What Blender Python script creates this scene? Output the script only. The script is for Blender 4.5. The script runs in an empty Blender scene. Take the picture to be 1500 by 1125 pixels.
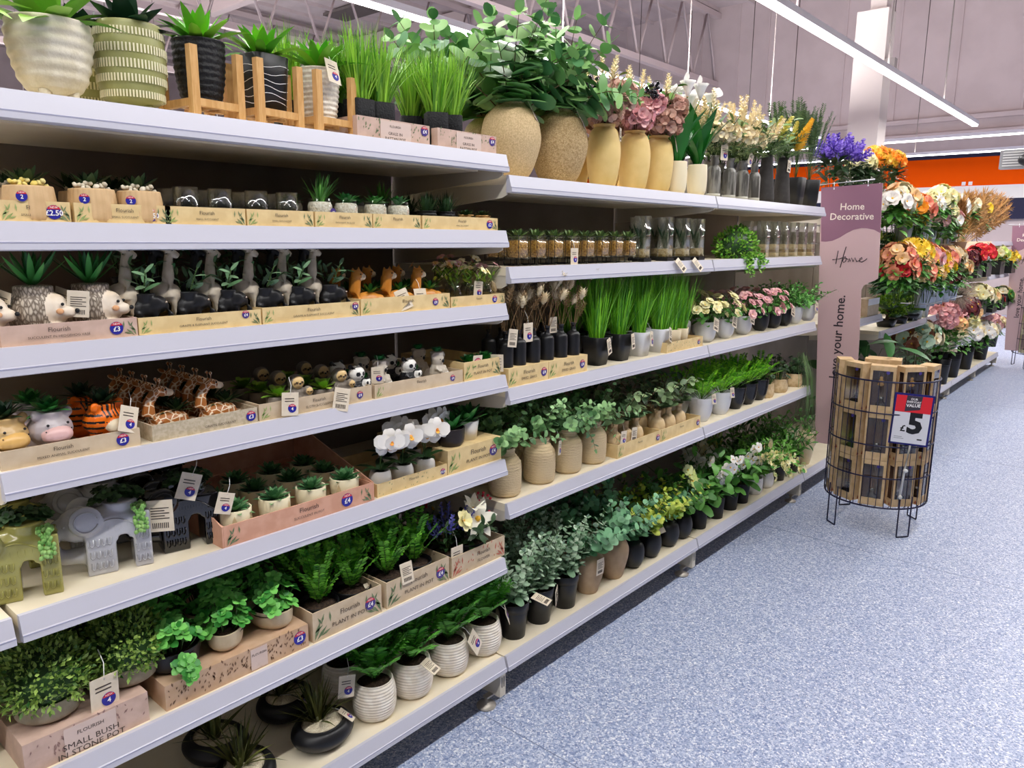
# Home-decor aisle of a shop: white gondola shelving full of artificial plants.
# World: X runs along the shelving (away from the viewer), Y points into it, Z is up; metres.
import bpy, math, random
from mathutils import Vector, Matrix, Euler
PI = math.pi
C = bpy.context.scene.collection
V = Vector
sin, cos = math.sin, math.cos

# ------------------------------------------------------------------ camera
F, CX, CY, HC = 1100.0, 750.0, 562.5, 1.44
yaw, pitch, roll = math.radians(40.8), math.radians(10.9), math.radians(0.35)
fw = V((cos(yaw)*cos(pitch), sin(yaw)*cos(pitch), -sin(pitch)))
_r = fw.cross(V((0, 0, 1))).normalized()
_u = _r.cross(fw)
rt = _r*cos(roll) + _u*sin(roll)
up = _u*cos(roll) - _r*sin(roll)
cam = bpy.data.cameras.new('camera')
cam.lens = F/1500*36
cam.sensor_width = 36
cam.clip_start, cam.clip_end = 0.02, 200
co = bpy.data.objects.new('camera', cam)
C.objects.link(co)
m3 = Matrix((rt, up, -fw)).transposed()
co.matrix_world = Matrix.Translation((0, 0, HC)) @ m3.to_4x4()
bpy.context.scene.camera = co

# survey helpers: turn a sighting into a point standing on a known plane of the shop
def ray(x, y): return fw + rt*((x-CX)/F) - up*((y-CY)/F)
def at_y(x, y, Y):
    d = ray(x, y); return V((d.x/d.y*Y, Y, HC + d.z/d.y*Y))
def at_x(x, y, X):
    d = ray(x, y); return V((X, d.y/d.x*X, HC + d.z/d.x*X))
def at_z(x, y, Z):
    d = ray(x, y); k = (Z-HC)/d.z; return V((d.x*k, d.y*k, Z))
def zat(x, y, X, Y):
    d = ray(x, y); return HC + math.hypot(X, Y)*d.z/math.hypot(d.x, d.y)
def xs(py, Y, pxs): return [at_y(p, py, Y).x for p in pxs]

# ------------------------------------------------------------------ materials
def lin(h):
    out = []
    for i in (0, 2, 4):
        c = int(h[i:i+2], 16)/255
        out.append(c/12.92 if c <= 0.04045 else ((c+0.055)/1.055)**2.4)
    return (*out, 1)
MATS = {}
def mat(name, a, b=None, rough=.5, mode='noise', scale=40, bump=0, bscale=None, metal=0, spec=.4, coat=0, lo=.4, hi=.6, stretch=None):
    if name in MATS: return MATS[name]
    m = bpy.data.materials.new(name); m.use_nodes = True
    nt = m.node_tree; N = nt.nodes; L = nt.links
    p = N['Principled BSDF']
    p.inputs['Roughness'].default_value = rough
    p.inputs['Metallic'].default_value = metal
    p.inputs['Specular IOR Level'].default_value = spec
    if coat: p.inputs['Coat Weight'].default_value = coat; p.inputs['Coat Roughness'].default_value = .08
    p.inputs['Base Color'].default_value = lin(a)
    tc = None
    def coords():
        nonlocal tc
        if tc is None:
            t = N.new('ShaderNodeTexCoord'); tc = t.outputs['Object']
            if stretch:
                mp = N.new('ShaderNodeMapping'); mp.inputs['Scale'].default_value = stretch
                L.new(tc, mp.inputs['Vector']); tc = mp.outputs['Vector']
        return tc
    if b:
        if mode == 'island':
            g = N.new('ShaderNodeNewGeometry'); fac = g.outputs['Random Per Island']
        elif mode == 'voronoi':
            v = N.new('ShaderNodeTexVoronoi'); v.inputs['Scale'].default_value = scale
            L.new(coords(), v.inputs['Vector'])
            sp = N.new('ShaderNodeSeparateColor'); L.new(v.outputs['Color'], sp.inputs[0]); fac = sp.outputs[0]
        elif mode == 'edge':
            v = N.new('ShaderNodeTexVoronoi'); v.feature = 'DISTANCE_TO_EDGE'; v.inputs['Scale'].default_value = scale
            L.new(coords(), v.inputs['Vector']); fac = v.outputs['Distance']
        elif mode == 'wave':
            v = N.new('ShaderNodeTexWave'); v.bands_direction = 'Z'; v.inputs['Scale'].default_value = scale
            v.inputs['Distortion'].default_value = 3; v.inputs['Detail'].default_value = 1
            L.new(coords(), v.inputs['Vector']); fac = v.outputs['Fac']
        else:
            v = N.new('ShaderNodeTexNoise'); v.inputs['Scale'].default_value = scale; v.inputs['Detail'].default_value = 4
            L.new(coords(), v.inputs['Vector']); fac = v.outputs['Fac']
        r = N.new('ShaderNodeValToRGB'); r.color_ramp.elements[0].position = lo; r.color_ramp.elements[1].position = hi
        if mode in ('island', 'voronoi'): r.color_ramp.elements[0].position = 0; r.color_ramp.elements[1].position = 1
        r.color_ramp.elements[0].color = lin(a); r.color_ramp.elements[1].color = lin(b)
        L.new(fac, r.inputs[0]); L.new(r.outputs[0], p.inputs['Base Color'])
    if bump:
        n = N.new('ShaderNodeTexNoise'); n.inputs['Scale'].default_value = bscale or scale; n.inputs['Detail'].default_value = 5
        L.new(coords(), n.inputs['Vector'])
        bn = N.new('ShaderNodeBump'); bn.inputs['Strength'].default_value = bump; bn.inputs['Distance'].default_value = .004
        L.new(n.outputs['Fac'], bn.inputs['Height']); L.new(bn.outputs['Normal'], p.inputs['Normal'])
    MATS[name] = m
    return m
def leafm(name, a, b, rough=.45, spec=.35):
    return mat(name, a, b, rough, 'island', spec=spec)
def emit(name, col, s):
    m = bpy.data.materials.new(name); m.use_nodes = True
    N = m.node_tree.nodes; N.remove(N['Principled BSDF'])
    e = N.new('ShaderNodeEmission'); e.inputs['Color'].default_value = lin(col); e.inputs['Strength'].default_value = s
    m.node_tree.links.new(e.outputs[0], N['Material Output'].inputs[0]); return m
def glassm(name, tint='f4f6f4', f=.55, base=.05):
    m = bpy.data.materials.new(name); m.use_nodes = True
    nt = m.node_tree; N = nt.nodes; L = nt.links; N.remove(N['Principled BSDF'])
    t = N.new('ShaderNodeBsdfTransparent'); t.inputs[0].default_value = lin(tint)
    g = N.new('ShaderNodeBsdfGlossy'); g.inputs['Roughness'].default_value = .06
    lw = N.new('ShaderNodeLayerWeight'); lw.inputs['Blend'].default_value = .35
    ma = N.new('ShaderNodeMath'); ma.operation = 'MULTIPLY_ADD'; ma.inputs[1].default_value = f; ma.inputs[2].default_value = base
    mx = N.new('ShaderNodeMixShader')
    L.new(lw.outputs['Facing'], ma.inputs[0]); L.new(ma.outputs[0], mx.inputs[0])
    L.new(t.outputs[0], mx.inputs[1]); L.new(g.outputs[0], mx.inputs[2]); L.new(mx.outputs[0], N['Material Output'].inputs[0])
    return m

WHITE = mat('white_enamel', 'f1f0f6', rough=.35)
LIP = mat('price_channel_plastic', 'c9c8d3', rough=.3, spec=.4)
LIP2 = mat('price_channel_groove', 'aeaec4', rough=.3)
BOARD = mat('shelf_board_cream', 'efe4cc', 'e8dcc0', .45, scale=8)
BRACK = mat('bracket_beige', 'd8cfbe', rough=.5)
BACK = mat('back_panel_beige', '8f8478', '857a6e', .6, scale=5)
KRAFT = mat('kraft_card_yellow', 'e6cc96', 'dcc08a', .7, scale=30)
KRAFT2 = mat('kraft_card_beige', 'd3bfa2', 'cab496', .7, scale=30)
PINKC = mat('pink_card', 'd9a68c', 'd09b80', .7, scale=30)
DUSK = mat('dusty_pink_card', 'd2b4a4', 'c6a898', .7, scale=30)
PATT = mat('patterned_card', 'cfae90', 'c7a484', .7, scale=30)
CARDW = mat('tag_card', 'e6d8c2', 'ded0b8', .6, scale=60)
INK = mat('print_ink', '4a3f38', rough=.6)
LEAFP = mat('print_leaf_green', '8aa15c', 'a9b676', .6, scale=90)
LEAFD = mat('print_leaf_dark', '5d7350', '7d8d66', .6, scale=90)
BLUE = mat('roundel_blue', '2a2a96', rough=.4)
PURP = mat('roundel_purple', '4a3a86', rough=.4)
RED = mat('roundel_red', 'd2303a', rough=.4)
PAPER = mat('white_print', 'f6f4f2', rough=.5)
SOIL = mat('dark_soil', '2a1f18', '4a382a', .95, scale=200, bump=.6, bscale=300)
BLACK = mat('black_plastic', '131316', rough=.38, spec=.45)
BLACKM = mat('black_matt_ceramic', '17171a', rough=.42, spec=.5)
WHITEC = mat('white_ceramic', 'eeeae2', rough=.35)
CREAM = mat('cream_ceramic', 'e8d9b4', 'e0cfa6', .55, scale=14)
GREYW = mat('pale_grey_ceramic', 'd9d9dc', rough=.35)
WOOD = mat('pale_wood', 'dcae72', 'cf9d5e', .5, scale=25, stretch=(6, 6, 1))
WIRE = mat('black_wire', '111114', rough=.4)
GLASS = glassm('clear_glass')
GLASSL = glassm('clear_thin_glass', 'f8faf8', .4, .03)
STEM = mat('brown_stem', '5c4630', '6d553b', .7, scale=80)
STEMG = mat('green_stem', '3e5a28', '4f6b34', .6, scale=80)

# leaves: each leaf is its own island, so each gets its own green
G_GRASS = leafm('grass_green', '3f8216', 'a4d842')
G_GRASS2 = leafm('tall_grass_green', '2f7c14', '92dc34')
G_AGAVE = leafm('agave_bright', '4fa31e', '9be03a', .4)
G_DARKAG = leafm('agave_dark', '12301c', '244a2c', .4)
G_ALOE = leafm('aloe_green', '18562a', '479a44', .4)
G_SUCC = leafm('succulent_green', '2f6a3c', '82b478', .45)
G_SUCC2 = leafm('succulent_lime', '5a9426', 'b8d455', .45)
G_EUC = leafm('eucalyptus', '4b8054', 'a2cc8c', .5)
G_EUCB = leafm('eucalyptus_big', '47804c', 'a2d07e', .5)
G_EUCS = leafm('eucalyptus_sage', '6a906c', 'c6dcc0', .55)
G_EUCY = leafm('eucalyptus_yellow', '86ac40', 'd8e05e', .5)
G_FERN = leafm('fern_green', '287024', '78c64a', .5)
G_FERNB = leafm('fern_bright', '46a21a', 'a8ec3c', .5)
G_FERND = leafm('fern_dark', '1d3a1e', '3c5f34', .5)
G_ZZ = leafm('button_fern', '22701a', '92e04a', .4)
G_BOX = leafm('boxwood', '255c1c', 'b6d468', .45)
G_BOXB = leafm('boxwood_bright', '3c8a1e', 'a4e050', .45)
G_JADE = leafm('jade_leaf', '237a2a', '88d868', .4)
G_BROAD = leafm('broad_leaf', '2a6024', '6aa848', .45)
G_DARK = leafm('dark_leaf', '1a3318', '34552a', .5)
P_WHITE = leafm('petal_white', 'ece8e0', 'fffaf0', .5)
P_CREAM = leafm('petal_cream', 'f0e0b0', 'fbf2d6', .5)
P_YELL = leafm('petal_yellow', 'f4c81e', 'ffe45a', .5)
P_PALEY = leafm('petal_pale_yellow', 'ece29a', 'f8f2c8', .5)
P_PINK = leafm('petal_pink', 'd99aa0', 'f4c4c0', .5)
P_DUST = leafm('petal_dusty_pink', 'b98a7c', 'e0bda8', .5)
P_CORAL = leafm('petal_coral', 'e0705c', 'f6b48c', .5)
P_PEACH = leafm('petal_peach', 'f0b878', 'f8d8a8', .5)
P_ORANGE = leafm('petal_orange', 'f07a10', 'ffa424', .5)
P_GOLD = leafm('petal_gold', 'e8a81e', 'f8cc4a', .5)
P_RED = leafm('petal_red', 'b8141c', 'e0303a', .5)
P_PURP = leafm('petal_purple', '5a3cae', '9a7cde', .5)
P_BURG = leafm('petal_burgundy', '4a141c', '7a2a30', .6)
P_STRAW = leafm('dried_straw', 'cdb58c', 'e8dcbc', .8)
P_PAMP = leafm('pampas_tan', 'b98546', 'dcae74', .8)
P_BERRY = mat('black_berry', '0c0c14', rough=.2, spec=.6)

# ------------------------------------------------------------------ mesh builder
def basis(d):
    d = V(d).normalized()
    a = V((0, 0, 1)) if abs(d.z) < .95 else V((1, 0, 0))
    s = d.cross(a).normalized()
    return s, s.cross(d).normalized(), d
SHAPES = {
    'pt': [.25, .75, 1, .92, .6, .02], 'round': [.3, .82, 1, 1, .8, .3], 'blade': [.8, 1, .85, .65, .4, .02],
    'agave': [.75, .95, 1, .85, .55, .02], 'spoon': [.3, .55, .9, 1, .85, .1], 'petal': [.35, .7, .95, 1, .85, .45],
    'strap': [.6, .9, 1, .95, .7, .05]}
_tc = {}
class MB:
    def __init__(s): s.v = []; s.f = []; s.m = []; s.s = []; s.k = 0; s.p = []
    def add(s, vs, fs, smooth=True, k=None):
        o = len(s.v); s.v += [tuple(p) for p in vs]
        kk = s.k if k is None else k
        s.p.append((o, len(s.v), len(s.f), len(s.f)+len(fs)))
        for f in fs: s.f.append(tuple(i+o for i in f)); s.m.append(kk); s.s.append(smooth)
        return s
    def lathe(s, prof, n=28, c=(0, 0, 0), sx=1, sy=1, k=None, sq=0, rib=None):
        vs = []; fs = []
        for r, z in prof:
            for i in range(n):
                a = 2*PI*(i+.5)/n if sq else 2*PI*i/n
                q = 1
                if sq: q = 1/max((abs(cos(a))**sq + abs(sin(a))**sq)**(1/sq), 1e-6)
                if rib: q *= 1 + rib[1]*cos(rib[0]*a)
                vs.append((c[0]+r*q*cos(a)*sx, c[1]+r*q*sin(a)*sy, c[2]+z))
        for j in range(len(prof)-1):
            for i in range(n):
                a = j*n+i; b = j*n+(i+1) % n
                fs.append((a, b, b+n, a+n))
        if prof[0][0] > 1e-5: fs.append(tuple(range(n-1, -1, -1)))
        if prof[-1][0] > 1e-5: fs.append(tuple((len(prof)-1)*n+i for i in range(n)))
        return s.add(vs, fs, True, k)
    def box(s, x0, x1, y0, y1, z0, z1, k=None, M=None):
        vs = [V((x, y, z)) for z in (z0, z1) for y in (y0, y1) for x in (x0, x1)]
        if M: vs = [M @ p for p in vs]
        return s.add(vs, [(0, 2, 3, 1), (4, 5, 7, 6), (0, 1, 5, 4), (2, 6, 7, 3), (0, 4, 6, 2), (1, 3, 7, 5)], False, k)
    def tube(s, pts, r, n=7, k=None, cap=True):
        pts = [V(p) for p in pts]; vs = []; fs = []
        rr = r if isinstance(r, (list, tuple)) else [r]*len(pts)
        prev = None
        for i, p in enumerate(pts):
            d = (pts[min(i+1, len(pts)-1)] - pts[max(i-1, 0)])
            if prev is None: a, b, _ = basis(d)
            else:
                d = d.normalized(); a = (prev - d*prev.dot(d)).normalized(); b = d.cross(a)
            prev = a
            for j in range(n):
                t = 2*PI*j/n; vs.append(p + (a*cos(t)+b*sin(t))*rr[i])
        for i in range(len(pts)-1):
            for j in range(n):
                x = i*n+j; y = i*n+(j+1) % n; fs.append((x, y, y+n, x+n))
        if cap: fs.append(tuple(range(n-1, -1, -1))); fs.append(tuple((len(pts)-1)*n+j for j in range(n)))
        return s.add(vs, fs, True, k)
    def ell(s, c, r, rot=None, n=12, m=8, k=None):
        R = Euler(rot).to_matrix() if rot else None
        if not isinstance(r, (tuple, list)): r = (r, r, r)
        vs = [V((0, 0, -r[2]))]; fs = []
        for j in range(1, m):
            t = PI*j/m - PI/2
            for i in range(n):
                a = 2*PI*i/n; vs.append(V((cos(t)*cos(a)*r[0], cos(t)*sin(a)*r[1], sin(t)*r[2])))
        vs.append(V((0, 0, r[2]))); L = len(vs)-1
        for i in range(n): fs.append((0, 1+(i+1) % n, 1+i)); fs.append((L, 1+(m-2)*n+i, 1+(m-2)*n+(i+1) % n))
        for j in range(m-2):
            for i in range(n):
                a = 1+j*n+i; b = 1+j*n+(i+1) % n; fs.append((a, b, b+n, a+n))
        if R: vs = [R @ p for p in vs]
        c = V(c); return s.add([p+c for p in vs], fs, True, k)
    def leaf(s, p, d, n, L, W, shape='pt', curve=0, fold=.15, k=None, cup=0):
        p = V(p); d = V(d).normalized(); n = V(n); n = n - d*n.dot(d)
        if n.length < 1e-4: n = basis(d)[1]
        n.normalize(); sd = d.cross(n); w = SHAPES[shape]; K = len(w); vs = []; fs = []
        for i in range(K):
            t = i/(K-1)
            q = p + d*(L*t*(1-abs(curve)*.25*t)) + n*(curve*L*t*t + cup*L*sin(PI*t)*.2)
            h = W*w[i]/2
            vs += [q - sd*h + n*fold*h, q, q + sd*h + n*fold*h]
        for i in range(K-1):
            a = 3*i; fs += [(a, a+1, a+4, a+3), (a+1, a+2, a+5, a+4)]
        return s.add(vs, fs, True, k)
    def dart(s, p, d, n, L, W, k=None):          # small two-faced leaf
        p = V(p); d = V(d).normalized(); n = V(n); n = n - d*n.dot(d)
        if n.length < 1e-4: n = basis(d)[1]
        n.normalize(); sd = d.cross(n)*(W/2)
        return s.add([p, p+d*L*.5-sd+n*L*.1, p+d*L, p+d*L*.5+sd+n*L*.1, p+d*L*.5], [(0, 4, 2, 1), (0, 3, 2, 4)], True, k)
    def poly(s, pts, o, u, v, n, t=.0005, k=None):   # extruded outline
        o = V(o); u = V(u); v = V(v); n = V(n); N = len(pts)
        vs = [o+u*a+v*b for a, b in pts] + [o+u*a+v*b+n*t for a, b in pts]
        fs = [tuple(range(N-1, -1, -1)), tuple(range(N, 2*N))] + [(i, (i+1) % N, N+(i+1) % N, N+i) for i in range(N)]
        return s.add(vs, fs, False, k)
    def text(s, body, size, o, u, v, n=None, k=None, ax='CENTER', off=0, shear=0, wx=1):
        key = (body, ax, off, shear)
        if key not in _tc:
            cu = bpy.data.curves.new('t', 'FONT'); cu.body = body; cu.size = 1; cu.align_x = ax; cu.align_y = 'CENTER'
            cu.resolution_u = 2; cu.offset = off; cu.shear = shear
            ob = bpy.data.objects.new('t', cu); me = bpy.data.meshes.new_from_object(ob)
            _tc[key] = ([tuple(q.co) for q in me.vertices], [tuple(q.vertices) for q in me.polygons])
            bpy.data.objects.remove(ob); bpy.data.curves.remove(cu); bpy.data.meshes.remove(me)
        vs, fs = _tc[key]; o = V(o); u = V(u); v = V(v)
        return s.add([o+u*(x*size*wx)+v*(y*size) for x, y, z in vs], fs, False, k)
    def roundel(s, o, u, v, n, r, txt, kb=0, kr=1, kw=2, sy=1, new=True):
        o = V(o); u = V(u); v = V(v); n = V(n)
        A = [(r*cos(2*PI*i/24), r*sy*sin(2*PI*i/24)) for i in range(24)]
        s.poly(A, o, u, v, n, .0006, kb)
        if new:
            B = [(r*.96*cos(a), r*.96*sy*sin(a)) for a in [math.radians(25+13*i) for i in range(11)]]
            s.poly(B, o+n*.0006, u, v, n, .0003, kr)
            s.text('NEW', r*.45, o+n*.0013+v*r*.66*sy, u, v, k=kw)
        if txt: s.text(txt, r*1.05, o+n*.0013-v*r*.15*sy, u, v, k=kw, off=.02)
        return s
    def meshes(s, name, mats):                   # one mesh per added piece
        out = []
        for (v0, v1, f0, f1) in s.p:
            q = MB(); q.v = s.v[v0:v1]; q.f = [tuple(i-v0 for i in f) for f in s.f[f0:f1]]; q.m = s.m[f0:f1]; q.s = s.s[f0:f1]; out.append(q.mesh(name, mats))
        return out
    def mesh(s, name, mats):
        me = bpy.data.meshes.new(name); me.from_pydata(s.v, [], s.f); me.update()
        me.polygons.foreach_set('material_index', s.m); me.polygons.foreach_set('use_smooth', s.s)
        for m in (mats if isinstance(mats, (list, tuple)) else [mats]): me.materials.append(m)
        return me

def blob(fn, voxel=.004, smooth=6, mats=None, paint=None, name='body'):
    """one continuous surface grown round overlapping volumes"""
    b = MB(); fn(b); me = b.mesh('blob', [])
    o = bpy.data.objects.new('blob', me); C.objects.link(o)
    r = o.modifiers.new('r', 'REMESH'); r.mode = 'VOXEL'; r.voxel_size = voxel
    sm = o.modifiers.new('s', 'SMOOTH'); sm.iterations = smooth; sm.factor = .5
    dg = bpy.context.evaluated_depsgraph_get()
    me2 = bpy.data.meshes.new_from_object(o.evaluated_get(dg))
    bpy.data.objects.remove(o); me2.name = name
    for m in mats: me2.materials.append(m)
    me2.polygons.foreach_set('use_smooth', [True]*len(me2.polygons))
    if paint: me2.polygons.foreach_set('material_index', [paint(p.center) for p in me2.polygons])
    me2.update(); return me2

# ------------------------------------------------------------------ objects
def root(name, label, cat, loc=(0, 0, 0), rz=0, group=None, kind=None):
    o = bpy.data.objects.new(name, None); o.empty_display_size = .05; C.objects.link(o)
    o.location = loc; o.rotation_euler = (0, 0, rz); o['label'] = label; o['category'] = cat
    if group: o['group'] = group
    if kind: o['kind'] = kind
    return o
def part(name, me, parent, mats=None, loc=(0, 0, 0), rot=(0, 0, 0), label=None, sc=None):
    if isinstance(me, list):
        for m in me: o = part(name, m, parent, mats, loc, rot, label, sc)
        return o
    if isinstance(me, MB): me = me.mesh(name, mats)
    o = bpy.data.objects.new(name, me); C.objects.link(o); o.parent = parent
    o.location = loc; o.rotation_euler = rot
    if sc: o.scale = (sc, sc, sc) if not isinstance(sc, (tuple, list)) else sc
    if label: o['label'] = label
    return o
def solo(name, mb, mats, label, cat, loc=(0, 0, 0), rz=0, group=None):
    o = bpy.data.objects.new(name, mb.mesh(name, mats) if isinstance(mb, MB) else mb); C.objects.link(o)
    o.location = loc; o.rotation_euler = (0, 0, rz); o['label'] = label; o['category'] = cat
    if group: o['group'] = group
    return o
def struct(name, mb, mats, label=None, cat=None):
    o = bpy.data.objects.new(name, mb.mesh(name, mats)); C.objects.link(o); o['kind'] = 'structure'
    if label: o['label'] = label
    if cat: o['category'] = cat
    return o
def kids(o): return [c for c in ALLK.get(o.name, [])]
def dup(r, loc, rz=0, label=None, group=None, sc=None, swap=None, drop=()):
    n = r.copy(); C.objects.link(n); n.location = loc; n.rotation_euler = (0, 0, rz)
    if label: n['label'] = label
    if group: n['group'] = group
    if sc: n.scale = (sc, sc, sc) if not isinstance(sc, (tuple, list)) else sc
    for ch in list(r.children):
        if ch.name.split('.')[0] in drop: continue
        c = ch.copy(); C.objects.link(c); c.parent = n
        if swap and ch.name.split('.')[0] in swap: c.data = swap[ch.name.split('.')[0]]
        for g in list(ch.children):
            d = g.copy(); C.objects.link(d); d.parent = c
    return n
ORD = ['first', 'second', 'third', 'fourth', 'fifth', 'sixth', 'seventh', 'eighth', 'ninth', 'tenth']
def rnd(a, b): return random.uniform(a, b)
_mc = {}
def cached(key, fn):
    if key not in _mc: _mc[key] = fn()
    return _mc[key]
def tag_mesh(kind):
    def f():
        b = MB(); w, h = .034, .046
        b.box(-w/2, w/2, -.0006, .0006, -h, 0, 0)
        u, v, n = V((1, 0, 0)), V((0, 0, 1)), V((0, -1, 0))
        if kind == 'price':
            b.roundel((0.004, -.0008, -h*.68), u, v, n, .0085, '4', 1, 2, 3)
            for i in range(2): b.box(-.011, .008, -.0011, -.0006, -.013-i*.005, -.0115-i*.005, 4)
            b.tube([(0, -.001, -.004), (.004, .006, .014), (.002, .014, .03)], .0006, 4, 3)
        else:
            for i in range(5): b.box(-.012, .012-(.006 if i % 2 else 0), -.0011, -.0006, -.012-i*.0038, -.0108-i*.0038, 4)
            for i in range(9): b.box(-.011+i*.0025, -.0098+i*.0025, -.0011, -.0006, -.041, -.033, 4)
        return b.mesh('price_tag', [CARDW, BLUE, RED, PAPER, INK])
    return cached('tag'+kind, f)
def tag(parent, loc, rot=(0, 0, 0), kind='price', sc=1):
    return part('price_tag', tag_mesh(kind), parent, None, loc, rot, sc=sc)
POW, WORLD, EXPO = 260, .06, -.27
# ------------------------------------------------------------------ plant builders (soil level at z = 0)
UP = V((0, 0, 1))
def pol(a, e): return V((cos(a)*cos(e), sin(a)*cos(e), sin(e)))
def P_grass(seed, n, h, r, spread, w):
    random.seed(seed); b = MB()
    for i in range(n):
        a = rnd(0, 2*PI); q = math.sqrt(rnd(0, 1))*r; p = V((q*cos(a), q*sin(a), 0))
        a2 = a+rnd(-.7, .7); e = PI/2 - rnd(0, 1)**1.2*spread; d = pol(a2, e); L = h*rnd(.62, 1.05)
        b.leaf(p, d, UP if e < 1.3 else pol(a2+PI, 0), L, w*rnd(.7, 1.2), 'blade', -rnd(0, .35) if e < 1.3 else rnd(-.2, .2), .1)
    return b
def P_rosette(seed, n, L, W, e0, e1, curve=-.2, shape='agave', fold=.25, grow=.55, cup=0):
    random.seed(seed); b = MB()
    for i in range(n):
        t = i/(n-1); a = i*2.39996+rnd(-.15, .15); e = e0+(e1-e0)*t + rnd(-.08, .08)
        d = pol(a, e); l = L*(grow+(1-grow)*t)*rnd(.88, 1.1)
        b.leaf(V((cos(a), sin(a), 0))*L*.05 + UP*L*.02*(1-t), d, UP-d*d.z, l, W*rnd(.85, 1.1), shape, curve*t, fold, cup=cup)
    return b
def arc(p, a, e, L, bend, n=6):
    pts = [V(p)]; st = L/n
    for i in range(n):
        pts.append(pts[-1]+pol(a, e)*st); e -= bend/n
    return pts
def along(pts, t):
    x = t*(len(pts)-1); i = min(int(x), len(pts)-2); return pts[i].lerp(pts[i+1], x-i), (pts[i+1]-pts[i]).normalized()
def P_euc(seed, ns, h, leaf, spread, bend=.5, pairs=9, shape='round', start=.2, r0=.01, asp=.9, b=None, lean=None, sr=.0016):
    random.seed(seed); b = b or MB()
    for s in range(ns):
        a = 2*PI*s/ns + rnd(-.4, .4); e = PI/2 - rnd(.1, 1)*spread
        if lean: a = lean[0]+rnd(-lean[1], lean[1])
        L = h*rnd(.75, 1.08); pts = arc((cos(a)*r0, sin(a)*r0, 0), a, e, L, bend*rnd(.4, 1.2))
        b.tube(pts, [sr*(1-.6*i/6) for i in range(7)], 5, 1)
        for j in range(pairs):
            t = start+(1-start)*j/(pairs-1); p, d = along(pts, min(t, .999)); s1, s2, _ = basis(d)
            ph = j*PI/2+s; l = leaf*(1.15-.65*t)*rnd(.8, 1.15)
            for k in (0, PI):
                o = s1*cos(ph+k)+s2*sin(ph+k); dd = (o+d*rnd(.2, .7)+UP*rnd(-.2, .2)).normalized()
                b.leaf(p, dd, d+UP*.3, l, l*asp, shape, rnd(-.25, .05), rnd(-.1, .2), 0)
        p, d = along(pts, .999); b.leaf(p, d, UP, leaf*.5, leaf*.35, shape, 0, .2, 0)
    return b
def P_fern(seed, n, L, pin, e0=1.2, e1=.5, bend=1.1, pairs=14, pw=.3, b=None, shape=None, lean=None, taper=1):
    random.seed(seed); b = b or MB()
    for s in range(n):
        a = 2.39996*s+rnd(-.2, .2); e = e0+(e1-e0)*(s/max(n-1, 1)) + rnd(-.1, .1)
        if lean: a = lean[0]+rnd(-lean[1], lean[1])
        l = L*rnd(.75, 1.08); pts = arc((0, 0, 0), a, e, l, bend*rnd(.7, 1.2), 7)
        b.tube(pts, [.0013*(1-.7*i/7) for i in range(8)], 4, 1)
        for j in range(pairs):
            t = .16+.83*j/(pairs-1); p, d = along(pts, min(t, .999)); sd = d.cross(UP)
            if sd.length < .05: sd = V((sin(a), -cos(a), 0))
            sd.normalize(); nn = sd.cross(d)
            w = pin*(sin(PI*min(1, .18+.82*(1-t)**taper*1.05)) if taper else 1)*rnd(.85, 1.1)
            for q in (-1, 1):
                dd = (sd*q + d*.45 + nn*rnd(-.05, .2)).normalized()
                if shape: b.leaf(p, dd, nn, w, w*pw, shape, -.15, .15, 0)
                else: b.dart(p, dd, nn, w, w*pw, 0)
    return b
def P_dome(seed, n, rx, ry, rz, leaf, core=None, cz=0, b=None, low=-.15):
    random.seed(seed); b = b or MB()
    for i in range(n):
        z = rnd(low, 1); a = rnd(0, 2*PI); q = math.sqrt(max(0, 1-z*z)); k = rnd(.8, 1.04)
        o = V((q*cos(a), q*sin(a), z)); p = V((o.x*rx, o.y*ry, o.z*rz))*k + UP*cz
        d = (o+V((rnd(-1, 1), rnd(-1, 1), rnd(-.6, 1)))*.8).normalized()
        b.dart(p, d, o, leaf*rnd(.7, 1.2), leaf*.55, 0)
    b.ell((0, 0, cz), (rx*.82, ry*.82, rz*.82), k=1)
    return b
def P_jade(seed, ns, R, h, leaf, b=None, cl=5):
    random.seed(seed); b = b or MB()
    for i in range(ns):
        a = rnd(0, 2*PI); q = math.sqrt(rnd(0, 1))*R; z = h*rnd(.25, 1)*(1-.45*(q/R)**2)
        p = V((q*cos(a), q*sin(a), z)); b.tube([(p.x*.5, p.y*.5, 0), (p.x*.85, p.y*.85, z*.6), p], .0015, 4, 1)
        tilt = (V((cos(a), sin(a), 0))*q/R*.9+UP).normalized(); s1, s2, _ = basis(tilt)
        for lay, (m, e, sc) in enumerate(((cl, .25, 1), (3, .9, .7))):
            for j in range(m):
                t = 2*PI*j/m+i+lay; d = (s1*cos(t)+s2*sin(t))*cos(e)+tilt*sin(e)
                b.leaf(p-tilt*lay*.002, d, tilt, leaf*sc*rnd(.85, 1.1), leaf*.72*sc, 'spoon', -.1, .1, 0)
    return b
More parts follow.
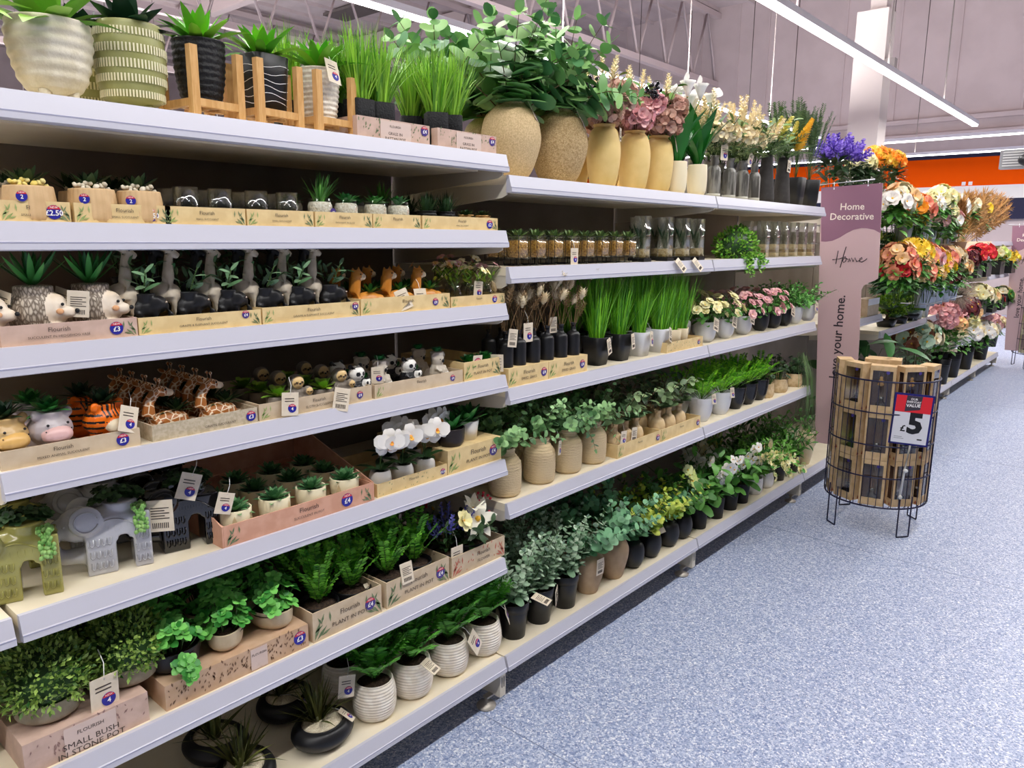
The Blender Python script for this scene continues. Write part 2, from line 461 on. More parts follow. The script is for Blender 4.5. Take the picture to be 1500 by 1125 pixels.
def P_broad(seed, ns, h, L, W, spread, nl=10, shape='pt', b=None, curve=-.3, bend=.5, start=.15, lean=None, r0=.01):
    random.seed(seed); b = b or MB()
    for s in range(ns):
        a = 2*PI*s/ns+rnd(-.4, .4); e = PI/2-rnd(.05, 1)*spread
        if lean: a = lean[0]+rnd(-lean[1], lean[1])
        pts = arc((cos(a)*r0, sin(a)*r0, 0), a, e, h*rnd(.7, 1.08), bend*rnd(.3, 1.2))
        b.tube(pts, .0014, 5, 1)
        for j in range(nl):
            t = start+(1-start)*j/(nl-1); p, d = along(pts, min(t, .999)); s1, s2, _ = basis(d)
            o = s1*cos(j*2.4+s)+s2*sin(j*2.4+s); dd = (o+d*.7).normalized()
            l = L*(1.1-.4*t)*rnd(.8, 1.1); b.leaf(p, dd, d+UP*.4, l, l*W/L, shape, curve, .12, 0)
    return b
def flower(b, p, d, R, n=5, layers=1, shape='petal', w=.9, e=.35, curve=-.1, k=2, kc=3, cr=.16):
    p = V(p); s1, s2, d = basis(d)
    for la in range(layers):
        for j in range(n):
            a = 2*PI*(j+.5*la)/n; ee = e+la*.4
            dd = (s1*cos(a)+s2*sin(a))*cos(ee)+d*sin(ee)
            b.leaf(p+d*R*.04*la, dd, d, R*(1-.2*la), R*w*(1-.15*la), shape, curve, .15, k, cup=.3)
    if cr: b.ell(p+d*R*.1, R*cr, n=8, m=5, k=kc)
def hydrangea(b, p, R, n, pr, k=2, squash=.85):
    p = V(p)
    for i in range(n):
        z = 1-1.7*(i+.5)/n; a = i*2.39996; q = math.sqrt(max(0, 1-z*z)); o = V((q*cos(a), q*sin(a), z*squash))
        flower(b, p+o*R*rnd(.72, .95), o+V((rnd(-.5, .5), rnd(-.5, .5), rnd(-.5, .5))), pr*rnd(.9, 1.25), 4, 1, 'petal', 1.05, .65, .15, k, k, .1)
    b.ell(p, (R*.55, R*.55, R*.55*squash), k=k)
def spike(b, p, d, L, r, n, pr, k=2):
    p = V(p); s1, s2, d = basis(d)
    for i in range(n):
        t = i/(n-1); a = i*2.39996; o = s1*cos(a)+s2*sin(a); rr = r*(1-t*.85)+.002
        b.leaf(p+d*L*t+o*rr*.3, (o+d*.5).normalized(), d, rr*.9+pr*.4, pr, 'petal', .2, .2, k)
    b.tube([p, p+d*L*.5, p+d*L], [r*.35, r*.25, .001], 6, k)
def stems(b, pts, r=.0016, k=1):
    for q in pts: b.tube(q, r, 4, k)

# ------------------------------------------------------------------ pots
def prof(pts, t=.004, inner=.75):
    """outer outline from the foot up to the rim, then down inside"""
    r, z = pts[-1]; h = pts[-1][1]
    return [(0, 0)]+pts+[(r-t*.3, z+t*.35), (r-t, z), (r-t, h*inner), (0, h*inner)]
def curve_prof(keys, n=24):
    out = []
    for i in range(n+1):
        t = i/n*(len(keys)-1); a = min(int(t), len(keys)-2); f = t-a
        p0 = keys[max(a-1, 0)]; p1 = keys[a]; p2 = keys[a+1]; p3 = keys[min(a+2, len(keys)-1)]
        out.append(tuple(.5*((2*p1[q])+(-p0[q]+p2[q])*f+(2*p0[q]-5*p1[q]+4*p2[q]-p3[q])*f*f+(-p0[q]+3*p1[q]-3*p2[q]+p3[q])*f**3) for q in (0, 1)))
    return out
def ribbed(keys, n, amp, k=60):
    out = []
    for r, z in curve_prof(keys, k):
        out.append((r+amp*cos(2*PI*z*n/keys[-1][1]), z))
    return out
def soil_mesh(r, z, m=SOIL, sx=1, sy=1):
    b = MB(); b.lathe([(0, .004), (r*.6, .003), (r, 0)], 20, (0, 0, z), sx, sy)
    return b
def potted(name, label, cat, loc, potmb, potmat, fol, fmats, soil=None, soilmat=None, fz=0, rz=0, group=None, fname='foliage', fsc=None, potname='pot', frot=0):
    o = root(name, label, cat, loc, rz, group)
    part(potname, potmb, o, potmat)
    if soil: part('soil', soil_mesh(*soil), o, soilmat or SOIL)
    if fol: part(fname, fol, o, fmats, (0, 0, fz), (0, 0, frot), sc=fsc)
    return o
def pebbles(seed, r, n, s, z0=0, z1=.01, inside=False):
    random.seed(seed); b = MB()
    for i in range(n):
        a = rnd(0, 2*PI); q = r if inside else math.sqrt(rnd(0, 1))*r
        b.ell((q*cos(a), q*sin(a), rnd(z0, z1)), (s*rnd(.7, 1.2), s*rnd(.7, 1.2), s*rnd(.5, .9)), (rnd(0, 3), rnd(0, 3), 0), 6, 4)
    return b

# ------------------------------------------------------------------ the shop itself
def floor_mat():
    m = bpy.data.materials.new('speckled_vinyl'); m.use_nodes = True
    nt = m.node_tree; N = nt.nodes; L = nt.links; p = N['Principled BSDF']
    p.inputs['Roughness'].default_value = .42; p.inputs['Specular IOR Level'].default_value = .35
    tc = N.new('ShaderNodeTexCoord').outputs['Object']
    def vor(scale, stops):
        ns = N.new('ShaderNodeTexNoise'); ns.inputs['Scale'].default_value = scale*1.3; L.new(tc, ns.inputs['Vector'])
        mx = N.new('ShaderNodeMixRGB'); mx.blend_type = 'ADD'; mx.inputs[0].default_value = .012; L.new(tc, mx.inputs[1]); L.new(ns.outputs['Color'], mx.inputs[2])
        v = N.new('ShaderNodeTexVoronoi'); v.inputs['Scale'].default_value = scale; L.new(mx.outputs[0], v.inputs['Vector'])
        s = N.new('ShaderNodeSeparateColor'); L.new(v.outputs['Color'], s.inputs[0])
        r = N.new('ShaderNodeValToRGB'); r.color_ramp.interpolation = 'CONSTANT'
        while len(r.color_ramp.elements) < len(stops): r.color_ramp.elements.new(.5)
        for e, (q, c) in zip(r.color_ramp.elements, stops): e.position = q; e.color = lin(c)
        L.new(s.outputs[0], r.inputs[0]); return r.outputs[0], s.outputs[1]
    c1, _ = vor(185, [(0, '9fabc8'), (.3, 'acb8d2'), (.5, '8998bc'), (.66, 'c8d0e0'), (.8, '7384ae'), (.92, 'eceef3')])
    c2, g = vor(280, [(0, '66759c'), (.4, 'e9ebf0'), (.7, 'aab6d2')])
    st = N.new('ShaderNodeMath'); st.operation = 'GREATER_THAN'; st.inputs[1].default_value = .72; L.new(g, st.inputs[0])
    mix = N.new('ShaderNodeMixRGB'); L.new(st.outputs[0], mix.inputs[0]); L.new(c1, mix.inputs[1]); L.new(c2, mix.inputs[2])
    L.new(mix.outputs[0], p.inputs['Base Color'])
    return m
b = MB(); b.box(-8, 24, -9, 27, -.05, 0); struct('floor', b, floor_mat())
b = MB()
SEAMM = mat('vinyl_seam', '6a7592', rough=.6)
for x in (1.522, 3.626, 5.73, 7.83): b.box(x-.0012, x+.0012, -9, 1.9, 0, .0004)
struct('trim_1', b, SEAMM)
CEILM = mat('ceiling_deck', 'd0c2c2', 'c6b8b8', .7, scale=2)
WALLM = mat('wall_cladding', 'cfbfbf', 'c8b8b8', .7, scale=1.5)
b = MB(); b.box(-8, 24, -9, 27, 6.95, 7.05)
for i in range(40): b.box(-8, 24, -9+i*.9, -8.94+i*.9, 6.87, 6.95)
struct('ceiling', b, CEILM)
b = MB(); b.box(18, 18.1, -9, 27, 0, 6.95)
random.seed(4); y = -9
while y < 27:
    y += rnd(.5, 1.25); b.box(17.975, 18, y, y+.035, 3.95, 6.95)
struct('wall_back', b, WALLM)
b = MB(); b.box(17.9, 18, -9, 27, 3.86, 3.95); b.box(17.86, 18, -9, 27, 3.58, 3.64); struct('trim_2', b, WALLM)
b = MB(); b.box(-8, 18, 27, 27.1, 0, 6.95)
for i in range(24): b.box(-8+i*1.1, -7.96+i*1.1, 26.97, 27, 0, 6.95)
struct('wall_left', b, WALLM)
NAVY = mat('navy_fascia', '14143c', rough=.5)
b = MB()
for y0 in (-9,): b.box(17.93, 18, y0, 20, 2.56, 3.12)
struct('trim_3', b, mat('orange_fascia', 'ff5c00', rough=.8, spec=.1))
b = MB(); b.box(17.92, 18, -9, 20, 3.12, 3.21); b.box(17.92, 18, -9, 20, 1.9, 2.3); struct('trim_4', b, NAVY)
b = MB(); b.box(17.92, 18, -9, 20, 2.3, 2.56); struct('trim_5', b, mat('white_fascia', 'f2efec', rough=.5))
b = MB(); sg = at_x(1412, 269, 17.93)
for k in range(2): b.box(17.92, 17.93, sg.y-.03-k*.12, sg.y+.04-k*.12, sg.z-.035, sg.z+.035)
solo('wall_sign', b, PAPER, 'small pair of white squares on the orange wall band', 'sign')
# roof trusses seen over the top shelf
TRM = mat('truss_paint', 'c8b8b8', rough=.6)
for i, yy in enumerate((9.0, 13.4, 17.8)):
    b = MB()
    for z in (5.2, 6.75): b.box(-6, 18, yy-.07, yy+.07, z-.06, z+.06)
    for j in range(20):
        x = -6+j*1.2; b.tube([(x, yy, 5.2), (x+.6, yy, 6.75), (x+1.2, yy, 5.2)], .035, 5)
    struct('roof_truss', b, TRM)
for i, xx in enumerate((5.0, 9.5, 14)):
    b = MB(); b.box(xx-.1, xx+.1, 2, 26.9, 6.45, 6.87)
    struct('roof_beam', b, TRM)
for (x, y) in ((5.6, 13.8), (6.6, 13.8), (10.6, 9.5), (12, 15)): b = MB(); b.box(x, x+.7, y, y+1.6, 6.84, 6.9); struct('ceiling_vent', b, mat('vent_grey', '6d6562', rough=.6))
# column behind the shelving
b = MB(); b.box(11, 11.35, 3.14, 3.53, 0, 4.4); b.box(11.1, 11.3, 3.2, 3.4, 4.4, 6.95); struct('column', b, mat('column_paint', 'd6cbc6', rough=.6))
p = at_x(1303, 93, 11.0)
b = MB(); b.box(p.x, p.x+.12, p.y-.06, p.y+.06, p.z-.1, p.z+.07); b.tube([(p.x+.06, p.y, p.z), (p.x+.06, p.y+.3, p.z)], .012, 6)
solo('security_camera', b, mat('device_grey', '908886', rough=.5), 'small grey box fixed to the white column up by the ceiling', 'device')
# strip lights
DIFF = emit('strip_diffuser', 'fffdfb', 9)
def strip(x0, x1, y, z, label, along='x', power=240, drops=True, up_fill=1.4):
    o = root('strip_light', label, 'light', ((x0+x1)/2, y, z) if along == 'x' else (y, (x0+x1)/2, z), 0 if along == 'x' else PI/2, 'suspended strip lights')
    L = x1-x0; b = MB(); b.box(-L/2, L/2, -.045, .045, .02, .07); part('housing', b, o, WHITE)
    b = MB(); b.box(-L/2, L/2, -.032, .032, 0, .02); part('diffuser', b, o, DIFF)
    if drops:
        for k in range(int(L/2.4)+1):
            x = -L/2+.3+k*2.4; b = MB(); b.tube([(x, 0, .07), (x, 0, (6.86 if along == 'x' else 6.43)-z)], .008, 5); part('drop_cable', b, o, mat('cable_grey', '6e6462', rough=.5))
    la = bpy.data.lights.new('strip_lamp', 'AREA'); la.shape = 'RECTANGLE'; la.size = L; la.size_y = .06; la.energy = power; la.color = (1, .985, .97)
    lo = bpy.data.objects.new('strip_lamp', la); C.objects.link(lo); lo.parent = o; lo.location = (0, 0, -.012)
    lu = bpy.data.lights.new('added_ceiling_fill', 'AREA'); lu.shape = 'RECTANGLE'; lu.size = L; lu.size_y = .08; lu.energy = power*up_fill; lu.color = (1, .97, .96)  # added upward fill lamp, there only to brighten ceiling and walls
    lo = bpy.data.objects.new('added_ceiling_fill', lu); C.objects.link(lo); lo.parent = o; lo.location = (0, 0, .08); lo.rotation_euler = (PI, 0, 0)
strip(-4, 12.7, 2.33, 3.05, 'long strip light hanging over the near shelving run', power=POW, up_fill=.35)
strip(-4, 12.7, 4.5, 3.05, 'strip light over the aisle behind the shelving', power=POW*.6, up_fill=7)
for y_, t_ in ((13.4, 'nearest of the back part of the shop'), (15.6, 'middle of the back part of the shop'), (17.8, 'farthest back in the shop')): strip(-5, 9, y_, 3.05, 'added unseen strip light ' + t_, power=POW*.2, up_fill=6)  # out-of-sight strips, added to brighten the ceiling above the top shelf
strip(-4, 12.7, .16, 3.05, 'strip light over the aisle the basket stands in', power=POW*1.25, up_fill=0.02)
strip(-6, 9, 14.0, 3.05, 'cross strip light nearer of two in front of the back wall', 'y', power=POW*.6, up_fill=.45)
strip(-6, 9, 16.1, 3.02, 'cross strip light closest to the back wall', 'y', power=POW*.65, up_fill=.45)
w = bpy.data.worlds.new('world'); bpy.context.scene.world = w; w.use_nodes = True
w.node_tree.nodes['Background'].inputs[0].default_value = (1, .96, .94, 1); w.node_tree.nodes['Background'].inputs[1].default_value = WORLD
# unit hanging at the right
p0 = at_x(1466, 219, 10); p1 = at_x(1500, 246, 10)
o = root('hanging_heater', 'grey slatted unit hanging on a black pole before the orange wall', 'heater', (10, p0.y-.28, p1.z))
b = MB(); b.box(0, .12, -.28, .28, 0, .2); part('casing', b, o, mat('heater_grey', '8a8a8c', rough=.4))
b = MB()
for k in range(6): b.box(-.008, 0, -.25, .25, .025+k*.028, .038+k*.028)
part('slats', b, o, mat('heater_slat', 'c4c4c2', rough=.4))
b = MB(); b.tube([(-.06, .0, .06), (-.06, 0, .3), (-.03, 0, 3.2)], [.05, .016, .014], 8); b.ell((-.07, 0, .08), (.06, .1, .07)); part('pole', b, o, BLACK)

# ------------------------------------------------------------------ shelving
S1 = [1.665, 1.463, 1.262, 1.057, .805, .497, .168]
S2 = [1.613, 1.363, 1.013, .663, .165]
FARZ = {3: [1.60, .97, .165], 4: [.85, .165], 5: [.85, .165], 6: [1.30, .90, .53, .165], 7: [1.45, 1.10, .72, .165]}
def shelf(x0, x1, z, label, depth=.47, y=1.4):
    o = root('gondola_shelf', label, 'shelf', ((x0+x1)/2, y, z), 0, 'shelves of the gondola'); L = (x1-x0)/2
    b = MB(); b.box(-L, L, .011, depth, -.024, 0); b.box(-L+.02, L-.02, .09, depth-.05, -.04, -.024); part('board', b, o, BOARD)
    pr = [(.011, .001), (.002, .001), (-.007, -.030), (-.0095, -.032), (-.0105, -.044), (-.004, -.046), (.011, -.046)]
    b = MB(); b.poly(pr, (-L, 0, 0), (0, 1, 0), (0, 0, 1), (1, 0, 0), 2*L, 0); b.box(-L, L, -.0102, -.0085, -.0335, -.0315, 1)
    part('price_channel', b, o, [LIP, LIP2])
    for s in (-1, 1):
        b = MB(); x = s*(L-.004); b.poly([(.011, -.001), (.011, -.052), (.03, -.06), (depth, -.10), (depth, -.001)], (x-.002, 0, 0), (0, 1, 0), (0, 0, 1), (1, 0, 0), .004)
        part('bracket', b, o, BRACK)
    return o
def bay(x0, x1, top, label, foot=True):
    o = root('gondola_bay', label, 'shelving', (x0, 1.87, 0), 0, 'uprights of the gondola'); L = x1-x0
    b = MB(); b.box(.012, L-.012, 0, .014, .02, top); part('back_panel', b, o, BACK)
    b = MB(); b.box(-.012, .012, -.002, .05, .0, top+.01); part('upright', b, o, BACK)
    if foot:
        b = MB(); b.box(L-.013, L+.013, -.463, -.002, .034, .118, 0)
        for k in (-.004, .005): b.box(L+k-.0015, L+k+.0015, -.4635, -.463, .065, .1, 1)
        part('base_bracket', b, o, [BRACK, BLACK])
        b = MB(); b.lathe([(0, 0), (.03, 0), (.031, .006), (.014, .014), (.006, .018), (.006, .035), (0, .035)], 20, (L-.035, -.425, 0)); b.box(L-.04, L-.008, -.435, -.415, .03, .036)
        part('levelling_foot', b, o, mat('foot_grey', 'b9b2a6', rough=.4, metal=.3))
lv1 = ['top shelf', 'second shelf down', 'third shelf down', 'fourth shelf down', 'fifth shelf down', 'sixth shelf down', 'bottom shelf']
bay(-.915, .335, 1.5, 'shelving bay just before the bay of animal planters'); bay(.345, 1.595, 1.66, 'shelving bay of seven shelves with animal planters')
bay(1.605, 2.855, 1.6, 'five-shelf bay beside the animal planter bay'); bay(2.865, 4.115, 1.6, 'five-shelf bay ending at the Home Decorative banner')
for z in (S1[4], S1[5]): shelf(-.915, .335, z, 'end of a shelf just before the bay, beside the '+('olive elephant' if z > .6 else 'small bush box'))
for z, n in zip(S1, lv1): shelf(.345, 1.595, z, 'white-lipped '+n+' of the seven-shelf bay')
lv2 = ['top', 'second', 'middle', 'fourth', 'bottom']
for z, n in zip(S2, lv2):
    shelf(1.605, 2.855, z, 'white-lipped %s shelf of the five-shelf bay beside the animal planters' % n)
    shelf(2.865, 4.115, z, 'white-lipped %s shelf of the five-shelf bay next to the banner' % n)
for k in range(3, 8):
    x0 = 4.125+(k-3)*1.26; bay(x0, x0+1.25, 1.5, '%s shelving bay past the banner' % ORD[k-3])
    for j, z in enumerate(FARZ[k]): shelf(x0+(.29 if k == 3 and z > .3 else 0), x0+1.25, z, 'shelf %s of the %s bay past the banner' % (['at the bottom', 'one up from the floor', 'two up from the floor', 'at the top'][len(FARZ[k])-1-j], ORD[k-3]))
# ------------------------------------------------------------------ cartons and trays
U1, V1, N1 = V((1, 0, 0)), V((0, 0, 1)), V((0, -1, 0))
def sprig(b, x, z, h, k, s=1):
    """printed bamboo-like leaves on a card face (face plane y = 0, drawn towards -y)"""
    for dx, dz, a, l in ((0, 0, 1.2, 1), (.1, 0, .75, .85), (.0, .3, .5, .6), (.35, .55, 2.1, .5), (.45, .95, -1.9, .55), (.7, .95, -1.5, .6), (.3, .1, .35, .6)):
        p = V((x+dx*h*s, -.0009, z+dz*h)); d = V((cos(a)*s, 0, sin(a))); n = V((d.z, 0, -d.x)); L = l*h*.75
        b.add([p, p+d*L*.5+n*L*.11, p+d*L, p+d*L*.5-n*L*.11], [(0, 1, 2, 3)], False, k)
def tray(label, xl, xr, yt, yb, z, depth=.3, cm=KRAFT, title='Flourish', sub=None, price='£3', closed=False, lm=LEAFP, front=1.418, h=None, back=None, tx=.5, px=.87, name='display_tray', pz=.5, tsz=.3, ssz=.2, sprigs='lr', kb=BLUE, flecks=0, plate=None, group='card display trays'):
    ym = (yt+yb)/2; x0 = at_y(xl, ym, front).x; x1 = at_y(xr, ym, front).x; xc = (xl+xr)/2
    if h is None: h = max(at_y(xc, yt, front).z-at_y(xc, yb, front).z, .02)
    L = x1-x0; o = root(name, label, 'tray' if not closed else 'box', (x0, front, z), 0, group); t = .003
    b = MB()
    if closed: b.box(0, L, 0, depth, 0, h)
    else:
        b.box(0, L, 0, t, 0, h); b.box(0, t, t, depth-t, 0, back or h); b.box(L-t, L, t, depth-t, 0, back or h); b.box(0, L, depth-t, depth, 0, back or h); b.box(t, L-t, t, depth-t, 0, .003)
    cc = part('carton', b, o, cm)
    b = MB()
    if 'l' in sprigs: sprig(b, L*.015, h*.06, h*.85, 0)
    if 'r' in sprigs: sprig(b, L*.985, h*.06, h*.85, 1, -1)
    if flecks:
        random.seed(int(L*1000))
        for i in range(flecks):
            p = V((rnd(.02, .98)*L, -.0008, rnd(.08, .92)*h)); a = rnd(.6, 2.2); d = V((cos(a), 0, sin(a))); n = V((d.z, 0, -d.x)); l = h*rnd(.1, .2)
            b.add([p, p+d*l*.5+n*l*.2, p+d*l, p+d*l*.5-n*l*.2], [(0, 1, 2, 3)], False, 1)
    if b.v: part('leaf_print', b, cc, [lm, LEAFD if lm is LEAFP else lm])
    b = MB()
    if plate: b.box(L*plate[0], L*plate[1], -.0012, -.0006, h*.06, h*.94, 1)
    s = min(h*tsz, L*.09)
    b.text(title, s, (L*tx, -.0016, h*.68), U1, V1, k=0)
    if sub:
        for i, ln in enumerate(sub.split('/')): b.text(ln, h*ssz, (L*tx, -.0016, h*(.34-.24*i)), U1, V1, k=0, wx=1.1)
    part('printed_text', b, cc, [INK, mat('label_plate', 'd9c2b6', rough=.6)])
    if price:
        b = MB(); b.roundel((L*px, -.0008, h*pz), U1, V1, N1, min(h*(.25 if kb is PURP else .34), .016), price); part('price_roundel', b, cc, [kb, RED, PAPER])
    return x0, x1, h
def sq_pot(w, h, t=.003, flare=0):
    return MB().lathe(prof([(w/2-flare, 0), (w/2, h)], t), 28, sq=8)

# ================================================================== TOP SHELF of the animal bay
z = S1[0]
b = MB(); b.lathe(prof(ribbed([(.034, .014), (.05, .03), (.062, .07), (.066, .105), (.063, .128)], 7, .0012)), 40)
for i in range(4): b.lathe([(0, 0), (.009, 0), (.011, .018), (0, .02)], 10, (.03*cos(PI/4+i*PI/2), .03*sin(PI/4+i*PI/2), 0))
pm = b.mesh('pot', [mat('cream_stoneware', 'e6ddc8', 'd8cdb2', .5, scale=30, bump=.3, bscale=200)])
fo = P_rosette(3, 22, .13, .035, 1.35, .25, -.5, 'strap').mesh('foliage', [leafm('soft_green_leaf', '5f9a2c', '9ccb52')])
cp = potted('footed_pot', 'large cream ribbed footed pot beside the sage dashed pot', 'pot', (.514, 1.484, z), pm, None, fo, None, (.056, .105), fz=.112)
dup(cp, (.372, 1.49, z), 1, 'large cream ribbed footed pot cut by the edge, before the whole cream one')
b = MB(); b.lathe(prof(curve_prof([(.036, .012), (.05, .022), (.058, .06), (.06, .1), (.056, .148)])), 40)
for i in range(4): b.lathe([(0, 0), (.008, 0), (.01, .014), (0, .016)], 10, (.028*cos(i*PI/2+.5), .028*sin(i*PI/2+.5), 0))
for j, zz in enumerate((.026, .052, .076, .102, .13)):           # bands of raised white dashes
    rr = [.0535, .0577, .0597, .0607, .0592][j]; hh = [.012, .013, .015, .014, .012][j]
    for i in range(64):
        a = 2*PI*i/64; u = V((-sin(a), cos(a), 0)); o_ = V((cos(a)*rr, sin(a)*rr, zz)); n = V((cos(a), sin(a), 0))
        b.poly([(-.0014, -hh/2), (.0014, -hh/2), (.0014, hh/2), (-.0014, hh/2)], o_, u, UP, n, .0012, 1)
pm = b.mesh('pot', [mat('sage_glaze', 'a3a36a', '98985e', .4, scale=20), mat('ivory_dash', 'e9e2bd', rough=.5)])
fo = P_rosette(5, 20, .105, .036, 1.4, .1, -.25, 'agave', .2).mesh('foliage', [G_DARKAG])
sp = potted('dashed_pot', 'sage green pot with bands of ivory dashes at the shelf front', 'pot', (.644, 1.479, z), pm, None, fo, None, (.05, .125), fz=.135)
dup(sp, (.62, 1.62, z), 1.3, 'sage green dashed pot standing behind the other sage pot')
STRB = mat('black_ridged_pot', '121214', rough=.55, bump=.8, bscale=130)
def stand_pot(label, x, kind):
    o = root('pot_on_stand', label, 'pot', (x, 1.485, z), .12)
    w = .05; b = MB()
    for sx in (-1, 1):
        for sy in (-1, 1): b2 = MB(); b2.box(sx*w-.008, sx*w+.008, sy*w-.007, sy*w+.007, 0, .128); part('leg', b2, o, WOOD)
    b.box(-w, w, -.007, .007, .02, .034); b.box(-.007, .007, -w, w, .0205, .0335); b.box(-w, w, -w-.006, -w+.006, .02, .034); b.box(-w-.006, -w+.006, -w, w, .02, .034)
    part('cross_bar', b, o, WOOD)
    b = MB()
    if kind == 'ridge': b.lathe(prof(ribbed([(.037, 0), (.046, .05), (.049, .112)], 9, .0008)), 32, (0, 0, .035)); ms = STRB
    elif kind == 'lines':
        b.lathe(prof([(.037, 0), (.044, .108)]), 32, (0, 0, .035), sq=5); ms = [BLACKM, PAPER]
        for k in range(6):
            pts = []
            for i in range(25):
                a = 2*PI*i/24; q = 1/((abs(cos(a))**5+abs(sin(a))**5)**.2); zz = .05+.014*k+.004*sin(3*a+k); rr = (.037+.007*(zz-.035)/.108)*q+.0003
                pts.append((rr*cos(a), rr*sin(a), zz))
            b.tube(pts, .0007, 4, 1, False)
    else:
        b.lathe(prof(ribbed([(.036, 0), (.042, .05), (.046, .105)], 10, .0011)), 40, (0, 0, .035), rib=(30, .008)); ms = mat('white_woven_pot', 'efe8da', 'ddd4c2', .6, scale=120, bump=.5)
    part('pot', b, o, ms); part('soil', soil_mesh(.038, .132), o, SOIL)
    part('foliage', cached('agave', lambda: P_rosette(8, 28, .115, .024, 1.45, .55, -.35, 'agave', .3).mesh('foliage', [G_AGAVE])), o, None, (0, 0, .134), (0, 0, x*9))
    return o
X = xs(120, 1.485, (294, 385, 467))
stand_pot('black ridged pot with bright agave in a pale wood stand', X[0], 'ridge')
stand_pot('black pot with thin white wavy lines in a pale wood stand', X[1], 'lines')
o = stand_pot('white woven-look pot with a card tag in a pale wood stand', X[2], 'woven'); tag(o, (-.01, -.05, .155), (-.3, .1, .1), sc=1.15)
# grass in square black pots, in two trays
x0, x1, h = tray('pink card tray of four grass pots, reading GRASS IN RATTAN POT, beside the wooden stands', 523, 629, 168, 190, z, .26, DUSK, 'FLOURISH', 'GRASS IN/RATTAN POT', '£4', h=.047, tsz=.16, ssz=.2, sprigs='', flecks=60, plate=(.3, .72), px=.92, pz=.7, kb=PURP)
x2, x3, _ = tray('pink card tray of grass pots at the shelf end, beside the stone vases', 641, 727, 185, 205, z, .26, DUSK, 'FLOURISH', 'GRASS IN/RATTAN POT', '£4', h=.047, tsz=.16, ssz=.2, sprigs='', flecks=50, plate=(.3, .72), px=.92, pz=.7, kb=PURP)
gm = [P_grass(20+i, 170, .185, .022, .42, .0045).mesh('foliage', [G_GRASS]) for i in range(3)]
gp = sq_pot(.056, .082).mesh('pot', [mat('black_rattan', '161618', rough=.7, bump=.8, bscale=220)])
W4 = ['front, near the wooden stands', 'front, before the gap', 'front, past the gap', 'front, beside the stone vase']
first = None
pos = [(x0+.036, 1.455), (x0+.098, 1.455), (x2+.03, 1.455), (x2+.086, 1.455)]
for i, (x, y) in enumerate(pos):
    lb = 'black square pot of tall grass in pink tray, '+W4[i]
    if first is None: first = potted('grass_pot', lb, 'potted grass', (x, y, z+.004), gp, None, gm[0], None, (.025, .07), fz=.072, group='grass pots on the top shelf')
    else: dup(first, (x, y, z+.004), i*1.3, lb, swap={'foliage': gm[i % 3]})
for i, (x, y) in enumerate([(x0+.036, 1.55), (x0+.098, 1.55), (x2+.03, 1.55), (x2+.086, 1.55), (x0-.06, 1.60), (x0-.02, 1.66)]):
    dup(first, (x, y, z+.004), i+.5, 'black square pot of green grass ' + (['behind the grass pot nearest the wooden stands', 'behind the second grass pot of the pink tray', 'behind the grass pot just past the card gap', 'behind the grass pot beside the stone vase', 'on the shelf behind the white woven pot', 'at the back behind the pink grass tray'][i]), swap={'foliage': gm[(i+1) % 3]})
ev = MB().lathe(prof(curve_prof([(.04, 0), (.062, .05), (.06, .12), (.03, .17), (.034, .18)])), 28).mesh('pot', [CREAM])
bigeuc = [P_euc(31+i, 9, .33, .078, .85, .6, 8, 'round', .15, .012, .95, sr=.0022).mesh('foliage', [G_EUCB, STEM]) for i in range(3)]
potted('eucalyptus_vase', 'vase of round-leaved eucalyptus at the back behind the grass pots', 'plant', (at_y(640, 120, 1.74).x, 1.74, z), ev, None, bigeuc[2], None, fz=.15)

# ================================================================== SECOND SHELF: small succulents
z = S1[1]
T = [(0, 103, 298, 318, 'Flourish', 'SMALL SUCCULENT', '£2.50', .75), (109, 250, 302, 321, 'Flourish', 'SMALL SUCCULENT', '£2.50', .78), (242, 359, 300, 325, 'Flourish', 'SMALL SUCCULENT', None, .8),
     (362, 459, 305, 328, 'Flourish', 'SMALL SUCCULENT', None, .8), (462, 545, 308, 330, 'Flourish', 'SUCCULENT IN GLASS', None, .8), (547, 616, 312, 333, 'Flourish', None, None, .8), (619, 729, 314, 337, 'Flourish', 'SMALL SUCCULENT', '£2', .88)]
TL = ['kraft tray holding the ribbed pot nearest the shelf start', 'kraft tray holding the two ribbed pots together', 'kraft tray under the first pair of empty-looking glass jars', 'kraft tray under the second pair of glass jars', 'kraft tray under the first two pebble jars', 'kraft tray under the last two pebble jars', 'kraft tray of woven and black pots at the second shelf end']
TX = []
for (a, c, d, e, t, s, p, px), l in zip(T, TL): TX.append(tray(l, a, c, d, e, z, .3, KRAFT, t, s, p, px=px, tsz=.28, ssz=.14, h=.034))
b = MB(); b.lathe(prof(curve_prof([(.035, 0), (.037, .008), (.0365, .03), (.034, .054)])), 72, rib=(24, .03), sx=1.05)
rp = b.mesh('pot', [mat('ribbed_sand_pot', 'dcb98a', 'cfab7c', .6, scale=25)])
pb = pebbles(2, .026, 26, .005); pbm = pb.mesh('pebbles', [mat('pale_pebble', 'efe6d2', 'cfc2a8', .5, 'island')])
pby = pb.mesh('pebbles', [mat('yellow_pebble', 'e6cc58', 'f4e6a0', .5, 'island')])
ds = P_rosette(9, 20, .055, .014, 1.4, .6, -.1, 'agave').mesh('foliage', [G_DARK])
f0 = None
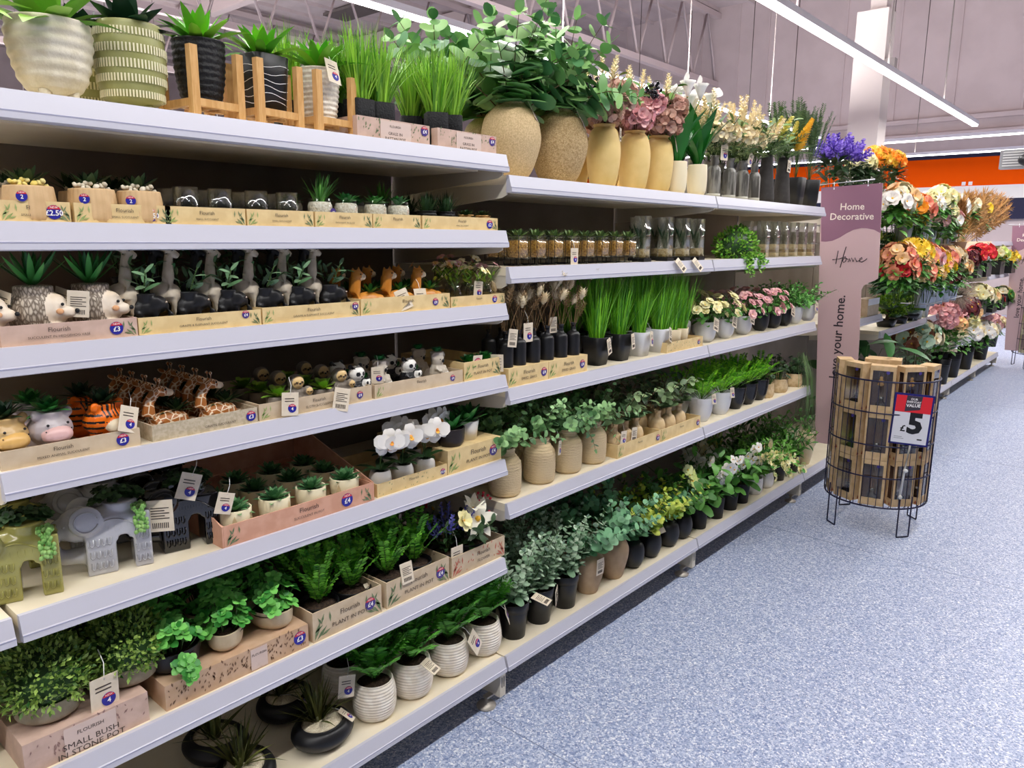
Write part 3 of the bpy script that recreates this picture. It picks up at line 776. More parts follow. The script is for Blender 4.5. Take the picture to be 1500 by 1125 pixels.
for i, (x, l) in enumerate(zip(xs(290, 1.452, (43, 135, 204)), ('sandy ribbed pot topped with yellow pebbles', 'sandy ribbed pot topped with pale pebbles, nearer the yellow-pebbled one', 'sandy ribbed pot with pale pebbles, next to the glass jars'))):
    if f0 is None:
        f0 = root('ribbed_pot', l, 'succulent pot', (x, 1.452, z+.004), 0, 'ribbed pots'); part('pot', rp, f0); part('pebbles', pby, f0, None, (0, 0, .055)); part('foliage', ds, f0, None, (0, .012, .052))
        b = MB(); b.roundel((-.022, -.036, .037), U1, V1, N1, .0085, '2'); part('price_roundel', b, f0, [BLUE, RED, PAPER])
    else: dup(f0, (x, 1.452, z+.004), -.1*i, l, swap={'pebbles': pbm})
for i, x in enumerate(xs(290, 1.56, (20, 118, 170))):
    dup(f0, (x, 1.56, z+.004), i, 'sandy ribbed pot with dark succulent in the shade behind the %s ribbed pot' % ORD[i], swap={'pebbles': pbm}, drop=('price_roundel',))
def jar(label, x, y, fill, rz, grp, plant, proto=None):
    o = root('glass_jar', label, 'succulent jar', (x, y, z+.004), rz, grp)
    if fill:
        part('glass', cached('pj', lambda: MB().lathe(curve_prof([(.022, 0), (.0275, .012), (.0275, .045), (.025, .06)]), 24).mesh('glass', [GLASSL])), o)
        part('gravel', cached('grav', lambda: MB().lathe([(0, .002), (.021, .002), (.0265, .013), (.0265, .044), (.0235, .052), (0, .054)], 28).mesh('gravel', [mat('white_gravel', 'd8cbb4', 'f4eee0', .7, 'voronoi', scale=260, bump=1, bscale=200)])), o)
        part('foliage', plant, o, None, (0, 0, .052))
    else:
        part('glass', cached('tj', lambda: MB().lathe([(0, 0), (.018, 0), (.0235, .006), (.0245, .03), (.0225, .068), (.0215, .068), (.0232, .03), (.022, .008), (0, .004)], 28).mesh('glass', [GLASS])), o)
        part('moss', cached('moss', lambda: P_dome(4, 60, .016, .016, .014, .008).mesh('moss', [G_DARK, SOIL])), o, None, (0, 0, .006))
        part('foliage', cached('tinyroset', lambda: P_rosette(12, 12, .026, .008, 1.5, .7, 0, 'agave').mesh('foliage', [G_SUCC])), o, None, (0, 0, .012))
    return o
js = xs(285, 1.45, (272, 322, 375, 420)); j0 = None
for i, x in enumerate(js):
    l = 'clear glass jar with a tiny succulent inside, %s of four from the ribbed pots' % ORD[i]
    j0 = jar(l, x, 1.45, False, 0, 'clear glass jars', None) if i == 0 else dup(j0, (x, 1.45, z+.004), i, l)
for i, x in enumerate(xs(285, 1.53, (248, 296, 347, 396))): dup(j0, (x, 1.53, z+.004), i, 'clear glass jar in the row behind the %s front glass jar' % ORD[i])
js = xs(290, 1.45, (469, 507, 550, 584))
pl = [P_grass(51, 40, .07, .012, .8, .006).mesh('foliage', [leafm('aloe_bright', '2f6a22', '6aa848')]), P_rosette(52, 22, .042, .014, 1.3, .3, -.2, 'agave').mesh('foliage', [G_ALOE]), P_rosette(53, 24, .036, .016, 1.4, .3, -.1, 'pt').mesh('foliage', [leafm('mid_succ', '2a6a2a', '55a04a')]), P_rosette(54, 18, .04, .016, 1.3, .5, -.1, 'pt').mesh('foliage', [G_ALOE])]
ls = ['grassy aloe', 'dark spiky succulent, in the grassy aloe tray', 'compact rosette and a price sticker', 'green rosette, next to the woven pots']
for i, x in enumerate(js):
    o = jar('glass jar of white gravel with a '+ls[i], x, 1.452, True, i, 'pebble jars', pl[i])
    if i in (0, 2): b = MB(); b.roundel((.012 if i == 0 else 0, -.027, .03 if i == 0 else .018), U1, V1, N1, .009, '£2', new=False); part('price_roundel', b, o, [PURP, RED, PAPER]); o.rotation_euler.z = .2
for i, x in enumerate(xs(290, 1.55, (425, 470, 520, 556))): jar('shaded gravel jar in the row behind the %s gravel jar' % ORD[i], x, 1.55, True, i*2, 'pebble jars', pl[(i+1) % 4])
bk = MB().lathe(prof(ribbed([(.021, 0), (.024, .022), (.025, .042)], 5, .0008)), 28).mesh('pot', [STRB])
wv = MB().lathe(prof(ribbed([(.019, 0), (.0205, .018), (.021, .036)], 5, .0008)), 28).mesh('pot', [mat('woven_straw', 'cda468', 'b98a4c', .7, scale=150, bump=.7)])
sp1 = P_grass(61, 70, .065, .012, 1.0, .005).mesh('foliage', [G_DARK]); sp2 = P_rosette(62, 24, .036, .014, 1.4, .2, -.1, 'pt').mesh('foliage', [G_DARK])
X = xs(300, 1.455, (625, 653, 681, 706))
p1 = potted('small_pot', 'small black ridged pot with spiky dark plant, nearer the gravel jars', 'succulent pot', (X[0], 1.455, z+.004), bk, None, sp1, None, (.021, .036), fz=.036)
o = dup(p1, (X[1], 1.455, z+.004), 1, 'small black ridged pot with spiky plant and card tag, next to the woven pots'); tag(o, (.03, -.012, .085), (-.1, 0, .1), 'bar', 1.0)
p2 = potted('small_woven_pot', 'tiny woven straw pot with dark rosette beside the black ridged pots', 'succulent pot', (X[2], 1.452, z+.004), wv, None, sp2, None, (.018, .03), fz=.03)
dup(p2, (X[3], 1.452, z+.004), 1, 'tiny woven straw pot with dark rosette at the very end of the tray')
for i, x in enumerate(xs(300, 1.54, (598, 630))): dup(p1, (x, 1.54, z+.004), i, 'spiky dark plant in black pot behind the %s small black ridged pot' % ORD[i])

# ================================================================== THIRD SHELF: hedgehogs, giraffes, llamas
z = S1[2]
tray('pale pink tray of hedgehog vases, reading SUCCULENT IN HEDGEHOG VASE', 0, 202, 473, 502, z, .3, DUSK, 'Flourish', 'SUCCULENT IN HEDGEHOG VASE', '£3', sprigs='r', px=.83, tx=.4, tsz=.32, ssz=.17, lm=LEAFD)
tray('yellow kraft tray of giraffe planters beside the hedgehog tray', 203, 383, 463, 487, z, .3, KRAFT, 'Flourish', 'GIRAFFE & ELEPHANT SUCCULENT', '£4', px=.86, pz=.75, ssz=.18, kb=PURP)
tray('yellow kraft tray of giraffe planters beside the llama tray', 385, 527, 453, 476, z, .3, KRAFT, 'Flourish', 'GIRAFFE & ELEPHANT SUCCULENT', '£4', px=.95, pz=.7, ssz=.18, kb=PURP)
tray('yellow kraft tray under the ginger llama planters', 529, 659, 440, 463, z, .3, KRAFT, 'Flourish', None, '£4', px=.82, kb=PURP, tsz=.3)
tray('kraft tray under the little glass flower jars', 661, 739, 434, 449, z, .28, KRAFT, 'Flourish', None, '£2', px=.8, tsz=.26)
QUILL = mat('hedgehog_quill', '6f6052', 'd0c3b0', .5, 'edge', scale=210, lo=.02, hi=.3, stretch=(1, 1, .4)); FACE = mat('hedgehog_face', 'efe0cc', 'e6d2b8', .5, scale=30)
def hedge(b):
    b.ell((0, .004, .045), (.043, .04, .05)); b.ell((.026, -.012, .05), (.024, .022, .029)); b.ell((.045, -.024, .046), (.014, .012, .011))
    b.ell((.018, -.02, .016), (.024, .018, .015)); b.ell((.0, -.029, .014), (.013, .008, .012)); b.lathe([(0, .08), (.03, .08), (.031, .092), (0, .092)], 20)
def hp(c): return 1 if (V(c)-V((.04, -.022, .052))).length < .033 or (c.z < .026 and c.y < -.018) else 0
hm = blob(hedge, .0028, 4, [QUILL, FACE], hp)
b = MB(); b.ell((.036, -.0335, .06), .0028); b.ell((.05, -.012, .06), .0028); b.ell((.058, -.031, .048), .004); em = b.meshes('eye', [BLACK])
b = MB(); b.ell((.031, -.0345, .048), (.006, .003, .005)); b.ell((.052, -.012, .048), (.003, .006, .005)); cm_ = b.meshes('cheek', [mat('blush', 'e0a878', rough=.6)])
al = P_rosette(14, 24, .085, .013, 1.5, .55, .1, 'agave', .3).mesh('foliage', [G_ALOE])
X = xs(440, 1.462, (52, 136)); hl = ['hedgehog planter with spiky aloe, first whole one in the pink tray', 'hedgehog planter with a card tag over its side']
for i, x in enumerate((X[0], X[1], 2*X[0]-X[1])):
    l = (hl+['hedgehog planter of which only the nose shows before the tray edge'])[i]
    if i == 0:
        h0 = root('hedgehog_planter', l, 'planter', (x, 1.468, z+.004), -.15, 'hedgehog planters'); part('body', hm, h0); part('eye', em, h0); part('cheek', cm_, h0); part('foliage', al, h0, None, (0, .005, .09))
    else: o = dup(h0, (x, 1.468, z+.004), -.15, l)
    if i == 1: tag(o, (-.028, -.045, .082), (0, .1, -.2), 'bar')
    if i == 0: tag(h0, (-.045, -.015, .085), (0, .25, -1.0), 'bar')
STONE = mat('giraffe_stone', 'cfc2ac', 'bdae96', .6, scale=40)
def gir(b):
    b.tube([(0, 0, .06), (-.002, 0, .095), (.002, 0, .14)], [.017, .012, .0075], 10); b.ell((-.012, .004, .07), (.024, .015, .02)); b.ell((.004, 0, .066), (.017, .015, .02))
    for sy in (-1, 1):
        b.tube([(.006, sy*.006, .062), (.003, sy*.006, 0)], [.009, .0055], 8); b.tube([(-.028, .006+sy*.006, .06), (-.03, .006+sy*.007, 0)], [.009, .0055], 8)
        b.ell((-.009, sy*.011, .154), (.012, .005, .005), (0, .5, sy*-.5)); b.tube([(.001, sy*.004, .152), (.0, sy*.005, .168)], [.003, .0028], 6)
    b.tube([(-.004, 0, .15), (.006, 0, .148), (.02, 0, .137)], [.008, .009, .006], 8)
gm_ = blob(gir, .0022, 3, [STONE]); gme = MB(); 
for sy in (-1, 1): gme.ell((.008, sy*.0085, .15), .0018)
gme = gme.meshes('eye', [BLACK]); gmb = gm_.copy(); gmb.materials.clear(); gmb.materials.append(BLACKM)
X = xs(430, 1.46, (187, 250, 311, 367, 416, 460)); g0 = None
for i, x in enumerate(X):
    l = 'pale stone giraffe figure, %s of six counted from the hedgehogs' % ORD[i]
    if not g0: g0 = root('giraffe_figure', l, 'figurine', (x, 1.462, z+.004), -.2, 'stone giraffes'); part('body', gm_, g0); part('eye', gme, g0)
    else: dup(g0, (x, 1.462, z+.004), -.2, l)
for i, x in enumerate(xs(430, 1.5, (226, 288, 347, 398, 444))):
    o = root('giraffe_figure', 'black giraffe figure standing behind the gap after the %s stone giraffe' % ORD[i], 'figurine', (x, 1.5, z+.004), -.2, 'black giraffes'); part('body', gmb, o)
def ele0(b):
    b.ell((0, 0, .04), (.028, .02, .022)); b.ell((.024, -.004, .048), (.017, .016, .017)); b.tube([(.036, -.006, .045), (.044, -.008, .03), (.043, -.008, .012)], [.008, .006, .005], 8)
    for sx in (-.014, .014):
        for sy in (-.01, .01): b.tube([(sx, sy, .035), (sx, sy, 0)], [.01, .009], 8)
    for sy in (-1, 1): b.ell((.016, sy*.018, .05), (.012, .004, .014))
    b.lathe([(0, .055), (.018, .055), (.02, .07), (0, .07)], 16)
e0m = blob(ele0, .0024, 3, [BLACKM]); e0e = MB(); e0e.ell((.034, -.017, .053), .002); e0e.ell((-.012, -.0225, .004), (.006, .002, .004)); e0e = e0e.meshes('eye', [mat('pale_dot', 'cbb8a8', rough=.5)])
lf = [P_broad(70+i, 4, .07, .032, .011, .9, 6, 'strap', curve=-.1).mesh('foliage', [leafm('giraffe_sprig', '3a6a3c', '8fb088'), STEMG]) for i in range(2)]
e0 = None
for i, x in enumerate(xs(440, 1.455, (212, 276, 333, 388, 436, 484))):
    l = 'small black elephant planter with leafy sprig after the %s stone giraffe' % ORD[i]
    if not e0: e0 = root('elephant_planter', l, 'planter', (x, 1.457, z+.004), -.1, 'small black elephants'); part('body', e0m, e0); part('eye', e0e, e0); part('foliage', lf[0], e0, None, (0, 0, .068))
    else: dup(e0, (x, 1.457, z+.004), -.1, l, swap={'foliage': lf[i % 2]})
for i, x in enumerate(xs(430, 1.58, (180, 240, 300, 350, 400))): dup(e0, (x, 1.58, z+.03), i, 'leafy planter raised at the back, beyond the gap before the %s stone giraffe' % ORD[i+1], swap={'foliage': lf[i % 2]})
GING = mat('ginger_glaze', 'd9943e', 'c47c2a', .35, scale=30); MUZ = mat('pale_muzzle', 'ead9b8', rough=.45)
def llama(b):
    b.ell((.018, .004, .024), (.04, .022, .024)); b.tube([(-.014, 0, .02), (-.02, 0, .05), (-.018, -.001, .082)], [.02, .015, .014], 10); b.ell((-.014, -.004, .088), (.016, .014, .013)); b.ell((-.002, -.01, .084), (.008, .008, .008))
    b.tube([(-.022, .0, .096), (-.024, .0, .11)], [.006, .001], 6); b.tube([(-.006, .002, .097), (-.004, .003, .11)], [.006, .001], 6); b.ell((.03, -.012, .01), (.03, .012, .01)); b.ell((.05, 0, .028), (.014, .012, .012))
lm_ = blob(llama, .0025, 3, [GING, MUZ], lambda c: 1 if (V(c)-V((.0, -.012, .082))).length < .0105 else 0)
le = MB(); le.ell((-.012, -.0175, .091), .0018); le.ell((.002, -.009, .092), .0018); le.ell((.005, -.013, .086), .0016); le = le.meshes('eye', [BLACK])
X = xs(430, 1.46, (530, 575, 618)); m0 = None
for i, x in enumerate(X):
    l = ['ginger llama planter closest to the stone giraffes', 'ginger llama planter in the middle of its tray, with tag', 'ginger llama planter next to the flower jars'][i]
    if not m0: m0 = root('llama_planter', l, 'planter', (x, 1.46, z+.004), -.1, 'ginger llamas'); part('body', lm_, m0); part('eye', le, m0); part('foliage', cached('llpl', lambda: P_rosette(15, 22, .045, .012, 1.3, .3, -.1).mesh('foliage', [G_ALOE])), m0, None, (.03, .012, .042))
    else: o = dup(m0, (x, 1.46, z+.004), -.1, l)
    if i: tag(o, (.0 if i == 1 else -.03, -.03, .05), (-.25, -.3*(2-i), 0), 'bar' if i == 1 else 'price', 1.1)
for i, x in enumerate(X[:3]): dup(m0, (x+.012, 1.555, z+.004), -.1, 'ginger llama planter in the row behind the one %s' % ['closest to the giraffes', 'in the middle', 'next to the flower jars'][i])
def jarflow(seed, col):
    random.seed(seed); b = MB()
    for i in range(7):
        a = rnd(0, 6.3); e = rnd(.9, 1.5); pts = arc((0, 0, 0), a, e, rnd(.055, .085), .4); b.tube(pts, .0008, 4, 1); flower(b, pts[-1], pts[-1]-pts[-2], rnd(.009, .013), 5, 1, k=2, kc=3)
        for j in range(4): p, d = along(pts, .3+.15*j); b.leaf(p, d+pol(a+j*2, .2), UP, .022, .007, 'pt', -.2, .1, 0)
    return b.mesh('bouquet', [G_SUCC2, STEMG, col, P_GOLD])
X = xs(420, 1.455, (667, 690, 712)); k0 = None
for i, x in enumerate(X):
    l = 'little glass jar of %s' % ['cream flowers beside the llamas', 'mixed cream and pink flowers with a price strip', 'coral pink flowers at the end of the shelf'][i]
    o = root('flower_jar', l, 'flower jar', (x, 1.455, z+.004), 0, 'little flower jars')
    part('glass', cached('fj', lambda: MB().lathe([(0, 0), (.014, 0), (.017, .006), (.017, .03), (.012, .042), (.014, .05), (.013, .05), (.011, .042), (.0155, .03), (.0155, .006), (0, .003)], 20).mesh('glass', [GLASS])), o)
    part('bouquet', jarflow(80+i, [P_CREAM, P_PALEY, P_PINK][i]), o, None, (0, 0, .035))
    if i == 1: tag(o, (.012, -.018, .06), (0, .1, 0))
for i, x in enumerate(X):
    o = root('flower_jar', 'little flower jar in the row behind the %s' % ['cream flower jar', 'mixed flower jar', 'coral flower jar'][i], 'flower jar', (x-.008, 1.53, z+.004), 1, 'little flower jars')
    part('glass', _mc['fj'], o); part('bouquet', jarflow(90+i, [P_PEACH, P_PINK, P_CREAM][i]), o, None, (0, 0, .04), sc=1.15)
# ================================================================== FOURTH SHELF: animal heads, lying giraffes, sloths, pandas
z = S1[3]
tray('kraft tray of animal head planters at the start of its shelf', 0, 208, 655, 682, z, .3, KRAFT2, 'Flourish', 'MIXED ANIMAL SUCCULENT', '£3', sprigs='', px=.86, tx=.42, kb=BLUE, ssz=.18)
tray('speckled grey-beige tray of lying giraffe planters', 222, 378, 610, 633, z, .3, mat('grey_card', 'cbbda4', 'b8a98e', .7, scale=120), '', 'GIRAFFE SUCCULENT', '£3', sprigs='', px=.93, tx=.62, flecks=0, ssz=.2)
tray('kraft tray of sloth planters with a white card hanging over its edge', 379, 545, 580, 603, z, .3, KRAFT2, 'Flourish', 'SLOTH SUCCULENT', '£4', px=.88, kb=PURP, sprigs='l')
tray('kraft tray of panda and koala planters', 549, 678, 556, 576, z, .3, KRAFT2, 'Flourish', None, '£4', px=.87, kb=PURP, sprigs='l', h=.034)
tray('taller kraft box of dark bowls with promotional card, at its shelf end', 680, 733, 532, 560, z, .26, KRAFT, 'Flourish', 'PLANT IN POT', None, sprigs='lr', h=.052)
def headpl(kind):
    def f(b):
        b.ell((0, 0, .045), (.038, .033, .03)); b.lathe([(0, 0), (.02, 0), (.022, .012), (.024, .025), (0, .03)], 20); b.lathe([(0, .06), (.022, .06), (.024, .078), (0, .078)], 20)
        for s in (-1, 1): b.ell((s*.026, -.012, .074), (.0095, .006, .01))
        if kind == 'tiger': b.ell((0, -.031, .036), (.018, .01, .014)); b.ell((.0, .0, .014), (.03, .026, .014))
        else: b.ell((0, -.026, .038), (.027, .016, .0165))
    def paint(c):
        if kind == 'tiger':
            if c.y < -.026 and (c.x/.019)**2+((c.z-.036)/.0145)**2 < 1: return 1
            if abs(c.x) > .02 and c.z < .062 and c.y < .03 and (c.z % .0115) < .0042 and .024 < c.z: return 2
            if c.z > .054 and abs(c.x) < .016 and (abs(c.x)+.002) % .008 < .0035 and c.y < -.012: return 2
            return 0
        return 1 if c.y < -.024 and (c.x/.0285)**2+((c.z-.037)/.017)**2 < 1 else 0
    ms = {'bear': [mat('bear_tan', 'c9a56c', rough=.3), mat('bear_muzzle', 'e0b268', rough=.3)], 'hippo': [mat('hippo_grey', 'b9aeb0', rough=.3), mat('hippo_pink', 'e3b9b4', rough=.3)],
          'tiger': [mat('tiger_orange', 'f2730e', rough=.35), MUZ, BLACK]}[kind]
    return blob(f, .0022, 5, ms, paint)
b = MB()
for s in (-1, 1): b.ell((s*.0165, -.0315, .058), .0024); b.ell((s*.021, -.033, .0475), .0012)
hy = b.meshes('eye', [BLACK]); dpl = P_rosette(16, 26, .05, .014, 1.4, .25, -.1, 'agave').mesh('foliage', [G_DARKAG]); ag = P_rosette(17, 26, .05, .016, 1.3, .15, -.15, 'pt').mesh('foliage', [G_ALOE])
X = xs(612, 1.46, (12, 72, 152))
for kind, x, l, rz, fo in (('bear', X[0]-.008, 'tan bear head planter at the tray start', .25, dpl), ('hippo', X[1], 'grey hippo head planter with pink muzzle', .12, ag), ('tiger', X[2], 'orange tiger head planter with price card over its face', .35, dpl)):
    o = root(kind+'_planter', l, 'planter', (x, 1.462, z+.004), rz, 'animal head planters'); part('body', headpl(kind), o); part('eye', hy, o); part('foliage', fo, o, None, (0, 0, .074))
    if kind == 'tiger': tag(o, (.022, -.044, .07), (-.2, .35, -.2), 'price', 1.05); dup(o, (x-.004, 1.55, z+.004), rz, 'orange tiger head planter in the row behind the front tiger', drop=('price_tag',))
    if kind == 'hippo': dup(o, (x+.0, 1.553, z+.004), rz, 'grey hippo head planter in the shade behind the front hippo')
SPOT = mat('giraffe_spots', 'ecd9bc', 'a8662e', .4, 'edge', scale=70, lo=.03, hi=.09)
def lgir(b):
    b.ell((.012, .006, .02), (.042, .022, .022)); b.tube([(-.02, 0, .02), (-.032, 0, .042), (-.03, 0, .065), (-.016, 0, .082)], [.018, .013, .0105, .01], 10); b.ell((-.003, 0, .083), (.017, .0105, .0105), (0, .25, 0)); b.ell((.013, 0, .078), (.01, .0085, .0075))
    for s in (-1, 1):
        b.ell((-.017, s*.017, .089), (.005, .013, .005), (s*.3, 0, s*.35)); b.tube([(-.008, s*.005, .09), (-.009, s*.0065, .106)], [.003, .0025], 6); b.ell((-.009, s*.0065, .107), .0037)
        b.tube([(.03, s*.02, .012), (.055, s*.018, .01), (.075, s*.012, .009)], [.011, .009, .007], 8)
lgm = blob(lgir, .0022, 3, [SPOT, mat('giraffe_pale', 'e8d2b0', rough=.4)], lambda c: 1 if c.x > .004 and c.z > .066 else 0)
b = MB()
for s in (-1, 1): b.ell((.001, s*.0098, .087), .002); b.ell((.0215, s*.004, .08), .0012)
lge = b.meshes('eye', [BLACK]); lgf = P_rosette(18, 26, .045, .01, 1.3, .2, -.1).mesh('foliage', [G_DARK])
X = xs(590, 1.46, (240, 315)); q0 = None
for k in (0, 1):
    for j in range(4):
        l = 'spotted lying giraffe planter, %s of the row %s' % (['front', 'second back', 'third back', 'rearmost'][j], ['beside the tiger', 'beside the sloths'][k])
        p = (X[k], 1.462+.058*j, z+.004)
        if not q0: q0 = root('giraffe_planter', l, 'planter', p, .1, 'lying giraffes'); part('body', lgm, q0); part('eye', lge, q0); part('foliage', lgf, q0, None, (.03, .008, .036))
        else: dup(q0, p, .1, l)
SLO = mat('sloth_grey', '8e8478', '7a7066', .5, scale=60); SLF = mat('sloth_face', 'e0bf85', rough=.45); SLD = mat('sloth_patch', '8a6a44', rough=.5)
def sloth(b):
    b.ell((0, 0, .026), (.023, .02, .03)); b.ell((0, -.006, .06), (.02, .018, .018)); b.ell((.024, -.014, .017), (.014, .013, .02)); b.ell((.024, -.017, .038), (.0125, .0115, .0115)); b.tube([(-.014, -.012, .035), (-.004, -.024, .022), (.012, -.026, .018)], [.008, .007, .006], 8); b.ell((-.012, -.018, .006), (.01, .012, .007))
def sp_(c):
    for (q, r) in ((V((0, -.022, .06)), .0155), (V((.024, -.027, .038)), .0095)):
        d = V(c)-q
        if d.length < r: return 2 if abs(abs(d.x)-r*.5) < r*.28 and abs(d.z-r*.05+abs(d.x)*.2) < r*.2 else 1
    return 0
slm = blob(sloth, .002, 4, [SLO, SLF, SLD], sp_)
b = MB(); b.ell((0, -.0248, .058), (.003, .002, .0022)); b.ell((-.0075, -.023, .061), .0017); b.ell((.0075, -.023, .061), .0017); b.ell((.024, -.029, .037), .0018); sle = b.meshes('eye', [BLACK])
slp = MB().lathe(prof([(.022, 0), (.026, .034)]), 24, (-.045, -.002, 0)).mesh('pot', [SLO]); lime = P_rosette(19, 18, .042, .02, 1.3, .2, -.15, 'petal').mesh('foliage', [G_SUCC2])
X = xs(570, 1.46, (433, 497)); q0 = None
for k in (0, 1):
    for j in range(3):
        l = 'grey sloth and baby planter with lime succulent, %s, %s' % (['front of its row', 'middle of its row', 'back of its row'][j], ['beside the lying giraffes', 'beside the pandas'][k]); p = (X[k], 1.465+.072*j, z+.004)
        if not q0: q0 = root('sloth_planter', l, 'planter', p, .0, 'sloth planters'); part('body', slm, q0); part('eye', sle, q0); part('pot', slp, q0); part('foliage', lime, q0, None, (-.045, -.002, .032))
        else: o = dup(q0, p, .0, l)
        if j == 0 and k == 0: pass
        if j == 0 and k == 1: tag(o, (-.03, -.06, .04), (-.15, .25, -.2), 'bar', 1.15)
tag(q0, (-.048, -.058, .05), (-.1, .1, -.2), 'price', 1.1)
PAW = mat('panda_white', 'efece4', rough=.3)
def panda(b):
    b.ell((0, 0, .024), (.024, .021, .026)); b.ell((0, -.005, .058), (.022, .019, .019)); b.ell((.02, -.018, .034), (.013, .011, .012)); b.ell((.018, -.014, .014), (.013, .012, .014)); b.tube([(-.018, -.008, .034), (-.004, -.026, .022), (.016, -.026, .018)], [.009, .008, .006], 8)
    for s in (-1, 1): b.ell((s*.016, -.001, .075), (.007, .004, .007)); b.ell((.02+s*.009, -.015, .045), (.004, .003, .004))
def pp(c):
    c = V(c)
    if c.z > .041 and (c-V((.02, -.018, .034))).length > .018:
        if c.z > .07 and abs(c.x) > .011: return 1
        for s in (-1, 1):
            if (c-V((s*.0085, -.022, .058))).length < .0058: return 1
        return 0
    d = c-V((.02, -.022, .034))
    if d.length < .015 and c.z > .024:
        return 1 if (abs(abs(d.x)-.005) < .0026 and abs(d.z-.001) < .0035 and d.y < -.004) or c.z > .0435 else 0
    return 1
pam = blob(panda, .002, 4, [PAW, BLACKM], pp)
b = MB(); b.ell((0, -.0245, .052), (.003, .002, .002)); b.ell((.02, -.03, .031), (.0018, .0015, .0015)); pae = b.meshes('nose', [BLACK])
KOA = mat('koala_grey', 'c9bfb0', 'bdb2a2', .4, scale=30)
def koala(b):
    b.ell((0, 0, .026), (.024, .021, .03)); b.ell((0, -.002, .06), (.021, .018, .018)); b.lathe([(0, .066), (.016, .066), (.019, .082), (0, .082)], 16); b.ell((.012, -.018, .02), (.013, .01, .015)); b.ell((.014, -.02, .01), (.012, .012, .009))
    for s in (-1, 1): b.ell((s*.02, -.004, .07), (.009, .005, .009)); b.tube([(s*.018, -.008, .04), (s*.01, -.024, .03)], [.008, .006], 8)
kom = blob(koala, .0022, 4, [KOA, PAW], lambda c: 1 if (V(c)-V((.013, -.028, .014))).length < .015 else 0)
b = MB(); b.ell((0, -.021, .058), (.004, .003, .005)); b.ell((-.008, -.018, .063), .0016); b.ell((.008, -.018, .063), .0016); koe = b.meshes('eye', [BLACK])
cac = P_rosette(21, 24, .022, .012, 1.5, .5, .1, 'petal').mesh('foliage', [leafm('emerald_succ', '0e5a2a', '2f8a48')])
X = xs(550, 1.458, (521, 557, 598, 641)); o = None
for i, x in enumerate(X):
    for j in range(2):
        p = (x, 1.46+.075*j, z+.004); bk_ = '' if j == 0 else 'shaded '
        if i % 2 == 0:
            l = 'black and white panda and baby planter %s' % [['next to the sloths', 'between the two koalas'], ['behind the panda next to the sloths', 'behind the panda between the koalas']][j][i//2]
            o = root('panda_planter', l, 'planter', p, .08, 'panda planters'); part('body', pam, o); part('nose', pae, o)
            part('pot', cached('panpot', lambda: MB().lathe(prof([(.016, 0), (.018, .04)]), 18, (.034, .012, 0)).mesh('pot', [KOA])), o); part('foliage', cac, o, None, (.034, .012, .036))
        else:
            l = 'pale grey koala planter with green tuft %s' % [['between the two pandas', 'next to the dark bowls'], ['behind the koala between the pandas', 'behind the koala next to the bowls']][j][i//2]
            o = root('koala_planter', l, 'planter', p, .15, 'koala planters'); part('body', kom, o); part('eye', koe, o); part('foliage', cac, o, None, (0, 0, .078))
            if i == 1 and j == 0: tag(o, (-.03, -.02, .07), (0, 0, -.6), 'price', .9)
bw = MB().lathe(prof(curve_prof([(.02, 0), (.03, .012), (.033, .036)])), 24).mesh('pot', [BLACKM]); rs = P_rosette(22, 30, .042, .018, 1.4, .1, -.15, 'petal').mesh('foliage', [G_ALOE])
X = xs(540, 1.455, (687, 712))
o = potted('succulent_bowl', 'black bowl of dark rosette succulent behind the promotional card', 'succulent pot', (X[0], 1.455, z+.004), bw, None, rs, None, (.03, .03), fz=.034)
b = MB(); w, h = .036, .06; b.box(-w/2, w/2, -.0006, .0006, -h, 0, 4); b.roundel((0, -.0008, -h*.42), U1, V1, N1, .016, '1-8', 0, 1, 2, 1.15)
part('promo_card', b, o, [BLUE, RED, PAPER, INK, CARDW], (.0, -.035, .062), (.1, .05, 0))
o = dup(o, (X[1], 1.462, z+.004), 1, 'black bowl of dark rosette succulent with a plain card, at the shelf end', drop=('promo_card',)); tag(o, (.012, -.038, .055), (.1, 0, -1), 'bar', 1.1); o.rotation_euler.z = 0

# ================================================================== FIFTH SHELF: elephants, pots in pink carton, orchids
z = S1[4]
def bigele(b):
    b.box(-.032, .082, -.031, .031, .072, .113); b.ell((.028, 0, .108), (.056, .031, .022)); b.box(-.032, .02, -.031, .031, 0, .08); b.box(.05, .082, -.031, .031, 0, .08)
    b.box(.01, .024, -.031, .031, .064, .08); b.box(.042, .056, -.031, .031, .064, .08)
    b.ell((-.04, 0, .098), (.036, .033, .034)); b.lathe([(0, .118), (.028, .118), (.032, .136), (0, .136)], 20, (.034, 0, 0))
    ring_ = [(-.058+.03*cos(t), 0, .066+.03*sin(t)) for t in [1.2+.42*i for i in range(10)]]
    b.tube(ring_+[(-.03, 0, .034)], [.026, .024, .02, .017, .016, .015, .015, .015, .015, .016, .018], 14)
    for s_ in (-1, 1): b.ell((-.028, s_*.033, .112), (.03, .009, .03))
em_ = blob(bigele, .0026, 5, [mat('tmp', 'ffffff')])
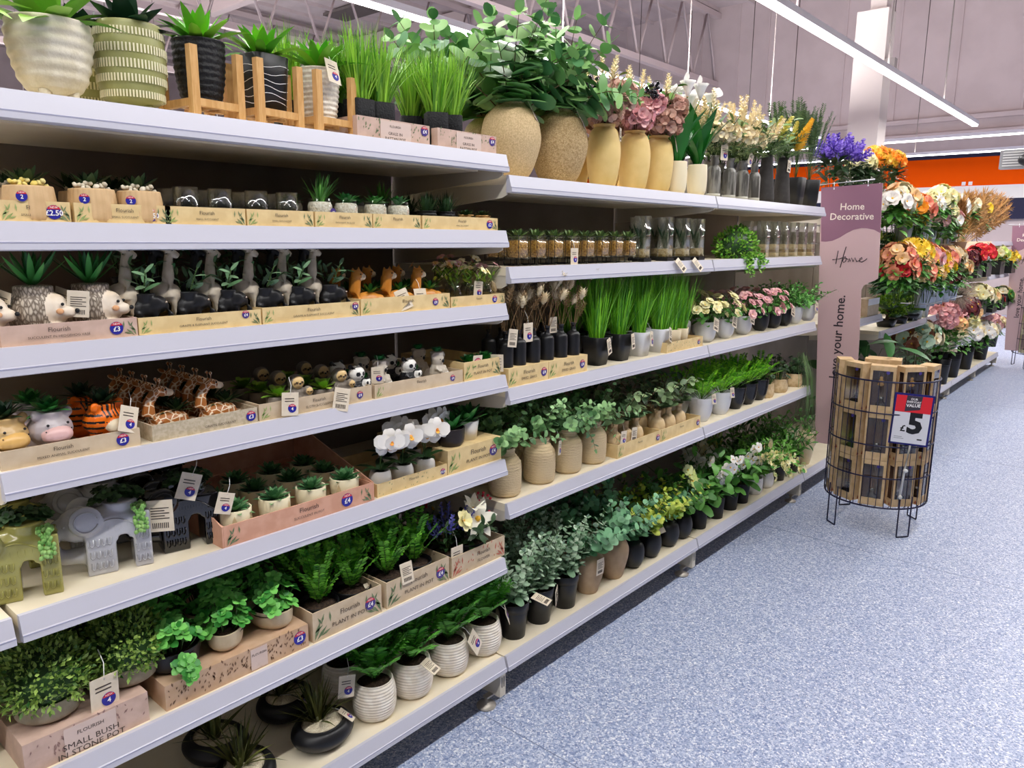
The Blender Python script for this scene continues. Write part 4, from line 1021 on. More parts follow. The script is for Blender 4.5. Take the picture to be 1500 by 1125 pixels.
def relief():
    b = MB(); y = -.0345
    for row, (zz, xsq) in enumerate(((.088, [.0+.011*i for i in range(8)]), (.066, (-.022, -.012, -.002, .008, .056, .066, .075)), (.042, (-.022, -.012, -.002, .008, .056, .066, .075)), (.02, (-.022, -.012, -.002, .008, .056, .066, .075)))):
        for x in xsq:
            dy = -.0015 if row else .0015
            b.tube([(x-.003, y+dy+.003, zz+.007), (x-.003, y+dy+.003, zz-.004), (x, y+dy+.003, zz-.008), (x+.003, y+dy+.003, zz-.004), (x+.003, y+dy+.003, zz+.007)], .0012, 4)
    b.tube([(-.028+.02*cos(t*.3), -.0412, .112+.02*sin(t*.3)) for t in range(1, 21)], .0012, 4)
    b.tube([(-.03+.11*t/10, -.0318, .078+.03*sin(PI*min(1, (t+1)/10))) for t in range(11)], .0014, 4)
    b.ell((-.064, -.022, .104), .003)
    return b
rl = relief()
trail = P_jade(23, 22, .045, .03, .016).mesh('foliage', [G_DARK, STEMG])
def pearls(seed):
    random.seed(seed); b = MB()
    for s in range(3):
        x = (s-1)*.009; p = V((x, 0, 0)); pts = [p]
        for j in range(9): p = p+V((rnd(-.003, .003), -.012*(1 if j < 2 else .1), -.001 if j < 2 else -.0075)); pts.append(p)
        b.tube(pts, .0008, 4, 1)
        for q in pts: 
            for _ in range(2): b.ell(q+V((rnd(-.006, .006), rnd(-.004, .001), rnd(-.004, .004))), (.0045, .0045, .0055), n=7, m=5, k=0)
    return b.mesh('trailing_pearls', [leafm('pearl_green', '5c9440', '9cc474'), STEMG])
pe = pearls(3)
X = [at_y(48, 800, 1.49).x, at_y(150, 800, 1.49).x, at_y(268, 770, 1.49).x]
for k, (x, l, ms) in enumerate(((X[0]-.042, 'olive green glazed elephant planter at the end of its shelf', mat('olive_glaze', 'aaa55c', '9c9750', .2, scale=20, coat=.5)), (X[1]+.004, 'glossy grey elephant planter with a barcode card', mat('grey_glaze', 'c2c2c8', 'b4b4bc', .15, scale=20, coat=.6)), (X[2]-.012, 'glossy black elephant planter beside the pink carton', mat('black_glaze', '0c0c10', rough=.12, spec=.6, coat=.6)))):
    me = em_.copy(); me.materials.clear(); me.materials.append(ms)
    o = root('elephant_planter', l, 'planter', (x, 1.495, z), [-.28, -.26, -.22][k], 'large elephant planters'); part('body', me, o); part('relief', rl.mesh('relief', [ms]), o); part('foliage', trail, o, None, (.03, .02, .13))
    if k < 2: part('trailing_pearls', pe, o, None, (.064, -.02, .126), sc=.82)
    if k == 1: tag(o, (.1, -.03, .128), (0, 0, -.35), 'bar', 1.4)
    if k == 2: tag(o, (.03, -.045, .165), (0, .35, 0), 'price', 1.2)
    d = dup(o, (x+.02, 1.64, z), -.25, 'elephant planter in the shade behind the front %s elephant' % ['olive green', 'grey', 'black'][k], drop=('price_tag', 'trailing_pearls'))
x0, x1, h = tray('open pink carton of succulents, reading SUCCULENT IN POT', 325, 547, 728, 762, z, .34, PINKC, 'Flourish', 'SUCCULENT IN POT', '£4', tx=.53, px=.8, kb=BLUE, lm=LEAFD, front=1.41, ssz=.17, tsz=.34, h=.047, back=None)
b = MB(); L_ = x1-x0; b.box(x0, x1, 1.75, 1.753, z, z+.15); b.poly([(0, 0), (.34, 0), (.34, .15), (0, .047)], (x1+.0005, 1.41, z), (0, 1, 0), (0, 0, 1), (1, 0, 0), .003); b.poly([(0, 0), (.34, 0), (.34, .15), (0, .047)], (x0-.0035, 1.41, z), (0, 1, 0), (0, 0, 1), (1, 0, 0), .003)
car = [o for o in C.objects if o.name.startswith('display_tray') and 'SUCCULENT IN POT' in o['label']][0]
q = part('carton_back', b, car, PINKC); q.location = (-x0, -1.41, -z)
cpm = MB(); cpm.lathe(prof([(.0335, 0), (.0345, .035), (.035, .062)]), 28); 
CR2 = mat('cream_pot', 'ece0bc', rough=.5); TRI = mat('tan_triangle', 'dcc79a', rough=.55)
for k in range(2): a = -1.2+k*1.5; r = .0352; pts = [(a, .004), (a+.9, .004), (a+.45, .052)]; 
for k in range(3):
    a0 = -2.6+k*1.25; N = 8
    for i in range(N):
        a = a0+1.0*i/N; c = a0+1.0*(i+1)/N; za = .004+.05*(1-abs(2*i/N-1)); zc = .004+.05*(1-abs(2*(i+1)/N-1))
        cpm.add([(.0348*cos(a), .0348*sin(a), .003), (.0348*cos(c), .0348*sin(c), .003), (.0357*cos(c), .0357*sin(c), zc), (.0357*cos(a), .0357*sin(a), za)], [(0, 1, 2, 3)], True, 1)
cpm = cpm.mesh('pot', [CR2, TRI]); sg_ = P_rosette(24, 32, .048, .015, 1.4, .1, -.1, 'pt', .2).mesh('foliage', [G_SUCC])
q0 = None; step = L_/4
for i in range(4):
    for j in range(3):
        x = x0+.05+step*i*.98; y = 1.452+.085*j
        l = 'cream pot with green rosette succulent in pink carton, %s pot from the elephants, %s row' % (ORD[i], ['front', 'middle', 'back'][j])
        if not q0: q0 = potted('succulent_pot', l, 'succulent pot', (x, y, z+.004), cpm, None, sg_, None, (.033, .053), fz=.054, group='succulents in the pink carton')
        else: dup(q0, (x, y, z+.004), 1.1*i+j, l)
o = tag(q0, (-.03, -.03, .11), (0, .3, -.2), 'price', 1.0)
# orchids
tray('kraft tray of white orchids with floral print', 552, 655, 681, 700, z, .26, KRAFT, 'Flourish', None, '£2.50', px=.93, tx=.5, kb=PURP, sprigs='', h=.034, flecks=20)
x0, x1, h = tray('kraft box carrying a dark and a white succulent pot', 656, 734, 657, 690, z, .3, KRAFT, 'Flourish', 'PLANT IN POT', '£4', px=.84, kb=PURP, sprigs='l', closed=True, tx=.55, h=.068)
op = MB().lathe(prof(curve_prof([(.016, 0), (.027, .012), (.029, .034), (.024, .05)])), 24).mesh('pot', [WHITEC])
def orchid(seed, ns):
    random.seed(seed); b = MB()
    for i in range(5): a = i*2.4; b.leaf((0, 0, 0), pol(a, .7), UP, .07, .022, 'strap', -.4, .2, 0)
    for s in range(ns):
        a = -1.7+rnd(-.7, .7); pts = arc((0, 0, 0), a, 1.5, .15, 1.5); b.tube(pts, .0014, 5, 1)
        for j in range(3):
            p, d = along(pts, .6+.19*j); n = V((-.35+rnd(-.4, .4), -1, rnd(-.2, .3))).normalized(); p = p+n*.006; s1, s2, n = basis(n)
            for q, (aa, r, w) in enumerate(((0, .034, 1.05), (PI, .034, 1.05), (PI/2, .032, .7), (PI*1.22, .03, .65), (-PI*.22, .03, .65))):
                dd = (s1*cos(aa)+s2*sin(aa)*(1 if s2.z > 0 else -1))*.97+n*.2; b.leaf(p+n*(.002 if q < 2 else 0), dd, n, r, r*w, 'petal', -.15, .1, 2, cup=.4)
            b.ell(p+n*.006-UP*.003, (.004, .004, .006), k=3); b.leaf(p+n*.004, n*.6-UP, n, .014, .01, 'petal', .3, .3, 3)
    return b.mesh('orchid', [G_DARK, STEMG, leafm('orchid_white', 'e8e4dc', 'f8f4ee'), mat('orchid_throat', 'd8702c', 'f0c050', .5, scale=200)])
X = xs(695, 1.458, (557, 590, 622)); q0 = None
for i, x in enumerate(X):
    l = 'white orchid in round white pot, %s' % ['nearest the pink carton', 'middle of the three front orchids', 'next to the kraft box of two pots'][i]; om = orchid(40+i, 2)
    if not q0: q0 = potted('orchid', l, 'orchid', (x, 1.458, z+.004), op, None, om, None, (.023, .042), fz=.044, group='white orchids', fname='flower_stems')
    else: dup(q0, (x, 1.458, z+.004), -.2*i, l, swap={'flower_stems': om})
for i, x in enumerate(xs(695, 1.55, (560, 600))): dup(q0, (x+.02, 1.55, z+.004), .5*i, 'white orchid in the row behind the %s front orchid' % ORD[i])
dk = MB().lathe(prof(curve_prof([(.03, 0), (.038, .015), (.04, .05)])), 28).mesh('pot', [mat('dark_brown_pot', '2a2220', rough=.4)]); wh = MB().lathe(prof([(.026, 0), (.034, .055)]), 28).mesh('pot', [WHITEC]); av = P_rosette(25, 26, .085, .022, 1.45, .5, -.1, 'agave', .3).mesh('foliage', [G_ALOE])
potted('haworthia_pot', 'dark brown bowl of pointed green succulent on the kraft box', 'succulent pot', (x0+.055, 1.462, z+h), dk, None, av, None, (.037, .04), fz=.04)
potted('haworthia_pot', 'white tapered pot of pointed green succulent on the kraft box', 'succulent pot', (x0+.135, 1.475, z+h), wh, None, av, None, (.03, .046), fz=.046)

# ================================================================== SIXTH SHELF: bushes, jade plants, button ferns
z = S1[5]
x0, x1, h = tray('closed pink box under two bushes, reading SMALL BUSH IN STONE POT', 30, 222, 1055, 1103, z, .34, DUSK, 'FLOURISH', 'SMALL BUSH/IN STONE POT', None, closed=True, sprigs='', flecks=36, plate=(.3, .72), tsz=.17, ssz=.26, tx=.51, lm=mat('mauve_print', '9a7a72', rough=.6), h=.062)
sp_ = MB().lathe(prof(curve_prof([(.04, 0), (.056, .012), (.058, .042)])), 32).mesh('pot', [mat('stone_bowl', 'a79c86', '958a74', .7, scale=40, bump=.4)])
bm = [P_dome(60+i, 1900, .082, .074, .074, .0125, low=-.45).mesh('foliage', [G_BOX, G_DARK]) for i in range(2)]
X = [x0+.068, x0+.215]
o = potted('boxwood_bush', 'round boxwood bush in stone bowl with its name card, at the pink box front', 'bush', (X[0], 1.492, z+h), sp_, None, bm[0], None, (.055, .035), fz=.072, group='boxwood bushes')
tag(o, (.078, -.062, .062), (0, .03, .1), 'price', 1.55)
dup(o, (X[1], 1.50, z+h), 1, 'round boxwood bush in stone bowl, at the pink box end towards the jade plants', swap={'foliage': bm[1]}, drop=('price_tag',))
dup(o, (X[0]+.01, 1.635, z+h), 2, 'round boxwood bush in the shade behind the bush with the name card', drop=('price_tag',)); dup(o, (X[1], 1.645, z+h), 3, 'round boxwood bush in the shade behind the bush nearer the jade plants', drop=('price_tag',))
x0, x1, h = tray('closed patterned box under the jade plants, with blue price sticker', 240, 455, 974, 1020, z, .34, PATT, 'FLOURISH', None, '£3', closed=True, sprigs='', flecks=150, px=.93, pz=.55, tsz=.14, tx=.62, plate=(.56, .68), lm=mat('brown_sprig_print', '7a5c44', rough=.6), h=.056)
jm = [P_jade(65+i, 30, .055, .105, .023).mesh('foliage', [G_JADE, STEMG]) for i in range(3)]
def ovalpot(m): return MB().lathe(prof(curve_prof([(.03, 0), (.043, .014), (.046, .045)])), 32, sx=1.15, sy=.85).mesh('pot', [m])
ob = ovalpot(BLACKM); oc = ovalpot(mat('beige_stone', 'cdbb9c', 'bfac8c', .6, scale=30))
X = [x0+.05, x0+.165, x0+.28]
o = potted('jade_plant', 'jade plant in oval black pot, spilling over the rim', 'jade plant', (X[0], 1.475, z+h), ob, None, jm[0], None, (.043, .038), fz=.036, group='jade plants')
part('trailing_sprig', P_jade(77, 6, .03, .02, .022).mesh('trailing_sprig', [G_JADE, STEMG]), o, None, (.0, -.045, .022), (.7, 0, 0))
dup(o, (X[1], 1.48, z+h), 1, 'jade plant in oval beige pot beside the black pot', swap={'pot': oc, 'foliage': jm[1]}, drop=('trailing_sprig',))
dup(o, (X[2], 1.48, z+h), 2, 'jade plant in oval beige pot at the box end, next to the fern trays', swap={'pot': oc, 'foliage': jm[2]}, drop=('trailing_sprig',))
for i in range(3): dup(o, (X[i]+.01, 1.60, z+h), i, 'jade plant in the shade behind the %s' % ['black-potted jade plant', 'beige-potted jade beside the black pot', 'beige-potted jade next to the fern trays'][i], swap={'foliage': jm[(i+1) % 3], 'pot': oc}, drop=('trailing_sprig',))
f1 = tray('tall beige tray of button ferns next to the jade plants', 458, 560, 890, 935, z, .3, KRAFT2, 'Flourish', 'PLANT IN POT', '£4', px=.82, kb=PURP, lm=LEAFD, tsz=.26, tx=.52, h=.075)
f2 = tray('tall beige tray of button ferns next to the flower tray', 566, 658, 838, 878, z, .3, KRAFT2, 'Flourish', 'PLANT IN POT', '£4', px=.85, kb=PURP, lm=LEAFD, tsz=.26, tx=.5, h=.072)
f3 = tray('beige tray of potted lilies with floral print, at the end of the fern shelf', 662, 739, 800, 833, z, .28, KRAFT2, 'Flourish', 'FLOWER', None, lm=mat('red_flower_print', 'c4705c', rough=.6), tx=.58, flecks=20, h=.062, tsz=.28)
zzm = [P_fern(80+i, 15, .155, .017, 1.52, 1.0, .35, 15, .5, shape='spoon', taper=0).mesh('foliage', [G_ZZ, STEMG]) for i in range(2)]
bl = MB().lathe(prof(curve_prof([(.034, 0), (.047, .012), (.05, .06)])), 30).mesh('pot', [BLACKM]); q0 = None
for i, (x, y, l) in enumerate(((f1[0]+.062, 1.482, 'button fern in black bowl, front pot nearest the jade plants'), (f1[0]+.165, 1.486, 'button fern in black bowl, second pot from the jade plants'), (f2[0]+.055, 1.482, 'button fern in black bowl with a card behind its fronds'), (f2[0]+.155, 1.486, 'button fern in black bowl with a hanging price card, beside the lilies'))):
    if not q0: q0 = potted('button_fern', l, 'fern', (x, y, z+.004), bl, None, zzm[0], None, (.046, .05), SOIL, fz=.05, group='button ferns')
    else: o = dup(q0, (x, y, z+.004), i*1.7, l, swap={'foliage': zzm[i % 2]})
    if i == 1: tag(o, (-.02, -.04, .06), (-.8, 0, -1.7), 'bar', 1)
    if i == 2: tag(o, (.0, .06, .1), (-.2, 0, -3.4), 'bar', 1.2)
    if i == 3: tag(o, (-.02, .056, .075), (.2, 0, -5.1), 'price', 1.25)
for i, x in enumerate((f1[0]+.062, f1[0]+.165, f2[0]+.055, f2[0]+.155)): dup(q0, (x+.01, 1.62, z+.004), i+.8, 'button fern in the shade behind the %s front button fern' % ORD[i], swap={'foliage': zzm[(i+1) % 2]}, sc=1.08)
def lily(seed, col, red=True):
    random.seed(seed); b = MB(); p = V((.0, -.035, .085))
    P_broad(seed, 8, .12, .05, .02, .9, 7, 'pt', b=b)
    flower(b, p, (-.3, -1, .35), .07, 6, 1, 'pt', .42, .3, -.25, 2, 3, .12); flower(b, p+V((-.01, .01, .03)), (-.1, -.6, 1), .05, 6, 1, 'pt', .45, .8, -.1, 2, 3, .1)
    if red:
        for i in range(26): b.ell((.03+rnd(-.02, .035), -.02+rnd(-.02, .02), .15-rnd(0, .07)), .0045, n=7, m=5, k=4)
    return b.mesh('flower_stems', [G_DARK, STEMG, col, P_GOLD, mat('red_berry', 'c41e34', rough=.35)])
lp = potted('lily_pot', 'potted white and yellow lily with red berries at the shelf end', 'potted flower', (f3[0]+.125, 1.475, z+.004), bl, None, lily(91, leafm('lily_petal', 'f2ead0', 'fffbe6')), None, (.046, .05), fz=.05, fname='flower_stems')
def blueb(seed):
    random.seed(seed); b = MB(); P_broad(seed, 7, .11, .03, .012, .9, 8, 'pt', b=b)
    for i in range(9): a = rnd(0, 6.3); e = rnd(.7, 1.5); q = pol(a, e)*.13; spike(b, q*.6, q, .07, .012, 26, .006, 2)
    flower(b, (.02, -.045, .1), (.2, -1, .5), .035, 6, 2, 'petal', .8, .4, -.1, 3, 4, .15)
    return b.mesh('flower_stems', [G_DARK, STEMG, leafm('blue_bloom', '4a4a9a', '7a78c0'), P_PALEY, P_GOLD])
o = dup(lp, (f3[0]+.035, 1.475, z+.004), 0, 'potted blue spikes and cream bloom with a price card, beside the lily', swap={'flower_stems': blueb(93)}); tag(o, (-.01, -.052, .085), (0, 0, 0), 'price', 1.35)
dup(lp, (f3[0]+.06, 1.6, z+.004), 1.5, 'potted lily in the shade behind the front flowers')

# ================================================================== BOTTOM SHELF of the animal bay
z = S1[6]
def boat(label, x, y, rz, seed, tg=None, group='black pebble bowls'):
    o = root('pebble_bowl', label, 'bowl', (x, y, z), rz, group)
    part('bowl', cached('boat', lambda: MB().lathe(prof(curve_prof([(.028, 0), (.065, .012), (.08, .035), (.07, .056), (.058, .06)], 16), .005, .8), 36, sx=1.05, sy=.9).mesh('bowl', [BLACKM])), o)
    part('gravel', cached('sandg', lambda: soil_mesh(.057, .056, mat('cream_gravel', 'dccdae', 'f0e6cc', .8, 'voronoi', scale=330, bump=1, bscale=260), 1.05, .9).mesh('gravel', [mat('cream_gravel', '0')])), o)
    part('foliage', cached('tuft%d' % seed, lambda: P_grass(seed, 60, .12, .012, 1.05, .007).mesh('foliage', [leafm('olive_tuft', '4a5426', '7a7a3c')])), o, None, (-.005, .01, .056))
    if tg: tag(o, tg, (-1.0, .3, .6), 'price', 1)
    return o
boat('black pebble bowl with olive tuft in front, beside the white ribbed pots', at_y(474, 1080, 1.49).x, 1.492, .1, 96, (.04, -.02, .075))
boat('black pebble bowl with olive tuft cut by the frame, nearest the floor corner', at_y(360, 1130, 1.49).x, 1.495, 1, 97)
boat('black pebble bowl in the shade, behind the bowl beside the ribbed pots', at_y(420, 1035, 1.66).x, 1.665, .4, 97, (-.02, -.04, .075))
boat('black pebble bowl in the shade, behind the bowl cut by the frame', at_y(318, 1092, 1.64).x, 1.645, 2, 96, (.02, -.04, .075))
rw = MB().lathe(prof(ribbed([(.038, 0), (.052, .012), (.059, .045), (.057, .08), (.05, .108)], 13, .0011, 90), .004, .86), 40).mesh('pot', [mat('ribbed_white_pot', 'f2eadc', 'e6dac8', .5, scale=40)])
fm = [P_fern(100+i, 16, .16, .045, 1.53, 1.0, .55, 14, .3).mesh('foliage', [G_FERN, STEMG]) for i in range(3)]
fz_ = .095; q0 = None
X = xs(1010, 1.482, (548, 604, 658, 707))
for i, x in enumerate(X):
    l = 'white ribbed pot of fern, %s' % ['nearest the black pebble bowl, with a card stuck beside it', 'second from the black pebble bowl', 'third from the black pebble bowl, price card on its rim', 'last before the black plastic pots'][i]
    if not q0: q0 = potted('fern_pot', l, 'fern', (x, 1.482, z), rw, None, fm[0], None, (.046, .095), fz=fz_, group='ferns in white ribbed pots'); tag(q0, (-.085, -.0, .155), (-.1, .15, -.3), 'price', 1.3)
    else: o = dup(q0, (x, 1.482, z), 0, l, swap={'foliage': fm[i % 3]}, drop=('price_tag',))
    if i == 1: tag(o, (-.01, -.06, .125), (-1.1, 0, .3), 'bar', 1.1)
    if i == 2: tag(o, (.035, -.055, .12), (-.3, -.45, .4), 'price', 1.45)
    if i == 3: tag(o, (.05, -.05, .135), (-.3, -.5, .9), 'price', 1.2)
for i, x in enumerate(X): dup(q0, (x-.0, 1.62, z), i, 'white ribbed pot of fern in the row behind the %s ribbed pot' % ORD[i], swap={'foliage': fm[(i+2) % 3]}, drop=('price_tag',))
# ================================================================== FIVE-SHELF BAYS, TOP: vases and tall flowers
z = S2[0]
SPK = mat('speckled_stoneware', 'd6bc90', 'bfa478', .75, scale=260, bump=.3, bscale=300)
ROUGH = mat('rough_stoneware', 'd2b688', 'a88a5c', .85, 'voronoi', scale=320, bump=1, bscale=220)
vk = [(.045, 0), (.066, .03), (.086, .09), (.088, .13), (.074, .18), (.045, .208), (.04, .216)]
vm = MB().lathe(prof(curve_prof(vk, 30)), 40)
for x, ms, l, e, s, tl in ((1.735, SPK, 'smooth speckled tan vase of large eucalyptus beside the grass tray', 0, 1, (-.2, 0, .35)), (1.965, ROUGH, 'rough gritty tan vase of large eucalyptus beside the smooth one', 1, 1.04, (-.3, .35, .6))):
    o = potted('eucalyptus_vase', l, 'vase', (x, 1.508, z), vm.mesh('vase', [ms]), None, bigeuc[e], None, fz=.17, rz=x*3, potname='vase'); o.scale = (s, s, s)
    part('drooping_stems', P_euc(134+e, 4, .26, .07, 1.2, 1.3, 7, 'round', .2, .02, .95, sr=.002, lean=(-1.6-x*3, .9)), o, [G_EUCB, STEM], (0, 0, .19)); tag(o, (.055*cos(-x*3-.9), .055*sin(-x*3-.9), .212), (-.5, .3, -x*3+.4), 'price', 1.3)
potted('eucalyptus_vase', 'tall eucalyptus vase in the back row behind the two stone vases', 'vase', (1.87, 1.72, z), vm.mesh('vase', [SPK]), None, bigeuc[2], None, fz=.18, potname='vase')
SANDY = mat('sand_yellow_vase', 'e6c884', 'dcbc74', .6, scale=12, bump=.1, bscale=200)
yk = [(.036, 0), (.046, .02), (.055, .08), (.056, .13), (.047, .175), (.034, .192), (.038, .2)]
yv = MB().lathe(prof(curve_prof(yk, 26)), 32).mesh('vase', [SANDY])
def hyd_bouquet(seed, col, n=3):
    random.seed(seed); b = MB()
    for i in range(n):
        a = -2.2+i*1.3+rnd(-.3, .3); p = V((cos(a)*.045, sin(a)*.05, .035+.05*(i % 2))); stems(b, [[(0, 0, -.05), p*.6, p]]); hydrangea(b, p, .044, 46, .022)
    for i in range(3):
        a = rnd(0, 6.3); p = pol(a, 1.1)*.14; stems(b, [[(0, 0, 0), p*.5, p]]); 
        for j in range(16): b.ell(p+V((rnd(-.02, .02), rnd(-.02, .02), rnd(-.03, .02))), .0062, n=7, m=5, k=4)
    P_broad(seed, 7, .17, .05, .03, .8, 6, 'petal', b=b, curve=-.2)
    for i in range(3): a = rnd(0, 6.3); q = pol(a, 1.35); stems(b, [[(0, 0, 0), q*.16]]); spike(b, q*.14, q, .07, .014, 40, .008, 5)
    return b.mesh('bouquet', [leafm('bouquet_leaf', '4e7a34', '8cae5a'), STEM, col, P_GOLD, P_BERRY, P_CREAM])
X = xs(230, 1.474, (884, 929, 964)); q0 = None
for i, x in enumerate(X):
    l = 'sandy yellow tapered vase of pink hydrangea and black berries, %s' % ['beside the rough stone vase', 'middle of the three', 'beside the small cream pots'][i]; bq = hyd_bouquet(200+i, P_DUST if i == 0 else P_PINK if i == 1 else P_DUST)
    if not q0: q0 = potted('flower_vase', l, 'vase', (x, 1.474, z), yv, None, bq, None, fz=.205, group='yellow vases', fname='bouquet', potname='vase')
    else: o = dup(q0, (x, 1.474, z), 0, l, swap={'bouquet': bq}, drop=('price_tag',))
    if i == 0: tag(q0, (.03, -.045, .19), (0, 0, .4), 'bar', .9)
    if i == 2: tag(o, (.03, -.05, .195), (-.2, 0, .5), 'price', 1.1)
for i, x in enumerate(X[:3]): dup(q0, (x+.02, 1.61, z), 1.5+i, 'sandy yellow vase of flowers in the row behind the %s yellow vase' % ORD[i], drop=('price_tag',))
# small cream pots with calla leaves
cs = MB().lathe(prof(curve_prof([(.026, 0), (.036, .02), (.039, .07), (.037, .118)]), .004, .85), 28).mesh('pot', [mat('cream_cup', 'efe2c0', rough=.5)])
def calla(seed):
    random.seed(seed); b = MB()
    for i in range(9): a = i*2.4+seed; b.leaf((0, 0, 0), pol(a, rnd(1.15, 1.5)), UP-pol(a, 0), rnd(.2, .28), .05, 'pt', -.35, .15, 0)
    for i in range(2):
        a = 4+i*1.2; pts = arc((0, 0, 0), a, 1.4, .25, .3); b.tube(pts, .0025, 6, 1); p = pts[-1]
        b.lathe([(.003, 0), (.012, .02), (.022, .045), (.03, .055)], 14, tuple(p), k=2); b.leaf(p+V((-.02, 0, .045)), (-.3, -.3, 1), (0, -1, 0), .04, .045, 'pt', 0, .1, 2); b.tube([p, p+UP*.05], .004, 6, 3)
    return b.mesh('foliage', [leafm('calla_leaf', '145a18', '2f8a2c'), STEMG, P_WHITE, P_GOLD])
X = xs(255, 1.455, (992, 1022))
o = potted('calla_pot', 'small cream cup of calla lilies beside the yellow vases', 'potted flower', (X[0], 1.457, z), cs, None, calla(3), None, (.034, .1), fz=.1, group='calla lilies')
dup(o, (X[1], 1.457, z), 2.2, 'small cream cup of calla lilies beside the grey glass vases', swap={'foliage': calla(5)})
for i in (0, 1): dup(o, (X[i]+.02, 1.56, z), 1+i, 'cream cup of tall calla leaves behind the %s front cream cup' % ORD[i])
# grey bark-textured glass vases
BARKG = mat('grey_bark_glass', '8f8c84', '4d4a45', .35, scale=60, bump=1, bscale=90, stretch=(1, 1, .15))
gk = [(.027, 0), (.028, .006), (.028, .105), (.024, .118), (.015, .128), (.016, .155), (.02, .165)]
gv = MB(); gv.lathe(prof(gk), 26); gv.lathe([(0, 0), (.0288, 0), (.0288, .016), (0, .016)], 26, k=1); gv = gv.mesh('vase', [BARKG, mat('clear_base', 'b9b6a8', rough=.1)])
def del_bouquet(seed):
    random.seed(seed); b = MB()
    for i in range(5):
        a = rnd(0, 6.3); e = rnd(1.0, 1.45); q = pol(a, e); stems(b, [[(0, 0, -.03), q*.12]]); spike(b, q*.11, q, rnd(.1, .16), .02, 54, .012, 2)
    for i in range(3):
        a = -2.6+i*1.0; p = pol(a, .75)*.085+UP*.03; stems(b, [[(0, 0, -.02), p]]); hydrangea(b, p, .036, 26, .018)
    P_broad(seed, 6, .2, .05, .022, .7, 7, 'petal', b=b); P_fern(seed, 5, .16, .03, 1.2, .7, b=b)
    return b.mesh('bouquet', [leafm('bouquet_leaf2', '4a6a3a', '9aac6a'), STEMG, leafm('delphinium', 'ecd8a8', 'fbf0d2'), P_GOLD])
dm = [del_bouquet(210+i) for i in range(3)]
X = xs(265, 1.45, (1046, 1069, 1088, 1105)); q0 = None
for i, x in enumerate(X):
    l = 'grey bark-textured glass vase of cream delphiniums, %s of four from the cream cups' % ORD[i]
    if not q0: q0 = potted('bark_vase', l, 'vase', (x, 1.452, z), gv, None, dm[0], None, fz=.16, group='bark glass vases', fname='bouquet', potname='vase'); tag(q0, (0, -.04, .205), (0, 0, -.2), 'price', 1.3)
    else: o = dup(q0, (x, 1.452, z), i*1.4, l, swap={'bouquet': dm[i % 3]}, drop=('price_tag',))
    if i == 2: tag(o, (-.05, -.0, .2), (0, .5, -2.8), 'price', 1.2)
for i, x in enumerate(X): dup(q0, (x+.03, 1.57, z), i*2+1, 'grey bark glass vase of cream flowers in the row behind the %s bark vase' % ORD[i], swap={'bouquet': dm[(i+1) % 3]}, drop=('price_tag',))
# dark tapered vases
tv = MB().lathe(prof([(.043, 0), (.042, .02), (.03, .15), (.024, .218)]), 28).mesh('vase', [mat('charcoal_vase', '3c3836', '34302e', .7, scale=50)])
def yel_bouquet(seed, big):
    random.seed(seed); b = MB()
    P_fern(seed, 8, .2, .045, 1.35, .5, .8, 16, .25, b=b); P_broad(seed, 6, .2, .06, .035, .8, 6, 'petal', b=b)
    for i in range(3):
        a = [-1.5, -.4, 2][i]; e = [1.05, 1.2, 1.2][i]; q = pol(a, e); stems(b, [[(0, 0, -.03), q*.1]])
        if i == 0 and big:
            p = q*.06+V((.01, -.02, 0)); spike(b, p, (.55, -.25, .95), .17, .03, 130, .012, 2)
        else: spike(b, q*.09, q, .11, .022, 60, .012, 4)
    return b.mesh('bouquet', [leafm('bouquet_leaf3', '345a30', '7a9a58'), STEMG, P_GOLD, P_GOLD, leafm('lime_bloom', 'cdd06a', 'ecd87a')])
X = xs(270, 1.463, (1122, 1146))
o = potted('tapered_vase', 'charcoal tapered vase of fern and lime blooms beside the bark vases', 'vase', (X[0], 1.465, z), tv, None, yel_bouquet(221, False), None, fz=.2, group='charcoal vases', fname='bouquet', potname='vase')
q = dup(o, (X[1], 1.465, z), 0, 'charcoal tapered vase with arching golden bloom beside the fern pots', swap={'bouquet': yel_bouquet(223, True)}); tag(q, (-.0, -.03, .205), (0, .1, 0), 'bar', 1.2)
dup(o, (X[0]+.03, 1.6, z), 2, 'charcoal tapered vase in the row behind the other charcoal vases')
fp = MB().lathe(prof([(.036, 0), (.046, .135)]), 28, sq=6).mesh('pot', [mat('black_fern_pot', '1a1919', rough=.5)])
def upfern(seed):
    random.seed(seed); b = MB(); P_fern(seed, 14, .37, .03, 1.55, 1.28, .14, 40, .26, b=b, taper=.5); return b.mesh('foliage', [leafm('snake_fern', '2c4224', '56703c'), STEMG])
X = xs(283, 1.462, (1164, 1184))
o = potted('fern_pot', 'square black pot of upright sword fern beside the charcoal vases', 'fern', (X[0], 1.464, z), fp, None, upfern(5), None, (.04, .12), fz=.12, group='upright ferns')
dup(o, (X[1], 1.464, z), 1, 'square black pot of upright sword fern beside the banner', swap={'foliage': upfern(6)}); dup(o, (X[0]+.06, 1.58, z), 2, 'black pot of upright fern in the row behind the other two sword ferns')
b = MB(); b.lathe(prof(curve_prof([(.03, 0), (.038, .05), (.034, .11), (.03, .12)])), 22); 
potted('stone_vase', 'pebbly beige vase tucked between the sword fern and the banner', 'vase', (4.09, 1.47, z), b, [mat('pebble_vase', 'b9a888', '6f6450', .8, 'voronoi', scale=110, bump=1, bscale=90)], P_grass(7, 20, .04, .01, .6, .003), [P_STRAW], fz=.1, fname='dried_stems', potname='vase')

